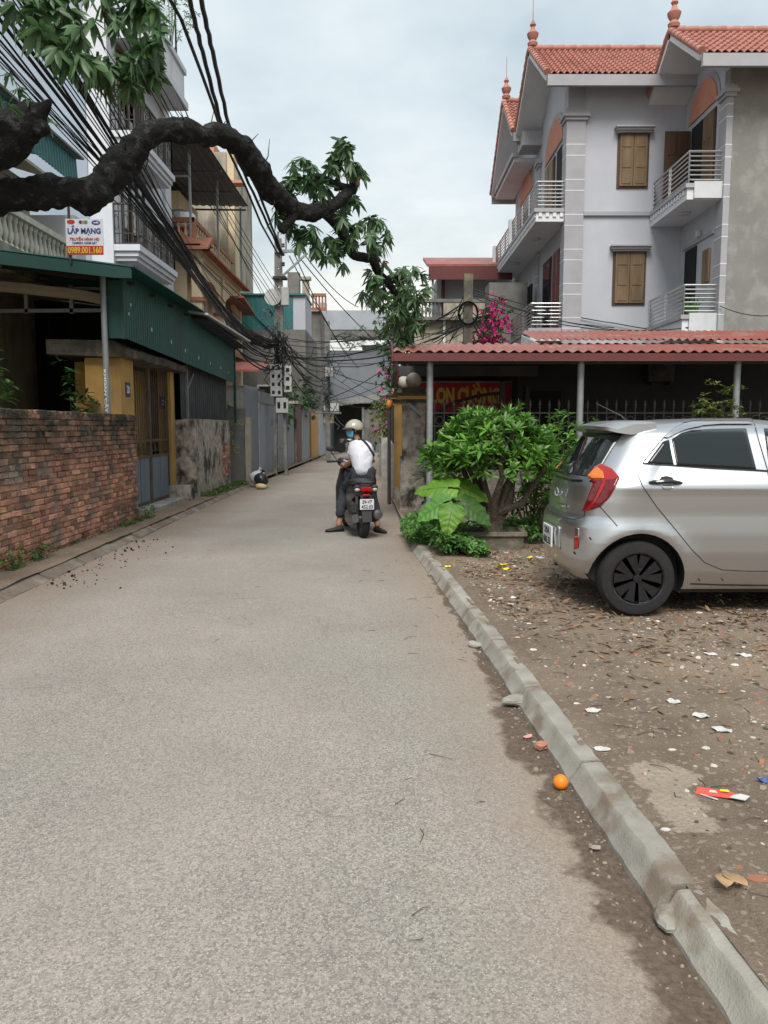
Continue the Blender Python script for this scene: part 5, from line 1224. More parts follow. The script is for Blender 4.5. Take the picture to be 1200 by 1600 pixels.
# fence with spear heads
fe = thing('spear_fence','dark iron fence with spear heads and rings on a low wall','fence',(5,13.4,.1))
boxpart(fe,'low_wall','plaster_old',(.75,13.3,-.02),(9,13.5,.78))
for z in (.95,1.50,1.72): boxpart(fe,'rail','iron_grey',(.75,13.385,z),(9,13.415,z+.025))
pk=None
for k in range(51):
    x=.85+k*.16
    if pk is None:
        mb=MB(); mb.bar((x,13.4,.78),(x,13.4,1.80),.016); mb.lathe([(.008,1.80),(.022,1.82),(.012,1.84),(.026,1.87),(.002,1.96)],(x,13.4,0),6); pk=mb.build('picket','iron_grey',fe,False,True)
    else: o=pk.copy(); col.objects.link(o); o.location.x+=k*.16
rg=None
for k in range(25):
    x=.93+k*.32
    if rg is None: rg=MB().tube([(x+.065*math.cos(t),13.4,1.61+.065*math.sin(t)) for t in np.linspace(0,6.283,13)],.008,5,False).build('ring','iron_grey',fe,False,True)
    else: o=rg.copy(); col.objects.link(o); o.location.x+=k*.32
ig = thing('iron_gate','inner iron gate with rising top rail in front of the red banner','gate',(1.6,14.6,.1))
mb=MB(); 
for z in (.3,.9,1.75): mb.bar((.75,14.6,z),(2.15,14.6,z),.03)
mb.bar((2.15,14.6,.1),(2.15,14.6,2.32),.09); mb.tube([(1.0,14.6,1.78),(1.3,14.6,1.95),(1.7,14.6,2.06),(2.12,14.6,2.12)],.035,6); mb.build('gate_frame','iron_dark',ig,False,True)
for k in range(15): x=.8+k*.09; MB().bar((x,14.6,.3),(x,14.6,interp(x,[(.75,1.76),(1.3,1.95),(2.15,2.1)])),.018).build('bar','iron_dark',ig,False,True)
# gate pillars with globes
def gpillar(x0,x1,y0,y1,label,h,side_m):
    g=thing('gate_pillar',label,'pillar',((x0+x1)/2,(y0+y1)/2,.05))
    rough_block((x0,y0,-.03),(x1,y1,h),'shaft','plaster_old' if side_m is None else side_m,g,.15,.008); boxpart(g,'plinth','plaster_old',(x0-.03,y0-.03,-.03),(x1+.03,y1+.03,1.0 if side_m is None else .3))
    for e,a,b,m in ((.03,h-.02,h+.04,'old_slab'),(.08,h+.041,h+.10,'yellow_wall'),(.11,h+.101,h+.15,'old_slab'),(.0,h+.151,h+.24,'old_slab')): boxpart(g,'cap',m,(x0-e,y0-e,a),(x1+e,y1+e,b))
    MB().sphere(((x0+x1)/2,(y0+y1)/2,h+.24+.125),.135,20,12).build('globe','glass_ball',g,True,True); return g
g1=gpillar(.31,.70,13.5,13.9,'grey mossy gate pillar with yellow cap and stone globe',1.92,None); gpillar(.20,.58,15.7,16.1,'yellow gate pillar with stone globe further along the street',2.0,'yellow_wall')
fl=thing('flood_lamp','small silver flood lamp fixed on the grey gate pillar','lamp',(.52,13.3,1.6)); MB().bar((.40,13.33,1.88),(.62,13.36,1.70),.11,.05).build('housing','galv',fl,False,True); MB().cyl((.55,13.36,1.72),(.6,13.499,1.66),.015).build('bracket','galv',fl,False,True)
ol=thing('orange_lamp','orange lens lamp on a grey post beside the yellow gate pillar','lamp',(.1,15.4,0)); MB().cyl((.10,15.4,.0),(.10,15.4,1.85),.035,n=10).build('post','dark_sheet',ol,True,True); MB().sphere((.10,15.38,1.93),.06,12,8,(1,1,1.4)).build('lens','letter_orange',ol,True,True)
# walls further down on the right
lane_wall_r = thing('low_concrete_wall','low pale concrete wall with iron bars beyond the gate pillars','wall',(.25,20,.05))
boxpart(lane_wall_r,'wall','concrete',(.10,16.4,-.03),(.35,24,1.15))
for k in range(26): MB().bar((.2,16.6+k*.28,1.14),(.2,16.6+k*.28,1.95),.03).build('bar','iron_dark',lane_wall_r,False,True)
cw=thing('concrete_post','pale concrete post at the lane corner','post',(.0,18.4,.0)); boxpart(cw,'shaft','concrete',(-.06,18.3,-.02),(.09,18.6,1.25))
boxpart(lane_wall_r,'end_wall','conc_dark',(-.15,24.01,-.03),(.35,34,1.6))
# houses behind on the right
rb=thing('red_roof_house','grey house with red metal roof and old balustrade behind the vine','house',(2.7,31,0)); A_=P(665,405,31); B_=P(765,436,31)
boxpart(rb,'wall','grey_wall',(2.0,30.6,0),(5,34,7.15)); boxpart(rb,'wall_stained','cream_old',(1.0,26.6,0),(3.6,30,4.95))
MB().prism([(29.2,7.2),(32.5,8.1),(32.5,8.2),(29.2,7.3)],1.55,4.6,'yz').build('roof','red_metal',rb,False,True); boxpart(rb,'roof_fascia','red_trim',(1.6,29.16,6.75),(4.6,29.22,7.22)); boxpart(rb,'post','galv',(1.72,29.3,4.95),(1.80,29.38,7.2)); boxpart(rb,'red_post','red_trim',(2.15,30.3,4.95),(2.27,30.5,7.2))
boxpart(rb,'handrail','conc_dark',(.95,26.5,5.55),(3.6,26.7,5.66)); boxpart(rb,'balcony_slab','conc_dark',(.85,26.3,4.955),(3.7,30.2,5.05)); boxpart(rb,'parapet','cream_old',(1.95,26.52,5.06),(3.6,26.68,5.549))
bq=None
for k in range(8):
    x=1.02+k*.12
    if bq is None: bq=MB().lathe([(r*.75,h*.95) for r,h in BAL],(x,26.6,5.051),8).build('baluster','conc_dark',rb,True,True)
    else: o=bq.copy(); col.objects.link(o); o.location.x+=k*.12
MB().cyl((1.98,26.55,0),(1.98,26.55,5.0),.05,n=8).build('drain_pipe','letter_white',rb,True,True); boxpart(rb,'doorway','dark_void',(1.2,26.56,2.4),(1.6,26.598,4.2))
bl=thing('block_wall_house','small pale block wall house squeezed beside the grey house','house',(3.9,26,0)); boxpart(bl,'wall','conc_dark',(3.3,25.5,0),(4.5,26.5,6.0))
rp=thing('utility_pole','dark square utility pole with cable coil beside the pink bougainvillea','pole',(2.27,22,.05)); boxpart(rp,'shaft','old_slab',(2.16,21.9,0),(2.40,22.1,5.6)); MB().tube([(2.27+.26*math.cos(t),21.85,4.55+.3*math.sin(t)) for t in np.linspace(0,12.5,26)],.03,5).build('cable_coil','cable',rp,True,True)
LS,GS='black cable sagging from the right pole to the grey house','cables to the grey house'
for k,(za,u,v,D) in enumerate(((5.2,1040,517,21.9),(5.1,960,512,21.9),(5.15,1010,519,21.9),(4.6,840,520,22),(4.5,800,540,24),(5.0,1075,512,19.4),(4.4,790,528,23))):
    cable(sag((2.38,22,za),P(u,v,D),.12+.05*k,12,.02),.014,LS,GS)
for k in range(7): cable(sag((2.2,22,random.uniform(4.2,5.3)),(1.0+random.uniform(0,.8),28,random.uniform(3.0,5.0)),.25,8),.014,'cable drooping from the right pole behind the vine','cables behind the vine')
cable(sag(P(1125,478,19.25),P(1215,492,18.5),.1,8),.012,'lone thin cable along the bare rendered wall',None)
# bougainvillea and vine
def vine(name,label,pts,n,flower,rad,lm='leaf_dark',ln=.12):
    root=thing(name,label,'vine',(pts[0][0],pts[0][1],.05)); lf=Leaves(); fw=Leaves(); st=MB(); pts=[Vector(p) for p in pts]; st.tube([Vector((pts[0].x,pts[0].y,.05))]+pts,.03,6)
    for i in range(n):
        k=random.randrange(len(pts)-1); p=pts[k].lerp(pts[k+1],random.random())+Vector((random.gauss(0,rad),random.gauss(0,rad),random.gauss(0,rad)))
        (fw if random.random()<flower else lf).rosette(p,rv()+Vector((0,0,-.2)),6,ln,ln*.5,(20,100),.4)
    for k in range(14):
        k2=random.randrange(len(pts)-1); p=pts[k2].lerp(pts[k2+1],random.random()); d=Vector((random.uniform(-1,.2),random.uniform(-.5,.3),random.uniform(-.2,.4)))*rad*4; q=[p,p+d*.5+Vector((0,0,.1)),p+d-Vector((0,0,.15))]; st.tube(q,[.012,.009,.004],4)
        for t in np.linspace(.2,1,9): lf.rosette(q[0].lerp(q[2],t)+Vector((0,0,.12*(1-t))),rv(),5,ln*.8,ln*.4,(20,100),.4)
    lf.build('foliage',lm,root)
    if flower: fw.build('flowers','petal',root)['kind']='stuff'
    st.build('stem','bark_light',root,False,True); return root
vine('bougainvillea','pink bougainvillea cascading beside the dark square pole',[(3.1,24,3.0),(3.0,24,3.9),(3.25,24,4.4),(3.3,24,5.1)],300,.72,.22)
vine('flowering_vine','tall dusty vine with pink flowers climbing at the lane corner',[(.45,27,.6),(.35,27,2),(.5,27.3,3.2),(.3,27,4.2),(.55,27,5.2),(.6,27.2,6.2)],620,.12,.27,'leaf_dark',.13)
vine('flowering_vine','lower pink flowering vine on the wall past the gate pillars',[(.3,21.5,.9),(.22,21.5,1.6),(.2,22,2.4)],130,.3,.17,'leaf_olive',.10)
for k,(x,y,z,s) in enumerate(((1.0,33,0,7.5),(-1.0,58,0,6.5))):
    pass

# ------------------------------------------------------------------ right: planter shrub, taro, ground cover
pl_ = thing('planter','shallow weathered rectangular bonsai planter on the dirt','planter',(1.25,9.25,.1))
mb=MB()
def ringbox(x,y,z,ex,ey,n=1): return [(x-ex,y-ey,z),(x+ex,y-ey,z),(x+ex,y+ey,z),(x-ex,y+ey,z)]
prof=[(.34,.20,.08),(.36,.22,.25),(.39,.25,.255),(.39,.25,.30),(.345,.205,.30),(.33,.19,.245)]
for ex,ey,z in prof: mb.v += ringbox(1.25,9.25,z,ex,ey)
mb.f += [(r*4+i,r*4+(i+1)%4,r*4+4+(i+1)%4,r*4+4+i) for r in range(len(prof)-1) for i in range(4)]+[(3,2,1,0),tuple(range(20,24))]
mb.build('tray','pot',pl_,False,True)
ms=Leaves()
for _ in range(1100): ms.leaf(Vector((1.25+random.uniform(-.33,.33),9.25+random.uniform(-.19,.19),.245)),rv()+Vector((0,0,1.3)),rv(),random.uniform(.02,.06),.014,.2)
ms.build('moss','leaf_ground',pl_)
srb=thing('planter_shrub','dome shaped glossy green shrub with gnarled stems growing in the planter','shrub',(1.25,9.25,.25))
st=MB(); tips=[]; lfs=Leaves()
def knob(pts,rad,n=9):
    mb=MB().tube(pts,rad,n); k=len(pts)
    for i in range(k):
        for j in range(n): v=Vector(mb.v[i*n+j]); mb.v[i*n+j]=tuple(Vector(pts[i])+(v-Vector(pts[i]))*(1+.25*noise.noise(v*14)+.2*noise.noise(v*35)))
    return mb
for k in range(9):
    an=k*2.4; b=Vector((1.27+.07*math.cos(an),9.25+.05*math.sin(an),.22)); sx=random.uniform(.25,.55); e=Vector((1.25+sx*math.cos(an)*1.0,9.3+sx*.75*math.sin(an),random.uniform(1.0,1.25)))
    m1=b.lerp(e,.35)+Vector((random.uniform(-.05,.05),random.uniform(-.05,.05),.10)); m2=b.lerp(e,.7)+Vector((random.uniform(-.06,.06),0,.08))
    t=knob([b,b+Vector((0,0,.15)),m1,m2,e],[.075,.062,.045,.032,.02]); st.add(t.v,t.f)
    for j in range(9):
        q=e.lerp(m2,random.random()*.7); tip=q+Vector((random.gauss(0,.2),random.gauss(0,.17),random.uniform(.08,.40))); tips.append(tip); st.tube([q,q.lerp(tip,.5)+rv(.04),tip],[.014,.011,.007],5)
t=knob([(1.27,9.25,.2),(1.27,9.25,.32),(1.26,9.26,.48)],[.17,.13,.10],14); st.add(t.v,t.f)
for (x,z) in ((.55,1.02),(.62,.92),(.72,.95),(.66,1.12),(.85,.88),(.50,1.18)): tips.append(Vector((x,9.15+random.gauss(0,.1),z)))
st.tube([(1.2,9.25,.6),(.95,9.2,.78),(.7,9.15,.95)],[.03,.02,.012],6); st.tube([(1.33,9.2,.5),(1.6,9.15,.62),(1.85,9.2,1.0),(1.95,9.2,1.25)],[.045,.035,.025,.012],7)
st.build('stem','bark_light',srb,40,True)
cen=Vector((1.25,9.35,1.02))
for _ in range(330):
    th=random.uniform(0,6.283); el=math.asin(random.uniform(-.12,1)); r=random.uniform(.72,1.02)
    tips.append(cen+Vector((.75*math.cos(th)*math.cos(el),.62*math.sin(th)*math.cos(el),.70*math.sin(el)))*r*(1+.16*noise.noise(Vector((th*2,el*3,0)))))
for tip in tips:
    ax=(tip-Vector((1.25,9.35,.75))).normalized()+Vector((0,0,.6))+rv(.25)
    k_=random.uniform(.65,1.2); lfs.rosette(tip,ax,random.randint(7,13),.135*k_,.042*k_,(18,85),.16)
lfs.build('foliage','leaf_shrub',srb)
def taro_leaf(root,base,c,d,n,L,W,m):
    """arrow shaped ribbed blade; c = where the stalk meets it, d = tip direction, n = face normal"""
    base,c=Vector(base),Vector(c); n=Vector(n).normalized(); d=Vector(d); d=(d-n*d.dot(n)).normalized(); s=n.cross(d)
    mb=MB(); K=26; C=12
    def hw(t):      # half width along the blade from the back lobes (t<0) to the tip
        return W*((max(0.,1-t)**.72)*(1.0+.15*t) if t>0 else (1.0-1.6*t*t*1.6)*1.0)
    for i in range(K+1):
        t=-.36+1.36*i/K; h=max(.004,hw(t))
        for j in range(-C,C+1):
            q=j/C; x=t*L; y=q*h
            if t<0: # notch between the two rounded lobes
                y=math.copysign(max(abs(y),abs(t)*W*.30*(1 if abs(q)>0 else 0)),q)
            rip=.010*math.cos((t*L-abs(y)*.55)*2*math.pi/.062)*min(1,abs(q)*3)*(1-abs(q)*.3); wavy=.014*math.sin(t*17)*abs(q)**3
            z=.10*abs(y)-.55*max(0,t)**2*L*.55-.25*y*y/max(W,.01)+rip+wavy-(.25*t*t*L if t<0 else 0)
            mb.v.append(c+d*x+s*y+n*z)
    w=2*C+1
    for i in range(K):
        for j in range(2*C):
            if -.36+1.36*(i+1)/K<=0.0 and j in (C-1,C): continue
            mb.f.append((i*w+j,i*w+j+1,(i+1)*w+j+1,(i+1)*w+j))
    mb.build('leaf',m,root,80,True)
    MB().tube([base,base.lerp(c,.5)+Vector((0,.03,.05)),c],[.018,.014,.009],6).build('leaf_stalk','leaf_ground',root,True,True)
    MB().tube([c+n*.004,c+d*L*.5+n*(-.55*.25*L*.55+.006),c+d*L*.93+n*(-.55*.86*L*.55+.004)],[.006,.004,.001],5).build('midrib','leaf_olive',root,True,True)
ta_=thing('taro_plant','elephant ear plant with big lime green ribbed leaves by the planter','plant',(.72,9.0,.1))
for (u,v,D,L,W,d,nr,m) in ((697,762,8.9,.40,.17,(-.9,-.2,.45),(-.25,-.75,.75),'leaf_lime'),(690,788,8.7,.33,.17,(-.85,-.3,-.1),(-.3,-.75,.6),'leaf_ground'),(722,762,9.05,.34,.18,(.55,-.35,.1),(.1,-.75,.7),'leaf_lime'),(730,790,8.85,.34,.17,(.8,-.4,-.25),(.2,-.75,.6),'leaf_ground'),(705,800,8.6,.28,.15,(-.2,-.5,-.6),(-.1,-.8,.5),'leaf_lime'),(748,800,8.95,.24,.13,(.7,-.3,-.5),(.4,-.7,.5),'leaf_ground'),(700,775,9.2,.3,.15,(-.3,.2,.6),(0,-.9,.3),'leaf_lime')):
    taro_leaf(ta_,(.72+random.uniform(-.06,.06),9.0,.1),P(u,v,D),d,nr,L,W,m)
gc=Leaves()
for _ in range(3400):
    x=random.uniform(.18,1.15); y=random.uniform(8.5,10.9); e=(x-XR(y))
    if e<-.06 or (e<.14 and y<9.3): continue
    hgt=max(.05,.30*(1-abs(x-.60)/.75))*(.5+.8*abs(noise.noise(Vector((x*5,y*5,0))))+.3); z=.1+hgt*random.random()**.5
    gc.rosette(Vector((x,y,z)),rv(.7)+Vector((0,-.25,.9)),4,.055,.032,(40,95),.3)
for _ in range(900):
    x=random.uniform(1.15,3.0); y=random.uniform(9.4,10.8); gc.rosette(Vector((x,y,.1+random.random()**.5*.22)),rv(.7)+Vector((0,-.2,.9)),4,.06,.03,(40,95),.3)
gc.build('ground_cover','leaf_ground',None,label='low green ground cover creeping round the planter',cat='ground cover',kind='stuff')
bush('croton_shrub','yellow-green leafy shrub between the planter and the car','shrub',(1.95,9.5,.1),(.5,.5,.75),90,'leaf_olive',.10,.035)
bush('hedge_shrub','dark green shrub behind the silver hatchback tailgate','shrub',(2.45,10.2,.1),(1.0,.8,1.42),260,'leaf_shrub',.11,.035)
bush('hedge_shrub','shaded shrub at the fence foot right of the planter','shrub',(2.0,10.9,.1),(1.1,.6,1.0),150,'leaf_dark',.11,.04)
bush('dry_creeper','dry yellowing creeper on the fence behind the car roof','creeper',(4.55,11.15,.1),(.8,.4,1.72),120,'leaf_olive',.09,.035)
bush('dry_creeper','pale creeper clump on the fence post right of the dry one','creeper',(5.35,11.1,.1),(.8,.4,1.80),110,'leaf_olive',.09,.035)
bush('dry_creeper','low weedy clump between the gate pillar and shrub','creeper',(.85,12.3,.1),(.6,.8,.9),90,'leaf_dark',.09,.04)
sto=thing('rough_stone','grey rough stone lying beside the planter','stone',tuple(P(735,857,8.75)*1)[:2]+(.1,))
mb=MB().sphere((0,0,.05),.11,12,8,(1,.8,.7)); mb.v=[tuple(Vector(v)*(1+.3*noise.noise(Vector(v)*12))) for v in mb.v]; mb.build('stone','concrete',sto)

# ------------------------------------------------------------------ silver hatchback
CX,CY,CZ=1.385,6.58,.092
car=thing('hatchback_car','silver five door hatchback with black wheels parked on the dirt','car',(CX,CY,CZ))
xr_=[(.17,.20),(.24,.10),(.32,.035),(.42,.008),(.55,0),(.66,.012),(.705,.035),(.735,.055),(.85,.062),(.95,.085),(1.03,.115),(1.08,.145),(1.20,.225),(1.32,.305),(1.38,.35),(1.42,.42),(1.45,.58),(1.47,.9),(1.48,1.25)]
xf_=[(.17,3.45),(.3,3.57),(.5,3.595),(.7,3.56),(.8,3.46),(.88,3.2),(.95,2.86),(1.0,2.74),(1.1,2.6),(1.2,2.45),(1.3,2.28),(1.38,2.1),(1.42,1.98),(1.45,1.8),(1.47,1.6),(1.48,1.4)]
hw_=[(.17,.70),(.24,.745),(.34,.77),(.48,.785),(.62,.788),(.76,.784),(.9,.79),(.965,.797),(1.01,.778),(1.08,.742),(1.2,.692),(1.3,.645),(1.36,.61),(1.41,.555),(1.44,.48),(1.46,.38),(1.475,.22),(1.48,.06)]
WX_,WZ=(.505,2.89),.283
zs=sorted(set([z for z,_ in hw_]+[z for z,_ in xr_]+list(np.linspace(.2,1.44,26))))
def ring(z):
    a,b,h=interp(z,xr_),interp(z,xf_),interp(z,hw_); Rr=min(.44,(b-a)*.42); Rf=min(.6,(b-a)*.42); pts=[]
    n=3.0
    for i in range(15):      # rear from centre to near side
        t=i/14*math.pi/2; y=h*math.sin(t)**(2/n); x=a+Rr*(1-math.cos(t)**(2/n)); pts.append((x,-y))
    for i in range(1,44): x=lerp(a+Rr,b-Rf,i/44); pts.append((x,-h*(1-.012*((x-1.75)/1.3)**2+.012*((a+Rr-1.75)/1.3)**2*0)))
    for i in range(15):
        t=(1-i/14)*math.pi/2; pts.append((b-Rf*(1-math.cos(t)**(2/2.4)),-h*math.sin(t)**(2/2.4)))
    near=pts; far_=[(x,-y) for x,y in reversed(near[1:-1])]
    return near+far_
mb=MB(); Nn=None
for z in zs:
    r=ring(z); Nn=len(r)
    for x,y in r:
        bul=0
        for wx in WX_:
            d=math.hypot(x-wx,z-WZ); bul+=.014*math.exp(-((d-.375)/.045)**2)
        if abs(y)>.3: y+=math.copysign(bul,y)
        mb.v.append((x,y,z))
for j in range(len(zs)-1): mb.f += [(j*Nn+i,j*Nn+(i+1)%Nn,(j+1)*Nn+(i+1)%Nn,(j+1)*Nn+i) for i in range(Nn)]
mb.f += [tuple(range(Nn-1,-1,-1)),tuple(range((len(zs)-1)*Nn,len(zs)*Nn))]
body=mb.build('body','car_silver',car,35)
BV=BVHTree.FromPolygons([Vector(v) for v in mb.v],mb.f)
cut=MB()
for wx in WX_:
    for s in (-1,1): cut.lathe([(.335,0),(.345,.01),(.345,.40)],(wx,s*.62-.2 if s>0 else -1.02,WZ),40,'y')
co=cut.build('cut','car_dark',car)
md=body.modifiers.new('b','BOOLEAN'); md.operation='DIFFERENCE'; md.object=co; md.solver='EXACT'
bpy.context.view_layer.update()
nm=bpy.data.meshes.new_from_object(body.evaluated_get(bpy.context.evaluated_depsgraph_get())); body.modifiers.clear(); body.data=nm; bpy.data.objects.remove(co)
nm.materials.clear(); nm.materials.append(MAT['car_silver']); nm.materials.append(MAT['car_dark'])
oz=body.location
for p in nm.polygons:
    c=p.center+oz; dark=False
    for wx in WX_:
        d=math.hypot(c.x-wx,c.z-WZ)
        if d<.3462 and abs(c.y)<.86 and (abs(p.normal.y)<.5 or abs(c.y)<.70): dark=True
    if c.z<.19 and p.normal.z<-.5: dark=True
    p.material_index=1 if dark else 0; p.use_smooth=True
nm.set_sharp_from_angle(angle=R(30))
ORG=Vector((0,0,CAMH))-Vector((CX,CY,CZ))
def ray_px(u,v):
    d=(P(u,v,6)-Vector((0,0,CAMH))).normalized(); h=BV.ray_cast(ORG,d)
    return (h[0],h[1]) if h[0] else BV.find_nearest(ORG+d*6)[:2]
Z1=lambda zx,zy:(840+zx/3.3333,600+zy/3.3333)
def ray_dir(o,d):
    h=BV.ray_cast(Vector(o),Vector(d)); return (h[0],h[1]) if h[0] else BV.find_nearest(Vector(o)+Vector(d)*1.2)[:2]
def decal(name,poly,m,off,cast,parent=None,cuts=3,mirror=True,solid=0):
    bm=bmesh.new(); vs=[bm.verts.new((p[0],p[1],0)) for p in poly]; f=bm.faces.new(vs); bmesh.ops.triangulate(bm,faces=[f])
    for _ in range(2): bmesh.ops.subdivide_edges(bm,edges=bm.edges[:],cuts=cuts if _==0 else 1,use_grid_fill=True)
    for v in bm.verts:
        p,n=cast(v.co.x,v.co.y); n=n if n.y<0 or abs(n.y)<.3 else -n; v.co=p+n*off
    me=MB(); me.v=[tuple(v.co) for v in bm.verts]; bm.verts.index_update(); me.f=[tuple(v.index for v in f.verts) for f in bm.faces]; bm.free()
    o=me.build(name,m,parent or car,True)
    # outward normals
    md=o.modifiers.new('s','SOLIDIFY'); md.thickness=.003; md.offset=0
    if mirror:
        m2=MB(); m2.v=[(x,-y,z) for x,y,z in me.v]; m2.f=[tuple(reversed(f)) for f in me.f]; o2=m2.build(name,m,parent or car,True); md=o2.modifiers.new('s','SOLIDIFY'); md.thickness=.003; md.offset=0
    return o
cz=lambda x,y: ray_px(*Z1(x,y))
def seam(name,pts,w,m='car_seam',off=.0025,cast=cz,mirror=True):
    pp=[]
    for a,b in zip(pts[:-1],pts[1:]):
        n=max(2,int(math.hypot(b[0]-a[0],b[1]-a[1])/14)); pp += [(lerp(a[0],b[0],i/n),lerp(a[1],b[1],i/n)) for i in range(n)]
    pp.append(pts[-1]); hits=[cast(*p) for p in pp]; mbs=MB(); n=len(hits)
    for i,(p,nr) in enumerate(hits):
        t=(hits[min(i+1,n-1)][0]-hits[max(i-1,0)][0]).normalized(); s=t.cross(nr).normalized()*w/2; mbs.v += [tuple(p+s+nr*off),tuple(p-s+nr*off),tuple(p-s-nr*.003),tuple(p+s-nr*.003)]
    for i in range(n-1):
        for k in range(4): mbs.f.append((i*4+k,i*4+(k+1)%4,i*4+4+(k+1)%4,i*4+4+k))
    mbs.f += [(3,2,1,0),(n*4-4,n*4-3,n*4-2,n*4-1)]
    mbs.build(name,m,car)
    if mirror: m2=MB(); m2.v=[(x,-y,z) for x,y,z in mbs.v]; m2.f=mbs.f; m2.build(name,m,car)
decal('rear_door_window',[(698,288),(745,258),(800,243),(900,236),(1085,233),(1138,447),(725,426)],'car_glass',.004,cz)
decal('quarter_window',[(568,414),(650,302),(682,291),(708,420)],'car_glass',.004,cz)
decal('front_door_window',[(1178,233),(1300,235),(1440,270),(1560,350),(1640,455),(1208,452)],'car_glass',.004,cz)
decal('window_visor',[(655,280),(700,238),(760,207),(850,190),(960,184),(1120,184),(1120,212),(960,212),(860,220),(775,238),(710,265),(678,284)],'chrome',.010,cz)
seam('window_trim',[(545,414),(700,424),(900,438),(1140,450),(1210,455),(1640,470)],.016,'car_black',.003)
seam('window_trim',[(545,414),(600,345),(660,275),(720,225),(800,193),(900,184),(1120,180)],.009,'car_black',.002)
seam('door_seam',[(540,414),(515,455),(545,530),(620,640),(720,760),(800,860),(870,930),(960,968),(1100,975),(1205,975)],.007)
seam('door_seam',[(1122,182),(1150,290),(1195,440),(1210,520),(1215,700),(1212,900),(1205,975)],.007)
seam('door_seam',[(1205,975),(1500,975)],.007)
seam('bumper_seam',[(325,640),(380,700),(415,740)],.007)
seam('sill_edge',[(795,1040),(950,1045),(1200,1048)],.012,'car_black',.004)
decal('tail_light',[(332,418),(390,445),(428,490),(405,540),(375,590),(325,640),(280,656),(235,664),(262,605),(292,525),(288,505),(262,482),(295,440)],'tail_red',.012,cz)
decal('tail_light_edge',[(425,492),(402,540),(372,590),(322,638),(280,653),(322,590),(348,540),(362,500)],'tail_deep',.016,cz)
decal('tail_light_dark',[(290,505),(350,500),(318,560),(300,600),(262,648),(240,660),(265,602),(294,526)],'tail_deep',.0155,cz)
decal('turn_signal',[(318,438),(345,462),(352,496),(290,496),(266,482),(295,450)],'tail_amber',.016,cz)
decal('reflector',[(192,800),(217,798),(213,855),(190,862)],'tail_red',.004,cz); decal('reflector_top',[(198,750),(215,750),(217,796),(193,798)],'chrome',.003,cz)
rearz=lambda y,z: ray_dir((-1,y,z),(1,0,0))
decal('rear_window',[(-.60,1.03),(.60,1.03),(.585,1.10),(.50,1.36),(-.50,1.36),(-.585,1.10)],'car_glass',.004,rearz,mirror=False,cuts=4)
seam('tailgate_seam',[(-.60,.80),(-.60,.735),(-.52,.700),(-.3,.695),(.3,.695),(.52,.700),(.60,.735),(.60,.80)],.008,cast=lambda y,z:rearz(y,z),mirror=False)
seam('tailgate_seam',[(-.60,1.0),(-.3,.985),(.3,.985),(.60,1.0)],.02,'car_black',.003,cast=lambda y,z:rearz(y,z),mirror=False)
decal('plate_recess',[(-.34,.44),(.34,.44),(.32,.62),(-.32,.62)],'car_silver',.004,rearz,mirror=False)
np_=MB().box((-.022,-.165,.43),(-.008,.165,.60),bev=.004).build('number_plate','number_plate',car)
text_obj('29A',.20,.055,'letter_black',car,Vector((-.0235,0,.555)),(0,-1,0),(0,0,1)); text_obj('606.53',.27,.06,'letter_black',car,Vector((-.0235,0,.475)),(0,-1,0),(0,0,1))
em=MB().tube([(.052,.062*math.cos(t),.87+.034*math.sin(t)) for t in np.linspace(0,6.283,24)],.006,6,False).build('badge','chrome',car,True); MB().box((.03,-.03,.845),(.056,.03,.85)).build('badge_letter','chrome',car); MB().box((.03,-.10,.775),(.060,-.30,.79)).build('badge_letter','chrome',car)
spv=MB(); spr=[(-.58,.37,1.385),(-.54,.31,1.40),(-.3,.275,1.408),(0,.262,1.412),(.3,.275,1.408),(.54,.31,1.40),(.58,.37,1.385)]
for y,x,z in spr: spv.v += [(x,y,z-.02),(x,y,z+.006),(x+.13,y,z+.042),(x+.30,y*.97,z+.052),(x+.30,y*.97,z-.03),(x+.10,y,z-.035)]
for i in range(len(spr)-1):
    for k in range(6): spv.f.append((i*6+k,i*6+(k+1)%6,i*6+6+(k+1)%6,i*6+6+k))
spv.f += [(5,4,3,2,1,0),tuple(range(36,42))]; spv.build('spoiler','car_silver',car,50)
MB().tube([(.10,.30,1.03),(.085,.1,1.045),(.09,-.15,1.04)],[.012,.016,.02],6).build('rear_wiper','car_black',car,True)
MB().tube([(.62,0,1.45),(.57,0,1.50),(.36,0,1.60)],[.012,.006,.003],6).build('antenna','car_black',car,True)
hp,hn=cz(662,510)
for s in (1,-1):
    h=MB(); q=lambda dx,dz,o_:(hp.x+dx,s*(hp.y+hn.y*o_),hp.z+dz)
    h.tube([q(-.115,-.006,.004),q(-.09,0,.022),q(-.03,.004,.032),q(.05,.002,.032),q(.10,-.004,.024),q(.125,-.008,.004)],[.010,.014,.017,.017,.013,.008],8); h.build('door_handle','car_black',car,True)
decal('handle_cup_glint',[(636,523),(712,526),(700,545),(680,553),(655,548)],'chrome',.004,cz); decal('handle_cup_shade',[(632,500),(645,484),(672,480),(700,488),(712,505)],'car_dark',.004,cz)  # flat decals paint the handle recess: light catching below, shade above
for k,(zx,zy) in enumerate(((272,805),(190,880),(838,1020),(958,1018))): decal('scratch',[(zx-4,zy-8),(zx+4,zy-6),(zx+9,zy+8),(zx+2,zy+4)],'car_dark',.003,cz,mirror=False,cuts=1)
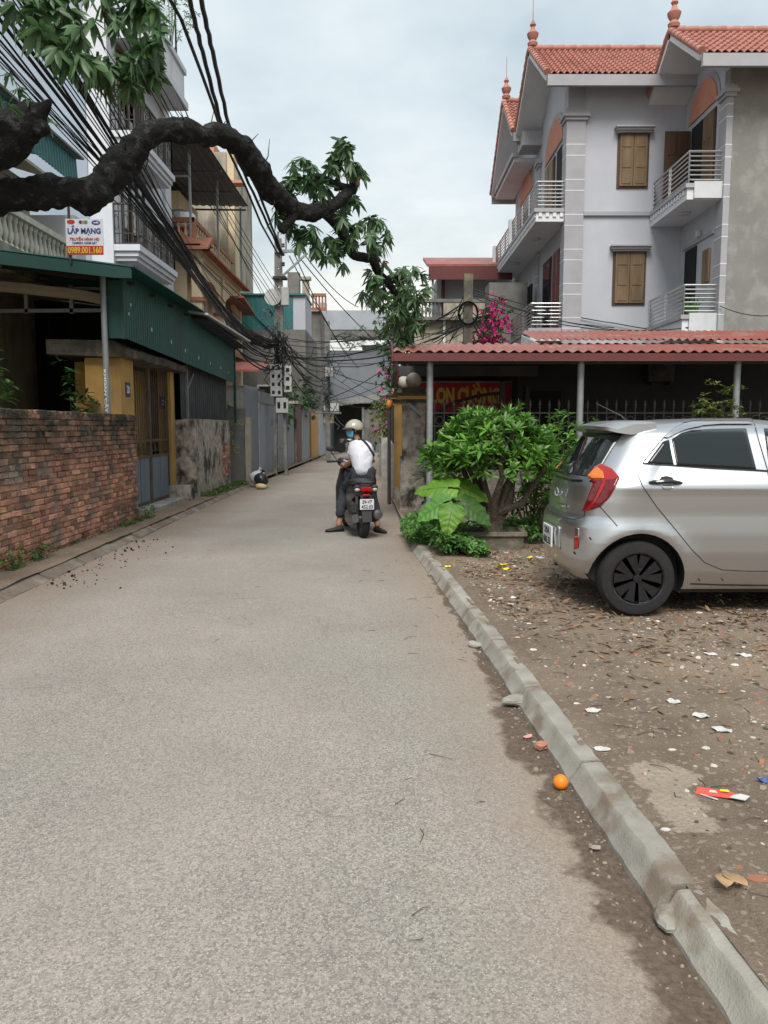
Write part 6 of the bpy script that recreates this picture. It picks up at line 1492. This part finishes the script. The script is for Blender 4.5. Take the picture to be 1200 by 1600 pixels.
def wheel(x,s):
    w=thing0('wheel',car,Vector((CX+x,CY+s*.68,CZ+WZ))); 
    MB().lathe([(.195,-.085),(.235,-.088),(.268,-.08),(.281,-.055),(.283,-.03),(.283,.03),(.281,.055),(.268,.08),(.235,.088),(.195,.085),(.19,0),(.195,-.085)],(0,0,0),44,'y',cap=False).build('tyre','rubber',w,True)
    rm=MB(); o=s*.055
    rm.lathe([(.190,s*.085),(.200,s*.088),(.200,-s*.02),(.185,-s*.02),(.182,s*.07),(.190,s*.085)],(0,0,0),36,'y',cap=False); rm.lathe([(.0,o-.05*s),(.182,o-.05*s)],(0,0,0),24,'y')
    for k in range(5):
        a=k*2*math.pi/5+.3
        for da in (-.30,.30):
            ring_=[(.035,da*.2-.30),(.185,da-.22),(.185,da+.22),(.035,da*.2+.30)]; mid=[(r_*math.cos(a+t_),r_*math.sin(a+t_)) for r_,t_ in ring_]
            rm.add([(x,o-.02*s,z) for x,z in mid]+[(x*.985,o+(.016 if math.hypot(x,z)>.1 else .006)*s+.004*s*(da>0),z*.985) for x,z in mid],[(3,2,1,0),(4,5,6,7),(0,1,5,4),(1,2,6,5),(2,3,7,6),(3,0,4,7)])
    rm.lathe([(.0,o+.02*s),(.032,o+.018*s),(.036,o-.03*s)],(0,0,0),16,'y'); rm.build('rim','car_black',w,30)
for x in WX_:
    for s in (-1,1): wheel(x,s)
MB().box((.35,-.6,.16),(3.2,.6,.24)).build('underbody','car_dark',car)
MB().lathe([(.03,0),(.03,.18)],(.12,.35,.22),10,'x').build('exhaust','sc_metal',car,True)
decal('head_light',[(3.25,.62),(3.44,.64),(3.46,.76),(3.2,.84),(3.05,.83)],'lens_clear',.004,lambda x,z: ray_dir((x,-2,z),(0,1,0)),cuts=2)
decal('windscreen',[(-.66,1.02),(.66,1.02),(.56,1.38),(-.56,1.38)],'car_glass',.003,lambda y,z: ray_dir((5,y,z),(-1,0,0)),mirror=False)
for s in (-1,1): MB().sphere((2.35,s*.84,1.06),.09,12,8,(.7,1,.75)).build('door_mirror','car_silver',car,True)

# ------------------------------------------------------------------ scooter
sc=thing('motor_scooter','black motor scooter seen from behind with white number plate','scooter',(-.285,10.73,.002),R(13))
def sw(y,r,w,name,z=None):
    g=thing0('wheel',sc,Vector(sc.location)); g.location=(0,y,r)
    MB().lathe([(r*.62,-w*.4),(r*.8,-w*.5),(r*.93,-w*.42),(r,-w*.15),(r,w*.15),(r*.93,w*.42),(r*.8,w*.5),(r*.62,w*.4),(r*.6,0),(r*.62,-w*.4)],(0,0,0),32,'x',cap=False).build('tyre','rubber',g,True)
    rm=MB().lathe([(r*.56,-w*.3),(r*.64,-w*.35),(r*.64,w*.35),(r*.56,w*.3),(r*.56,-w*.3)],(0,0,0),28,'x',cap=False)
    for k in range(5): a=k*1.2566; rm.bar((0,.03*math.cos(a),.03*math.sin(a)),(0,r*.6*math.cos(a),r*.6*math.sin(a)),.03)
    rm.lathe([(.04,-.06),(.04,.06)],(0,0,0),12,'x'); rm.build('rim','sc_metal',g,30)
sw(0,.262,.115,'rear'); sw(1.27,.262,.10,'front')
def loft(name,secs,m,n=14,parent=sc):
    """sections (y, zc, half width, half height, cx)"""
    mb=MB()
    for y,zc,w,h,cx in secs:
        for k in range(n):
            a=2*math.pi*k/n; c,s_=math.cos(a),math.sin(a); mb.v.append((cx+w*math.copysign(abs(c)**.8,c),y,zc+h*math.copysign(abs(s_)**.8,s_)))
    for i in range(len(secs)-1): mb.f += [(i*n+k,i*n+(k+1)%n,(i+1)*n+(k+1)%n,(i+1)*n+k) for k in range(n)]
    mb.f += [tuple(range(n-1,-1,-1)),tuple(range((len(secs)-1)*n,len(secs)*n))]; return mb.build(name,m,parent,60)
loft('tail_body',[(-.20,.66,.10,.05,0),(-.15,.645,.135,.08,0),(0,.61,.155,.10,0),(.2,.58,.165,.14,0),(.45,.53,.16,.19,0),(.6,.46,.14,.18,0)],'sc_black')
loft('seat',[(-.14,.735,.10,.03,0),(0,.755,.135,.05,0),(.25,.745,.14,.05,0),(.45,.725,.125,.05,0),(.68,.715,.07,.04,0)],'sc_matt')
MB().tube([(-.11,.20,.70),(-.13,.02,.735),(-.12,-.16,.755),(-.06,-.235,.765),(.06,-.235,.765),(.12,-.16,.755),(.13,.02,.735),(.11,.20,.70)],.017,8).build('grab_rail','sc_matt',sc,True)
MB().box((-.165,-.225,.63),(.165,-.12,.735),bev=.03).build('tail_panel','sc_black',sc); MB().box((-.075,-.248,.64),(.075,-.17,.705),bev=.014).build('tail_light','tail_red',sc); MB().box((-.05,-.25,.575),(.05,-.19,.61),bev=.01).build('lower_reflector','tail_red',sc)
for s in (-1,1): MB().sphere((s*.118,-.215,.668),.034,12,8,(1.15,.6,.75)).build('indicator','lens_clear',sc,True)
mg=MB(); 
for k in range(9):
    t=k/8; mg.v += [(-.075+.012*t,-.20-.085*t,.60-.36*t),(.075-.012*t,-.20-.085*t,.60-.36*t),(.07-.012*t,-.17-.085*t,.60-.36*t),(-.07+.012*t,-.17-.085*t,.60-.36*t)]
for k in range(8):
    for i in range(4): mg.f.append((k*4+i,k*4+(i+1)%4,k*4+4+(i+1)%4,k*4+4+i))
mg.f += [(3,2,1,0),(32,33,34,35)]; mg.build('rear_mudguard','sc_matt',sc)
pt=MB().box((-.095,-.272,.405),(.095,-.262,.545),bev=.004).build('number_plate','number_plate',sc)
text_obj('29-V7',.135,.05,'letter_black',sc,Vector((0,-.2745,.51)),(1,0,0),(0,0,1)); text_obj('452.03',.155,.05,'letter_black',sc,Vector((0,-.2745,.445)),(1,0,0),(0,0,1))
loft('engine_case',[(-.08,.27,.05,.06,-.12),(.0,.27,.065,.10,-.13),(.2,.25,.07,.11,-.13),(.42,.25,.06,.10,-.12),(.5,.27,.04,.07,-.11)],'sc_metal')
loft('air_filter',[(-.10,.41,.05,.06,-.14),(-.04,.41,.06,.09,-.14),(.14,.41,.055,.085,-.14),(.2,.41,.04,.06,-.13)],'sc_matt')
MB().tube([(.15,.45,.24),(.155,.25,.24),(.165,.05,.27),(.17,-.16,.33)],[.03,.055,.075,.07],14).build('exhaust','sc_matt',sc,True); MB().lathe([(.03,-.175),(.05,-.168),(.05,-.15)],(.17,0,.333),14,'y').build('exhaust_tip','sc_metal',sc,True)
for s in (-1,1): MB().tube([(s*.09,-.02,.27),(s*.10,-.10,.58)],.025,8).build('shock_absorber','sc_metal',sc,True)
MB().box((-.17,.50,.235),(.17,.98,.285),bev=.02).build('floorboard','sc_matt',sc)
MB().prism([(-.2,.285),(.2,.285),(.2,.62),(.13,.90),(-.13,.90),(-.2,.62)],.98,1.05,'xz').build('leg_shield','sc_black',sc)
loft('front_fairing',[(1.05,.55,.19,.30,0),(1.15,.56,.18,.28,0),(1.27,.60,.12,.2,0),(1.33,.62,.05,.1,0)],'sc_black'); loft('handlebar_cowl',[(.90,.98,.12,.05,0),(.98,.99,.19,.08,0),(1.08,.96,.14,.08,0),(1.13,.95,.06,.05,0)],'sc_black')
loft('front_mudguard',[(1.03,.46,.05,.05,0),(1.2,.55,.065,.035,0),(1.4,.53,.065,.035,0),(1.52,.43,.05,.04,0)],'sc_black')
MB().tube([(-.35,.86,1.0),(-.18,.95,1.0),(0,.98,.99),(.18,.95,1.0),(.35,.86,1.0)],[.019,.014,.014,.014,.019],8).build('handlebar','sc_matt',sc,True)
for s in (-1,1):
    MB().tube([(s*.20,.93,1.02),(s*.27,.92,1.12),(s*.30,.88,1.17)],.007,6).build('mirror_stem','sc_matt',sc,True); MB().sphere((s*.31,.87,1.19),.06,12,8,(1,.35,.72)).build('mirror','sc_matt',sc,True)
MB().tube([(-.27,.90,1.0),(-.36,.99,1.005),(-.40,1.0,1.02)],.006,5).build('brake_lever','sc_metal',sc,True)

# ------------------------------------------------------------------ rider
man=thing('person','person in white t-shirt dark trousers and beige helmet astride the scooter looking back','person',(-.3,11.1,0.002))
ML=Vector(man.location)
def skin(name,verts,edges,radii,m,sub=2,root=0,parent=man):
    me=bpy.data.meshes.new(name); me.from_pydata([tuple(Vector(v)-ML) for v in verts],edges,[]); o=bpy.data.objects.new(name,me); col.objects.link(o)
    md=o.modifiers.new('k','SKIN'); 
    for i,r in enumerate(radii): d=me.skin_vertices[0].data[i]; d.radius=(r,r) if not isinstance(r,tuple) else r; d.use_root=(i==root)
    md.use_smooth_shade=True; sb=o.modifiers.new('s','SUBSURF'); sb.levels=sb.render_levels=sub
    bpy.context.view_layer.update(); nm=bpy.data.meshes.new_from_object(o.evaluated_get(bpy.context.evaluated_depsgraph_get())); o.modifiers.clear(); o.data=nm; nm.materials.clear(); nm.materials.append(MAT[m])
    nm.polygons.foreach_set('use_smooth',[True]*len(nm.polygons)); o.parent=parent; return o
hipc=Vector((-.287,11.12,.86)); chest=Vector((-.325,11.20,1.16)); neck=Vector((-.385,11.22,1.34)); headc=Vector((-.425,11.21,1.455))
hL,hR=Vector((-.39,11.16,.83)),Vector((-.20,11.13,.83)); kL,kR=Vector((-.575,11.50,.585)),Vector((-.19,11.5,.56)); aL,aR=Vector((-.655,11.32,.065)),Vector((-.085,11.24,.065))
sL,sR=Vector((-.448,11.26,1.245)),Vector((-.212,11.17,1.225)); eL,eR=Vector((-.470,11.28,1.0)),Vector((-.18,11.45,1.0)); wL,wR=Vector((-.57,11.50,.93)),Vector((-.27,11.70,1.0)); 
body_=skin('body',[hipc,chest,neck,headc+Vector((0,0,-.05)),sL,eL,wL,sR,eR,wR,hL,kL,aL,hR,kR,aR],
     [(0,1),(1,2),(2,3),(1,4),(4,5),(5,6),(1,7),(7,8),(8,9),(0,10),(10,11),(11,12),(0,13),(13,14),(14,15)],
     [.10,.10,.05,.065,.05,.042,.032,.05,.042,.032,.08,.06,.042,.08,.06,.042],'skin')
# head: cranium with brow, nose, chin and ears, turned over the left shoulder
fd=Vector((-.93,-.36,-.05)).normalized(); sd_=Vector((0,0,1)).cross(fd).normalized()
hm=MB(); hm.sphere((0,0,0),.1,24,18)
def face(v):
    x,y,z=v; a=Vector((x,y,z)); f=x/.1
    px,py,pz=x*1.02,y*.78,z*1.18
    if z<0: px*=1+.25*z/.1*(1 if x<0 else .25); py*=1+.22*z/.1
    if f>.75: px+= .012*math.exp(-((z+.005)/.028)**2)*math.exp(-(y/.022)**2)*1.6 + .006*math.exp(-((z-.035)/.02)**2)
    if f>.5: px-= .008*(math.exp(-((abs(y)-.033)**2+(z-.012)**2)/.00022))
    return headc+Vector((0,0,-.01))+fd*px+sd_*py+Vector((0,0,1))*pz-ML
hm.v=[tuple(face(v)) for v in hm.v]
hd=hm.build('head','skin',man,True)
for s in (-1,1): MB().sphere((0,0,0),.02,10,8,(.5,1,1.5),Matrix.Translation(headc-ML+sd_*s*.078+Vector((0,0,-.005)))).build('ear','skin',man,True)
for s in (-1,1): MB().sphere((0,0,0),.0085,8,6,(1,1,1),Matrix.Translation(headc-ML+fd*.086+sd_*s*.03+Vector((0,0,.004)))).build('eye','hair',man,True)
hr=MB(); hr.sphere((0,0,0),.1,20,14); hr.v=[tuple(headc-ML+fd*(x*.98-.012)+sd_*y*.86+Vector((0,0,max(z,-.055)*1.12))) for x,y,z in hr.v]; hr.build('hair','hair',man,True)
hb=MB(); hb.sphere((0,0,0),.128,26,18); hb.v=[tuple(headc-ML+fd*(x*1.05-.008)+sd_*y*.93+Vector((0,0,.032+(z if z>-.035+(.03 if x>.03 else 0) else -.035+(.03 if x>.03 else 0))*.92))) for x,y,z in hb.v]
helm=hb.build('helmet','helmet',man,50)
vz=MB()
for k in range(11):
    a=R(-62+124*k/10); r0,r1=.132,.185-.02*abs(k-5)/5
    for r,z in ((r0,.040),(r1,.022),(r1,.016),(r0,.030)): vz.v.append(tuple(headc-ML+fd*(r*math.cos(a)*1.04-.008)+sd_*r*math.sin(a)*.92+Vector((0,0,z))))
for k in range(10):
    for i in range(4): vz.f.append((k*4+i,k*4+(i+1)%4,k*4+4+(i+1)%4,k*4+4+i))
vz.f += [(3,2,1,0),(40,41,42,43)]; vz.build('helmet_visor','sc_matt',helm,False).parent=man
MB().tube([tuple(headc-ML+fd*(.02*math.cos(t)+.01)+sd_*.088*math.cos(t)+Vector((0,0,.0-.125*math.sin(t)))) for t in np.linspace(0,math.pi,13)],.008,6).build('chin_strap','strap',man,True)
mk=MB()
for i in range(7):
    zz=lerp(-.085,.005,i/6)
    for j in range(11):
        a=R(-78+156*j/10); rr=.098+.012*math.cos(a)**4*(1-abs(i-3.5)/4); mk.v.append(tuple(headc+Vector((0,0,-.01))-ML+fd*rr*math.cos(a)*(1-.10*(i<2))+sd_*rr*.82*math.sin(a)*(1-.12*(i<2))+Vector((0,0,zz))))
mk.f=[(i*11+j,i*11+j+1,i*11+12+j,i*11+11+j) for i in range(6) for j in range(10)]; o=mk.build('face_mask','mask',man,True); md=o.modifiers.new('s','SOLIDIFY'); md.thickness=.004
# shirt, trousers
elL,elR=sL.lerp(eL,.62),sR.lerp(eR,.62)
shirt=skin('shirt',[hipc+Vector((0,-.015,-.075)),hipc.lerp(chest,.5)+Vector((0,-.03,-.01)),chest,neck+Vector((.005,-.015,-.035)),sL,elL,sR,elR],[(0,1),(1,2),(2,3),(2,4),(4,5),(2,6),(6,7)],[(.150,.135),(.142,.122),(.140,.12),.058,.070,.066,.070,.066],'shirt',3)
trs=skin('trousers',[hipc+Vector((0,-.01,-.03)),hL,kL,aL+Vector((.01,0,.13)),hR,kR,aR+Vector((-.01,0,.13))],[(0,1),(1,2),(2,3),(0,4),(4,5),(5,6)],[(.128,.12),.098,.085,.072,.098,.085,.072],'trouser',3)
def folds(o,amp,sx,sz):
    me=o.data; nr=[v.normal.copy() for v in me.vertices]
    for v,n in zip(me.vertices,nr):
        c=v.co; v.co=c+n*(amp*noise.noise(Vector((c.x*sx+c.z*6,c.y*sx,c.z*sz)))+amp*.6*noise.noise(Vector((c.x*sx*2.2,c.y*9,c.z*sz*2.5-c.x*14))))
folds(shirt,.009,8,13); folds(trs,.011,9,16)
BS=BVHTree.FromPolygons([v.co.copy() for v in shirt.data.vertices],[tuple(p.vertices) for p in shirt.data.polygons])
so=Vector((0,0,CAMH))-ML
def on_shirt(u,v):
    d=(P(u,v,6)-Vector((0,0,CAMH))).normalized(); h=BS.ray_cast(so,d); return h[:2] if h[0] else BS.find_nearest(so+d*11.2)[:2]
Z6=lambda x,y:(480+x/6,620+y/6)
spt=[on_shirt(*Z6(*q)) for q in ((478,405),(500,402),(530,415),(560,450),(590,495),(612,530),(622,550))]; sb_=MB()
for i,(p,nr) in enumerate(spt):
    t=(spt[min(i+1,6)][0]-spt[max(i-1,0)][0]).normalized(); s_=t.cross(nr).normalized()*.016; sb_.v += [tuple(p+s_+nr*.014),tuple(p-s_+nr*.014),tuple(p-s_-nr*.012),tuple(p+s_-nr*.012)]
for i in range(6):
    for k in range(4): sb_.f.append((i*4+k,i*4+(k+1)%4,i*4+4+(k+1)%4,i*4+4+k))
sb_.f += [(3,2,1,0),(24,25,26,27)]; sb_.build('bag_strap','strap',man)
def hand(w,dirv,upv,side):
    """palm and five bent fingers closed on a grip"""
    d=Vector(dirv).normalized(); n=Vector(upv).normalized(); s=d.cross(n).normalized(); vs=[w,w+d*.045,w+d*.085]; ed=[(0,1),(1,2)]; rd=[.028,.034,.034]
    for k in range(4):
        o=s*(k-1.5)*.020; l=(.034,.040,.038,.030)[k]; b=len(vs); vs += [w+d*.08+o,w+d*(.09+l*.8)+o-n*.012,w+d*(.085+l*.9)+o-n*.045,w+d*.07+o-n*.055]; ed += [(2,b),(b,b+1),(b+1,b+2),(b+2,b+3)]; rd += [.012,.011,.010,.009]
    b=len(vs); vs += [w+d*.03+s*side*.035-n*.015,w+d*.06+s*side*.042-n*.04,w+d*.085+s*side*.03-n*.052]; ed += [(1,b),(b,b+1),(b+1,b+2)]; rd += [.014,.012,.010]
    return skin('hand',vs,ed,rd,'skin',1)
hand(wL,(-.25,.8,.3),(0,-.3,1),1); hand(wR,(.0,.9,.1),(0,-.2,1),-1)
def shoe(a,dirv):
    d=Vector(dirv).normalized(); base=Vector((a.x,a.y,0)); mb=MB(); n=14; secs=[(-.075,.036,.075),(-.05,.042,.085),(0,.045,.080),(.06,.046,.062),(.12,.048,.050),(.17,.040,.040),(.195,.02,.028)]
    s=Vector((-d.y,d.x,0))
    for t,w,h in secs:
        for k in range(n):
            q=2*math.pi*k/n; mb.v.append(tuple(base+d*t+s*w*math.cos(q)+Vector((0,0,max(.0,h*.5+h*.5*math.sin(q)+.004)))-ML))
    for i in range(len(secs)-1): mb.f += [(i*n+k,i*n+(k+1)%n,(i+1)*n+(k+1)%n,(i+1)*n+k) for k in range(n)]
    mb.f += [tuple(range(n-1,-1,-1)),tuple(range((len(secs)-1)*n,len(secs)*n))]; mb.build('shoe','shoe',man,True)
shoe(aL,(-.75,-.25,0)); shoe(aR,(.55,-.8,0))
ja=MB(); ja.sphere((-.52,11.55,.80),.09,14,10,(.75,1.0,1.2)); ja.v=[tuple(Vector(v)-ML+Vector((0,0,.02*noise.noise(Vector(v)*14)))) for v in ja.v]; ja.build('dark_jacket','trouser',man,True)

# ------------------------------------------------------------------ litter and small things
def flat_piece(name,label,cat,loc,poly,m,crumple=.01,rot=0,group=None,thick=.0015,tilt=(0,0)):
    mb=MB(); bm=bmesh.new(); vs=[bm.verts.new((x,y,0)) for x,y in poly]; f=bm.faces.new(vs); bmesh.ops.triangulate(bm,faces=[f])
    for _ in range(2): bmesh.ops.subdivide_edges(bm,edges=bm.edges[:],cuts=1,use_grid_fill=True)
    bm.verts.index_update(); sd=random.random()*90; n=len(bm.verts); top=[Vector((v.co.x,v.co.y,abs(crumple*noise.noise(Vector((v.co.x*22,v.co.y*22,sd))))*2+v.co.x*tilt[0]+v.co.y*tilt[1])) for v in bm.verts]
    mb.v=[tuple(v) for v in top]; mb.f=[tuple(v.index for v in f.verts) for f in bm.faces]; bm.free()
    me=bpy.data.meshes.new(name); me.from_pydata(mb.v,[],mb.f); me.materials.append(MAT[m]); o=bpy.data.objects.new(name,me); col.objects.link(o)
    md=o.modifiers.new('s','SOLIDIFY'); md.thickness=thick; md.offset=-1
    o.location=Vector(loc)+Vector((0,0,.004)); o.rotation_euler=(0,0,rot); return tag(o,label,cat,group)
def dz(u,v,lift=0.):
    p=G(u,v,.105)
    for _ in range(3): p=G(u,v,dirt_z(p.x,p.y)+lift)
    return p
def blob(n=9,a=.05,b=.03,j=.35): return [(a*math.cos(t)*random.uniform(1-j,1),b*math.sin(t)*random.uniform(1-j,1)) for t in np.linspace(0,2*math.pi,n,endpoint=False)]
ball=MB(); ball.sphere((0,0,0),.031,28,18); o=ball.build('orange_ball','orange_ball',None,True); g=G(876,1230); o.location=(g.x,g.y,-.008); tag(o,'small bright orange ball resting in the gutter silt','ball')
# red and white wrapper on the dirt
p=dz(1125,1244); wr=thing('snack_wrapper','flattened red snack wrapper with white corner on the dirt','wrapper',(p.x,p.y,p.z+.004),R(-18))
def wpart(poly,m,z,name):
    mb=MB(); n=len(poly); mb.v=[(x,y,z+.004*math.sin(x*70)+.003*math.sin(y*90)) for x,y in poly]+[(x,y,z+.0015+.004*math.sin(x*70)+.003*math.sin(y*90)) for x,y in poly]; mb.f=[tuple(range(n-1,-1,-1)),tuple(range(n,2*n))]+[(i,(i+1)%n,n+(i+1)%n,n+i) for i in range(n)]; return mb.build(name,m,wr)
wpart([(-.09,-.02),(-.05,-.025),(0,-.022),(.045,-.02),(.06,.0),(.05,.03),(0,.036),(-.05,.04),(-.08,.032)],'paper_red',.004,'wrapper_body'); wpart([(.03,-.03),(.085,-.028),(.105,.0),(.075,.02),(.05,.005)],'paper_white',.007,'wrapper_corner'); wpart([(.0,.012),(.035,.01),(.03,.024),(.002,.026)],'paper_yellow',.0082,'wrapper_print'); wpart([(-.04,.0),(-.01,.002),(-.015,.016),(-.035,.014)],'paper_white',.008,'wrapper_print')
wpart([(-.075,-.03),(-.07,-.025),(-.01,-.048),(-.015,-.054)],'paper_white',.004,'straw')
p=dz(1128,1372); dl=thing('dry_leaf','pair of dry tan leaves joined at the stalk on the dirt','leaf',(p.x,p.y,p.z+.003))
for a,sx in ((R(115),1),(R(75),1.1)):
    mb=MB(); K=10
    for i in range(K+1):
        t=i/K; w=.024*math.sin(math.pi*t)**.7*sx
        for s in (-1,0,1): q=Matrix.Rotation(a+math.pi,3,'Z')@Vector((.095*t,s*w,.0)); mb.v.append((q.x,q.y,.006+.006*abs(s)+.03*(1-t)*t+.012*t))
    mb.f=[(i*3+k,i*3+k+1,i*3+4+k,i*3+3+k) for i in range(K) for k in range(2)]; o=mb.build('blade','tan_leaf',dl,True); md=o.modifiers.new('s','SOLIDIFY'); md.thickness=.0012
    if sx==1: MB().tube([(0,0,.008),(.004,.02,.01),(.01,.045,.006)],.0014,5).build('stalk','twig',dl)
items=[('scrap of yellow paper on the leaf litter by the planter','paper_yellow',[(700,886),(786,883),(790,890),(828,872)],.06,.03),
 ('scrap of white plastic film on the dirt','paper_white',[(690,853),(688,862),(1110,1023),(1162,1025),(1128,1142),(1095,1120),(925,1112),(1052,1098),(843,872),(775,872)],.06,.03)]
for lab,m,pts,a,b in items:
    for u,v in pts:
        p=dz(u,v); s=1 if v>950 else 1.2; flat_piece('paper_scrap',lab,'paper',p,blob(9,a*s*random.uniform(.5,1),b*s*1.3),m,.012,random.uniform(-.6,.6),lab.replace('scrap','scraps'))
p=dz(940,1172); flat_piece('plaster_smear','crumbled white plaster patch by the kerb','plaster',p,blob(14,.045,.03,.4),'paper_white',.005)
p=dz(1190,1222); flat_piece('blue_wrapper','crumpled blue wrapper on the dirt','wrapper',p,blob(10,.03,.02,.5),'paper_blue',.02)
p=dz(1186,1374); flat_piece('tile_shard','flat terracotta tile shard on the dirt','shard',p,blob(6,.05,.025,.3),'terracotta',.0,0,None,.008)
for u,v in ((885,910),(1050,1172),(1040,1297)): p=dz(u,v); flat_piece('tile_chip','small pale chip lying on the dirt lot','chip',p,blob(6,.02,.013,.3),'paper_white' if v>1000 else 'paper_pink',.0,0,'pale chips on the dirt',.006)
for u,v,m,l in ((825,1152,'paper_pink','torn pink paper in the gutter'),(930,1326,'lens_clear','square of clear plastic in the gutter silt')): g=G(u,v); flat_piece('gutter_scrap',l,'paper',(g.x,g.y,.0),blob(5,.028,.02,.15),m,.006,.4)
g=G(845,1168); bk=MB().box((-.03,-.02,0),(.03,.02,.028),bev=.006); bk.v=[tuple(Vector(v)+rv(.004)) for v in bk.v]; o=bk.build('brick_fragment','brick',None); o.location=(g.x,g.y,-.006); o.rotation_euler=(0,0,.6); tag(o,'broken red brick fragment against the kerb foot','brick')
for k,(u,v) in enumerate(((808,1092),(1052,1425),(745,1003))):
    g=G(u,v,.03); mb=MB().sphere((0,0,0),.055-.008*k,12,8,(1.5,.9,.6)); mb.v=[tuple(Vector(v)*(1+.45*noise.noise(Vector(v)*16+Vector((k*7,0,0))))) for v in mb.v]; o=mb.build('mortar_lump','kerb',None,False); o.location=(g.x-.01,g.y,-.015); o.rotation_euler=(0,0,.4+k); tag(o,'lump of broken mortar at the kerb joint','mortar','mortar lumps at kerb joints')
# leaf litter, gravel and twigs: too many to count
def chips(name,n,m,pos,size,label,cat,flat=.35):
    mb=MB(); rr=[]
    for _ in range(n):
        p=pos(); 
        if p is None: continue
        s=size*random.lognormvariate(0,.5); s=min(s,size*3.2); a=random.uniform(0,6.28); k=len(mb.v); m_=5; h=s*flat*random.uniform(.4,1)
        ca,sa=math.cos(a),math.sin(a); e=random.uniform(.45,1); tl=random.uniform(-.25,.25)
        ring=[(s*math.cos(t)*random.uniform(.7,1),s*e*math.sin(t)*random.uniform(.7,1)) for t in np.linspace(0,6.283,m_,endpoint=False)]
        for x,y in ring: mb.v.append((p[0]+x*ca-y*sa,p[1]+x*sa+y*ca,p[2]-.002))
        for x,y in ring: mb.v.append((p[0]+.75*(x*ca-y*sa),p[1]+.75*(x*sa+y*ca),p[2]+h+tl*x))
        mb.f += [tuple(k+m_+i for i in range(m_))]+[(k+i,k+(i+1)%m_,k+m_+(i+1)%m_,k+m_+i) for i in range(m_)]; rr += [random.random()]*(m_+1)
    o=mb.build(name,m,None,rnd=rr); return tag(o,label,cat,kind='stuff')
def lotpos(y0,y1,x1,pw=1.):
    def f():
        y=y0+(y1-y0)*random.random()**pw; x=XR(y)+.22+random.random()*x1
        if noise.noise(Vector((x*1.1,y*1.1,5)))<-.15 and random.random()<.7: return None
        return (x,y,dirt_z(x,y))
    return f
chips('gravel',13000,'gravel',lotpos(1.2,9.2,3.8,1.1),.0085,'loose stones and chips strewn over the dirt lot','gravel')
chips('wood_bits',3200,'twig',lotpos(1.5,9.2,3.8),.010,'dark bark crumbs strewn over the dirt lot','bark crumbs',.3)
chips('brick_rubble',1500,'terracotta',lotpos(1.8,9.0,3.8),.0125,'red brick crumbs strewn over the dirt lot','rubble')
chips('white_chips',2600,'pale_chip',lotpos(1.8,9.0,3.8),.0115,'tiny pale chips strewn over the dirt lot','chips',.2)
ll=Leaves()
for _ in range(7500):
    y=random.uniform(3.2,9.3); x=XR(y)+.3+random.random()*3.6
    if random.random()>min(1,max(.05,(y-3.8)/3.4)) or noise.noise(Vector((x*1.7,y*1.7,11)))<random.uniform(-.45,.25): continue
    ll.leaf(Vector((x,y,dirt_z(x,y)+.006)),Vector((random.gauss(0,1),random.gauss(0,1),random.uniform(-.05,.35))),Vector((0,0,1))+rv(.4),random.uniform(.03,.10),random.uniform(.015,.035),.12)
ll.build('leaf_litter','dead_leaf',None,label='brown fallen leaves scattered round the car and planter',cat='leaf litter',kind='stuff')
rp_=lambda:(lambda y:(XL(y)+.02+abs(random.gauss(0,.28)),y,.004))(random.uniform(7.2,10.6))
chips('droppings',150,'bark',rp_,.008,'small dark berries fallen along the left road edge','berries',.9)
def silt_pos():
    y=random.uniform(1.5,9); return (XR(y)-abs(random.gauss(0,.14))-.01,y,-.006 if y<6 else .0)
chips('gutter_grit',900,'gravel',silt_pos,.006,'grit and small stones lying in the right gutter','grit')
tw=MB()
for _ in range(330):
    y=random.uniform(1.7,8.5); x=XR(y)+.2+random.random()*3.2 if random.random()<.92 else XR(y)-random.random()*.8; z=(dirt_z(x,y) if x>XR(y)+.15 else .002)+.004; a=random.uniform(0,6.28); L=random.uniform(.03,.13); p=Vector((x,y,z)); d=Vector((math.cos(a),math.sin(a),0))
    tw.tube([p,p+d*L*.5+Vector((random.gauss(0,.01),random.gauss(0,.01),.003)),p+d*L],[.0018,.0015,.0008],4)
for _ in range(26):
    y=random.uniform(2.5,14); x=random.uniform(XL(y)+.2,XR(y)-.2); a=random.uniform(0,6.28); p=Vector((x,y,.003)); d=Vector((math.cos(a),math.sin(a),0)); tw.tube([p,p+d*.03+Vector((0,.004,.003)),p+d*random.uniform(.03,.06)],[.0013,.0013,.0007],4)
tag(tw.build('twigs','twig',None),'thin dry twigs scattered over dirt and road','twigs',kind='stuff')
# trees far beyond, reading through the gaps
bush('garden_tree','leafy garden tree rising beyond the lane end shed','tree',(1.6,37,0),(3.2,3,7.0),420,'leaf_dark',.24,.09)
import math
f=1240.;p=math.atan(133/1240.);cp,sp=math.cos(p),math.sin(p);H=1.5
def G(u,v,z=0.):
    a=(u-600)/f;b=(800-v)/f
    dz=-sp+b*cp; t=(z-H)/dz
    return (round(a*t,2),round(t*(cp+b*sp),2))
def P(u,v,D):
    a=(u-600)/f;b=(800-v)/f
    t=D/(cp+b*sp)
    return (round(a*t,2),D,round(H+t*(-sp+b*cp),2))
def PX(u,v,X):
    a=(u-600)/f;b=(800-v)/f
    t=X/a
    return (X,round(t*(cp+b*sp),2),round(H+t*(-sp+b*cp),2))
def W(x,y,z):
    z-=H; d=y*cp-z*sp; up=y*sp+z*cp
    return (round(600+f*x/d),round(800-f*up/d))
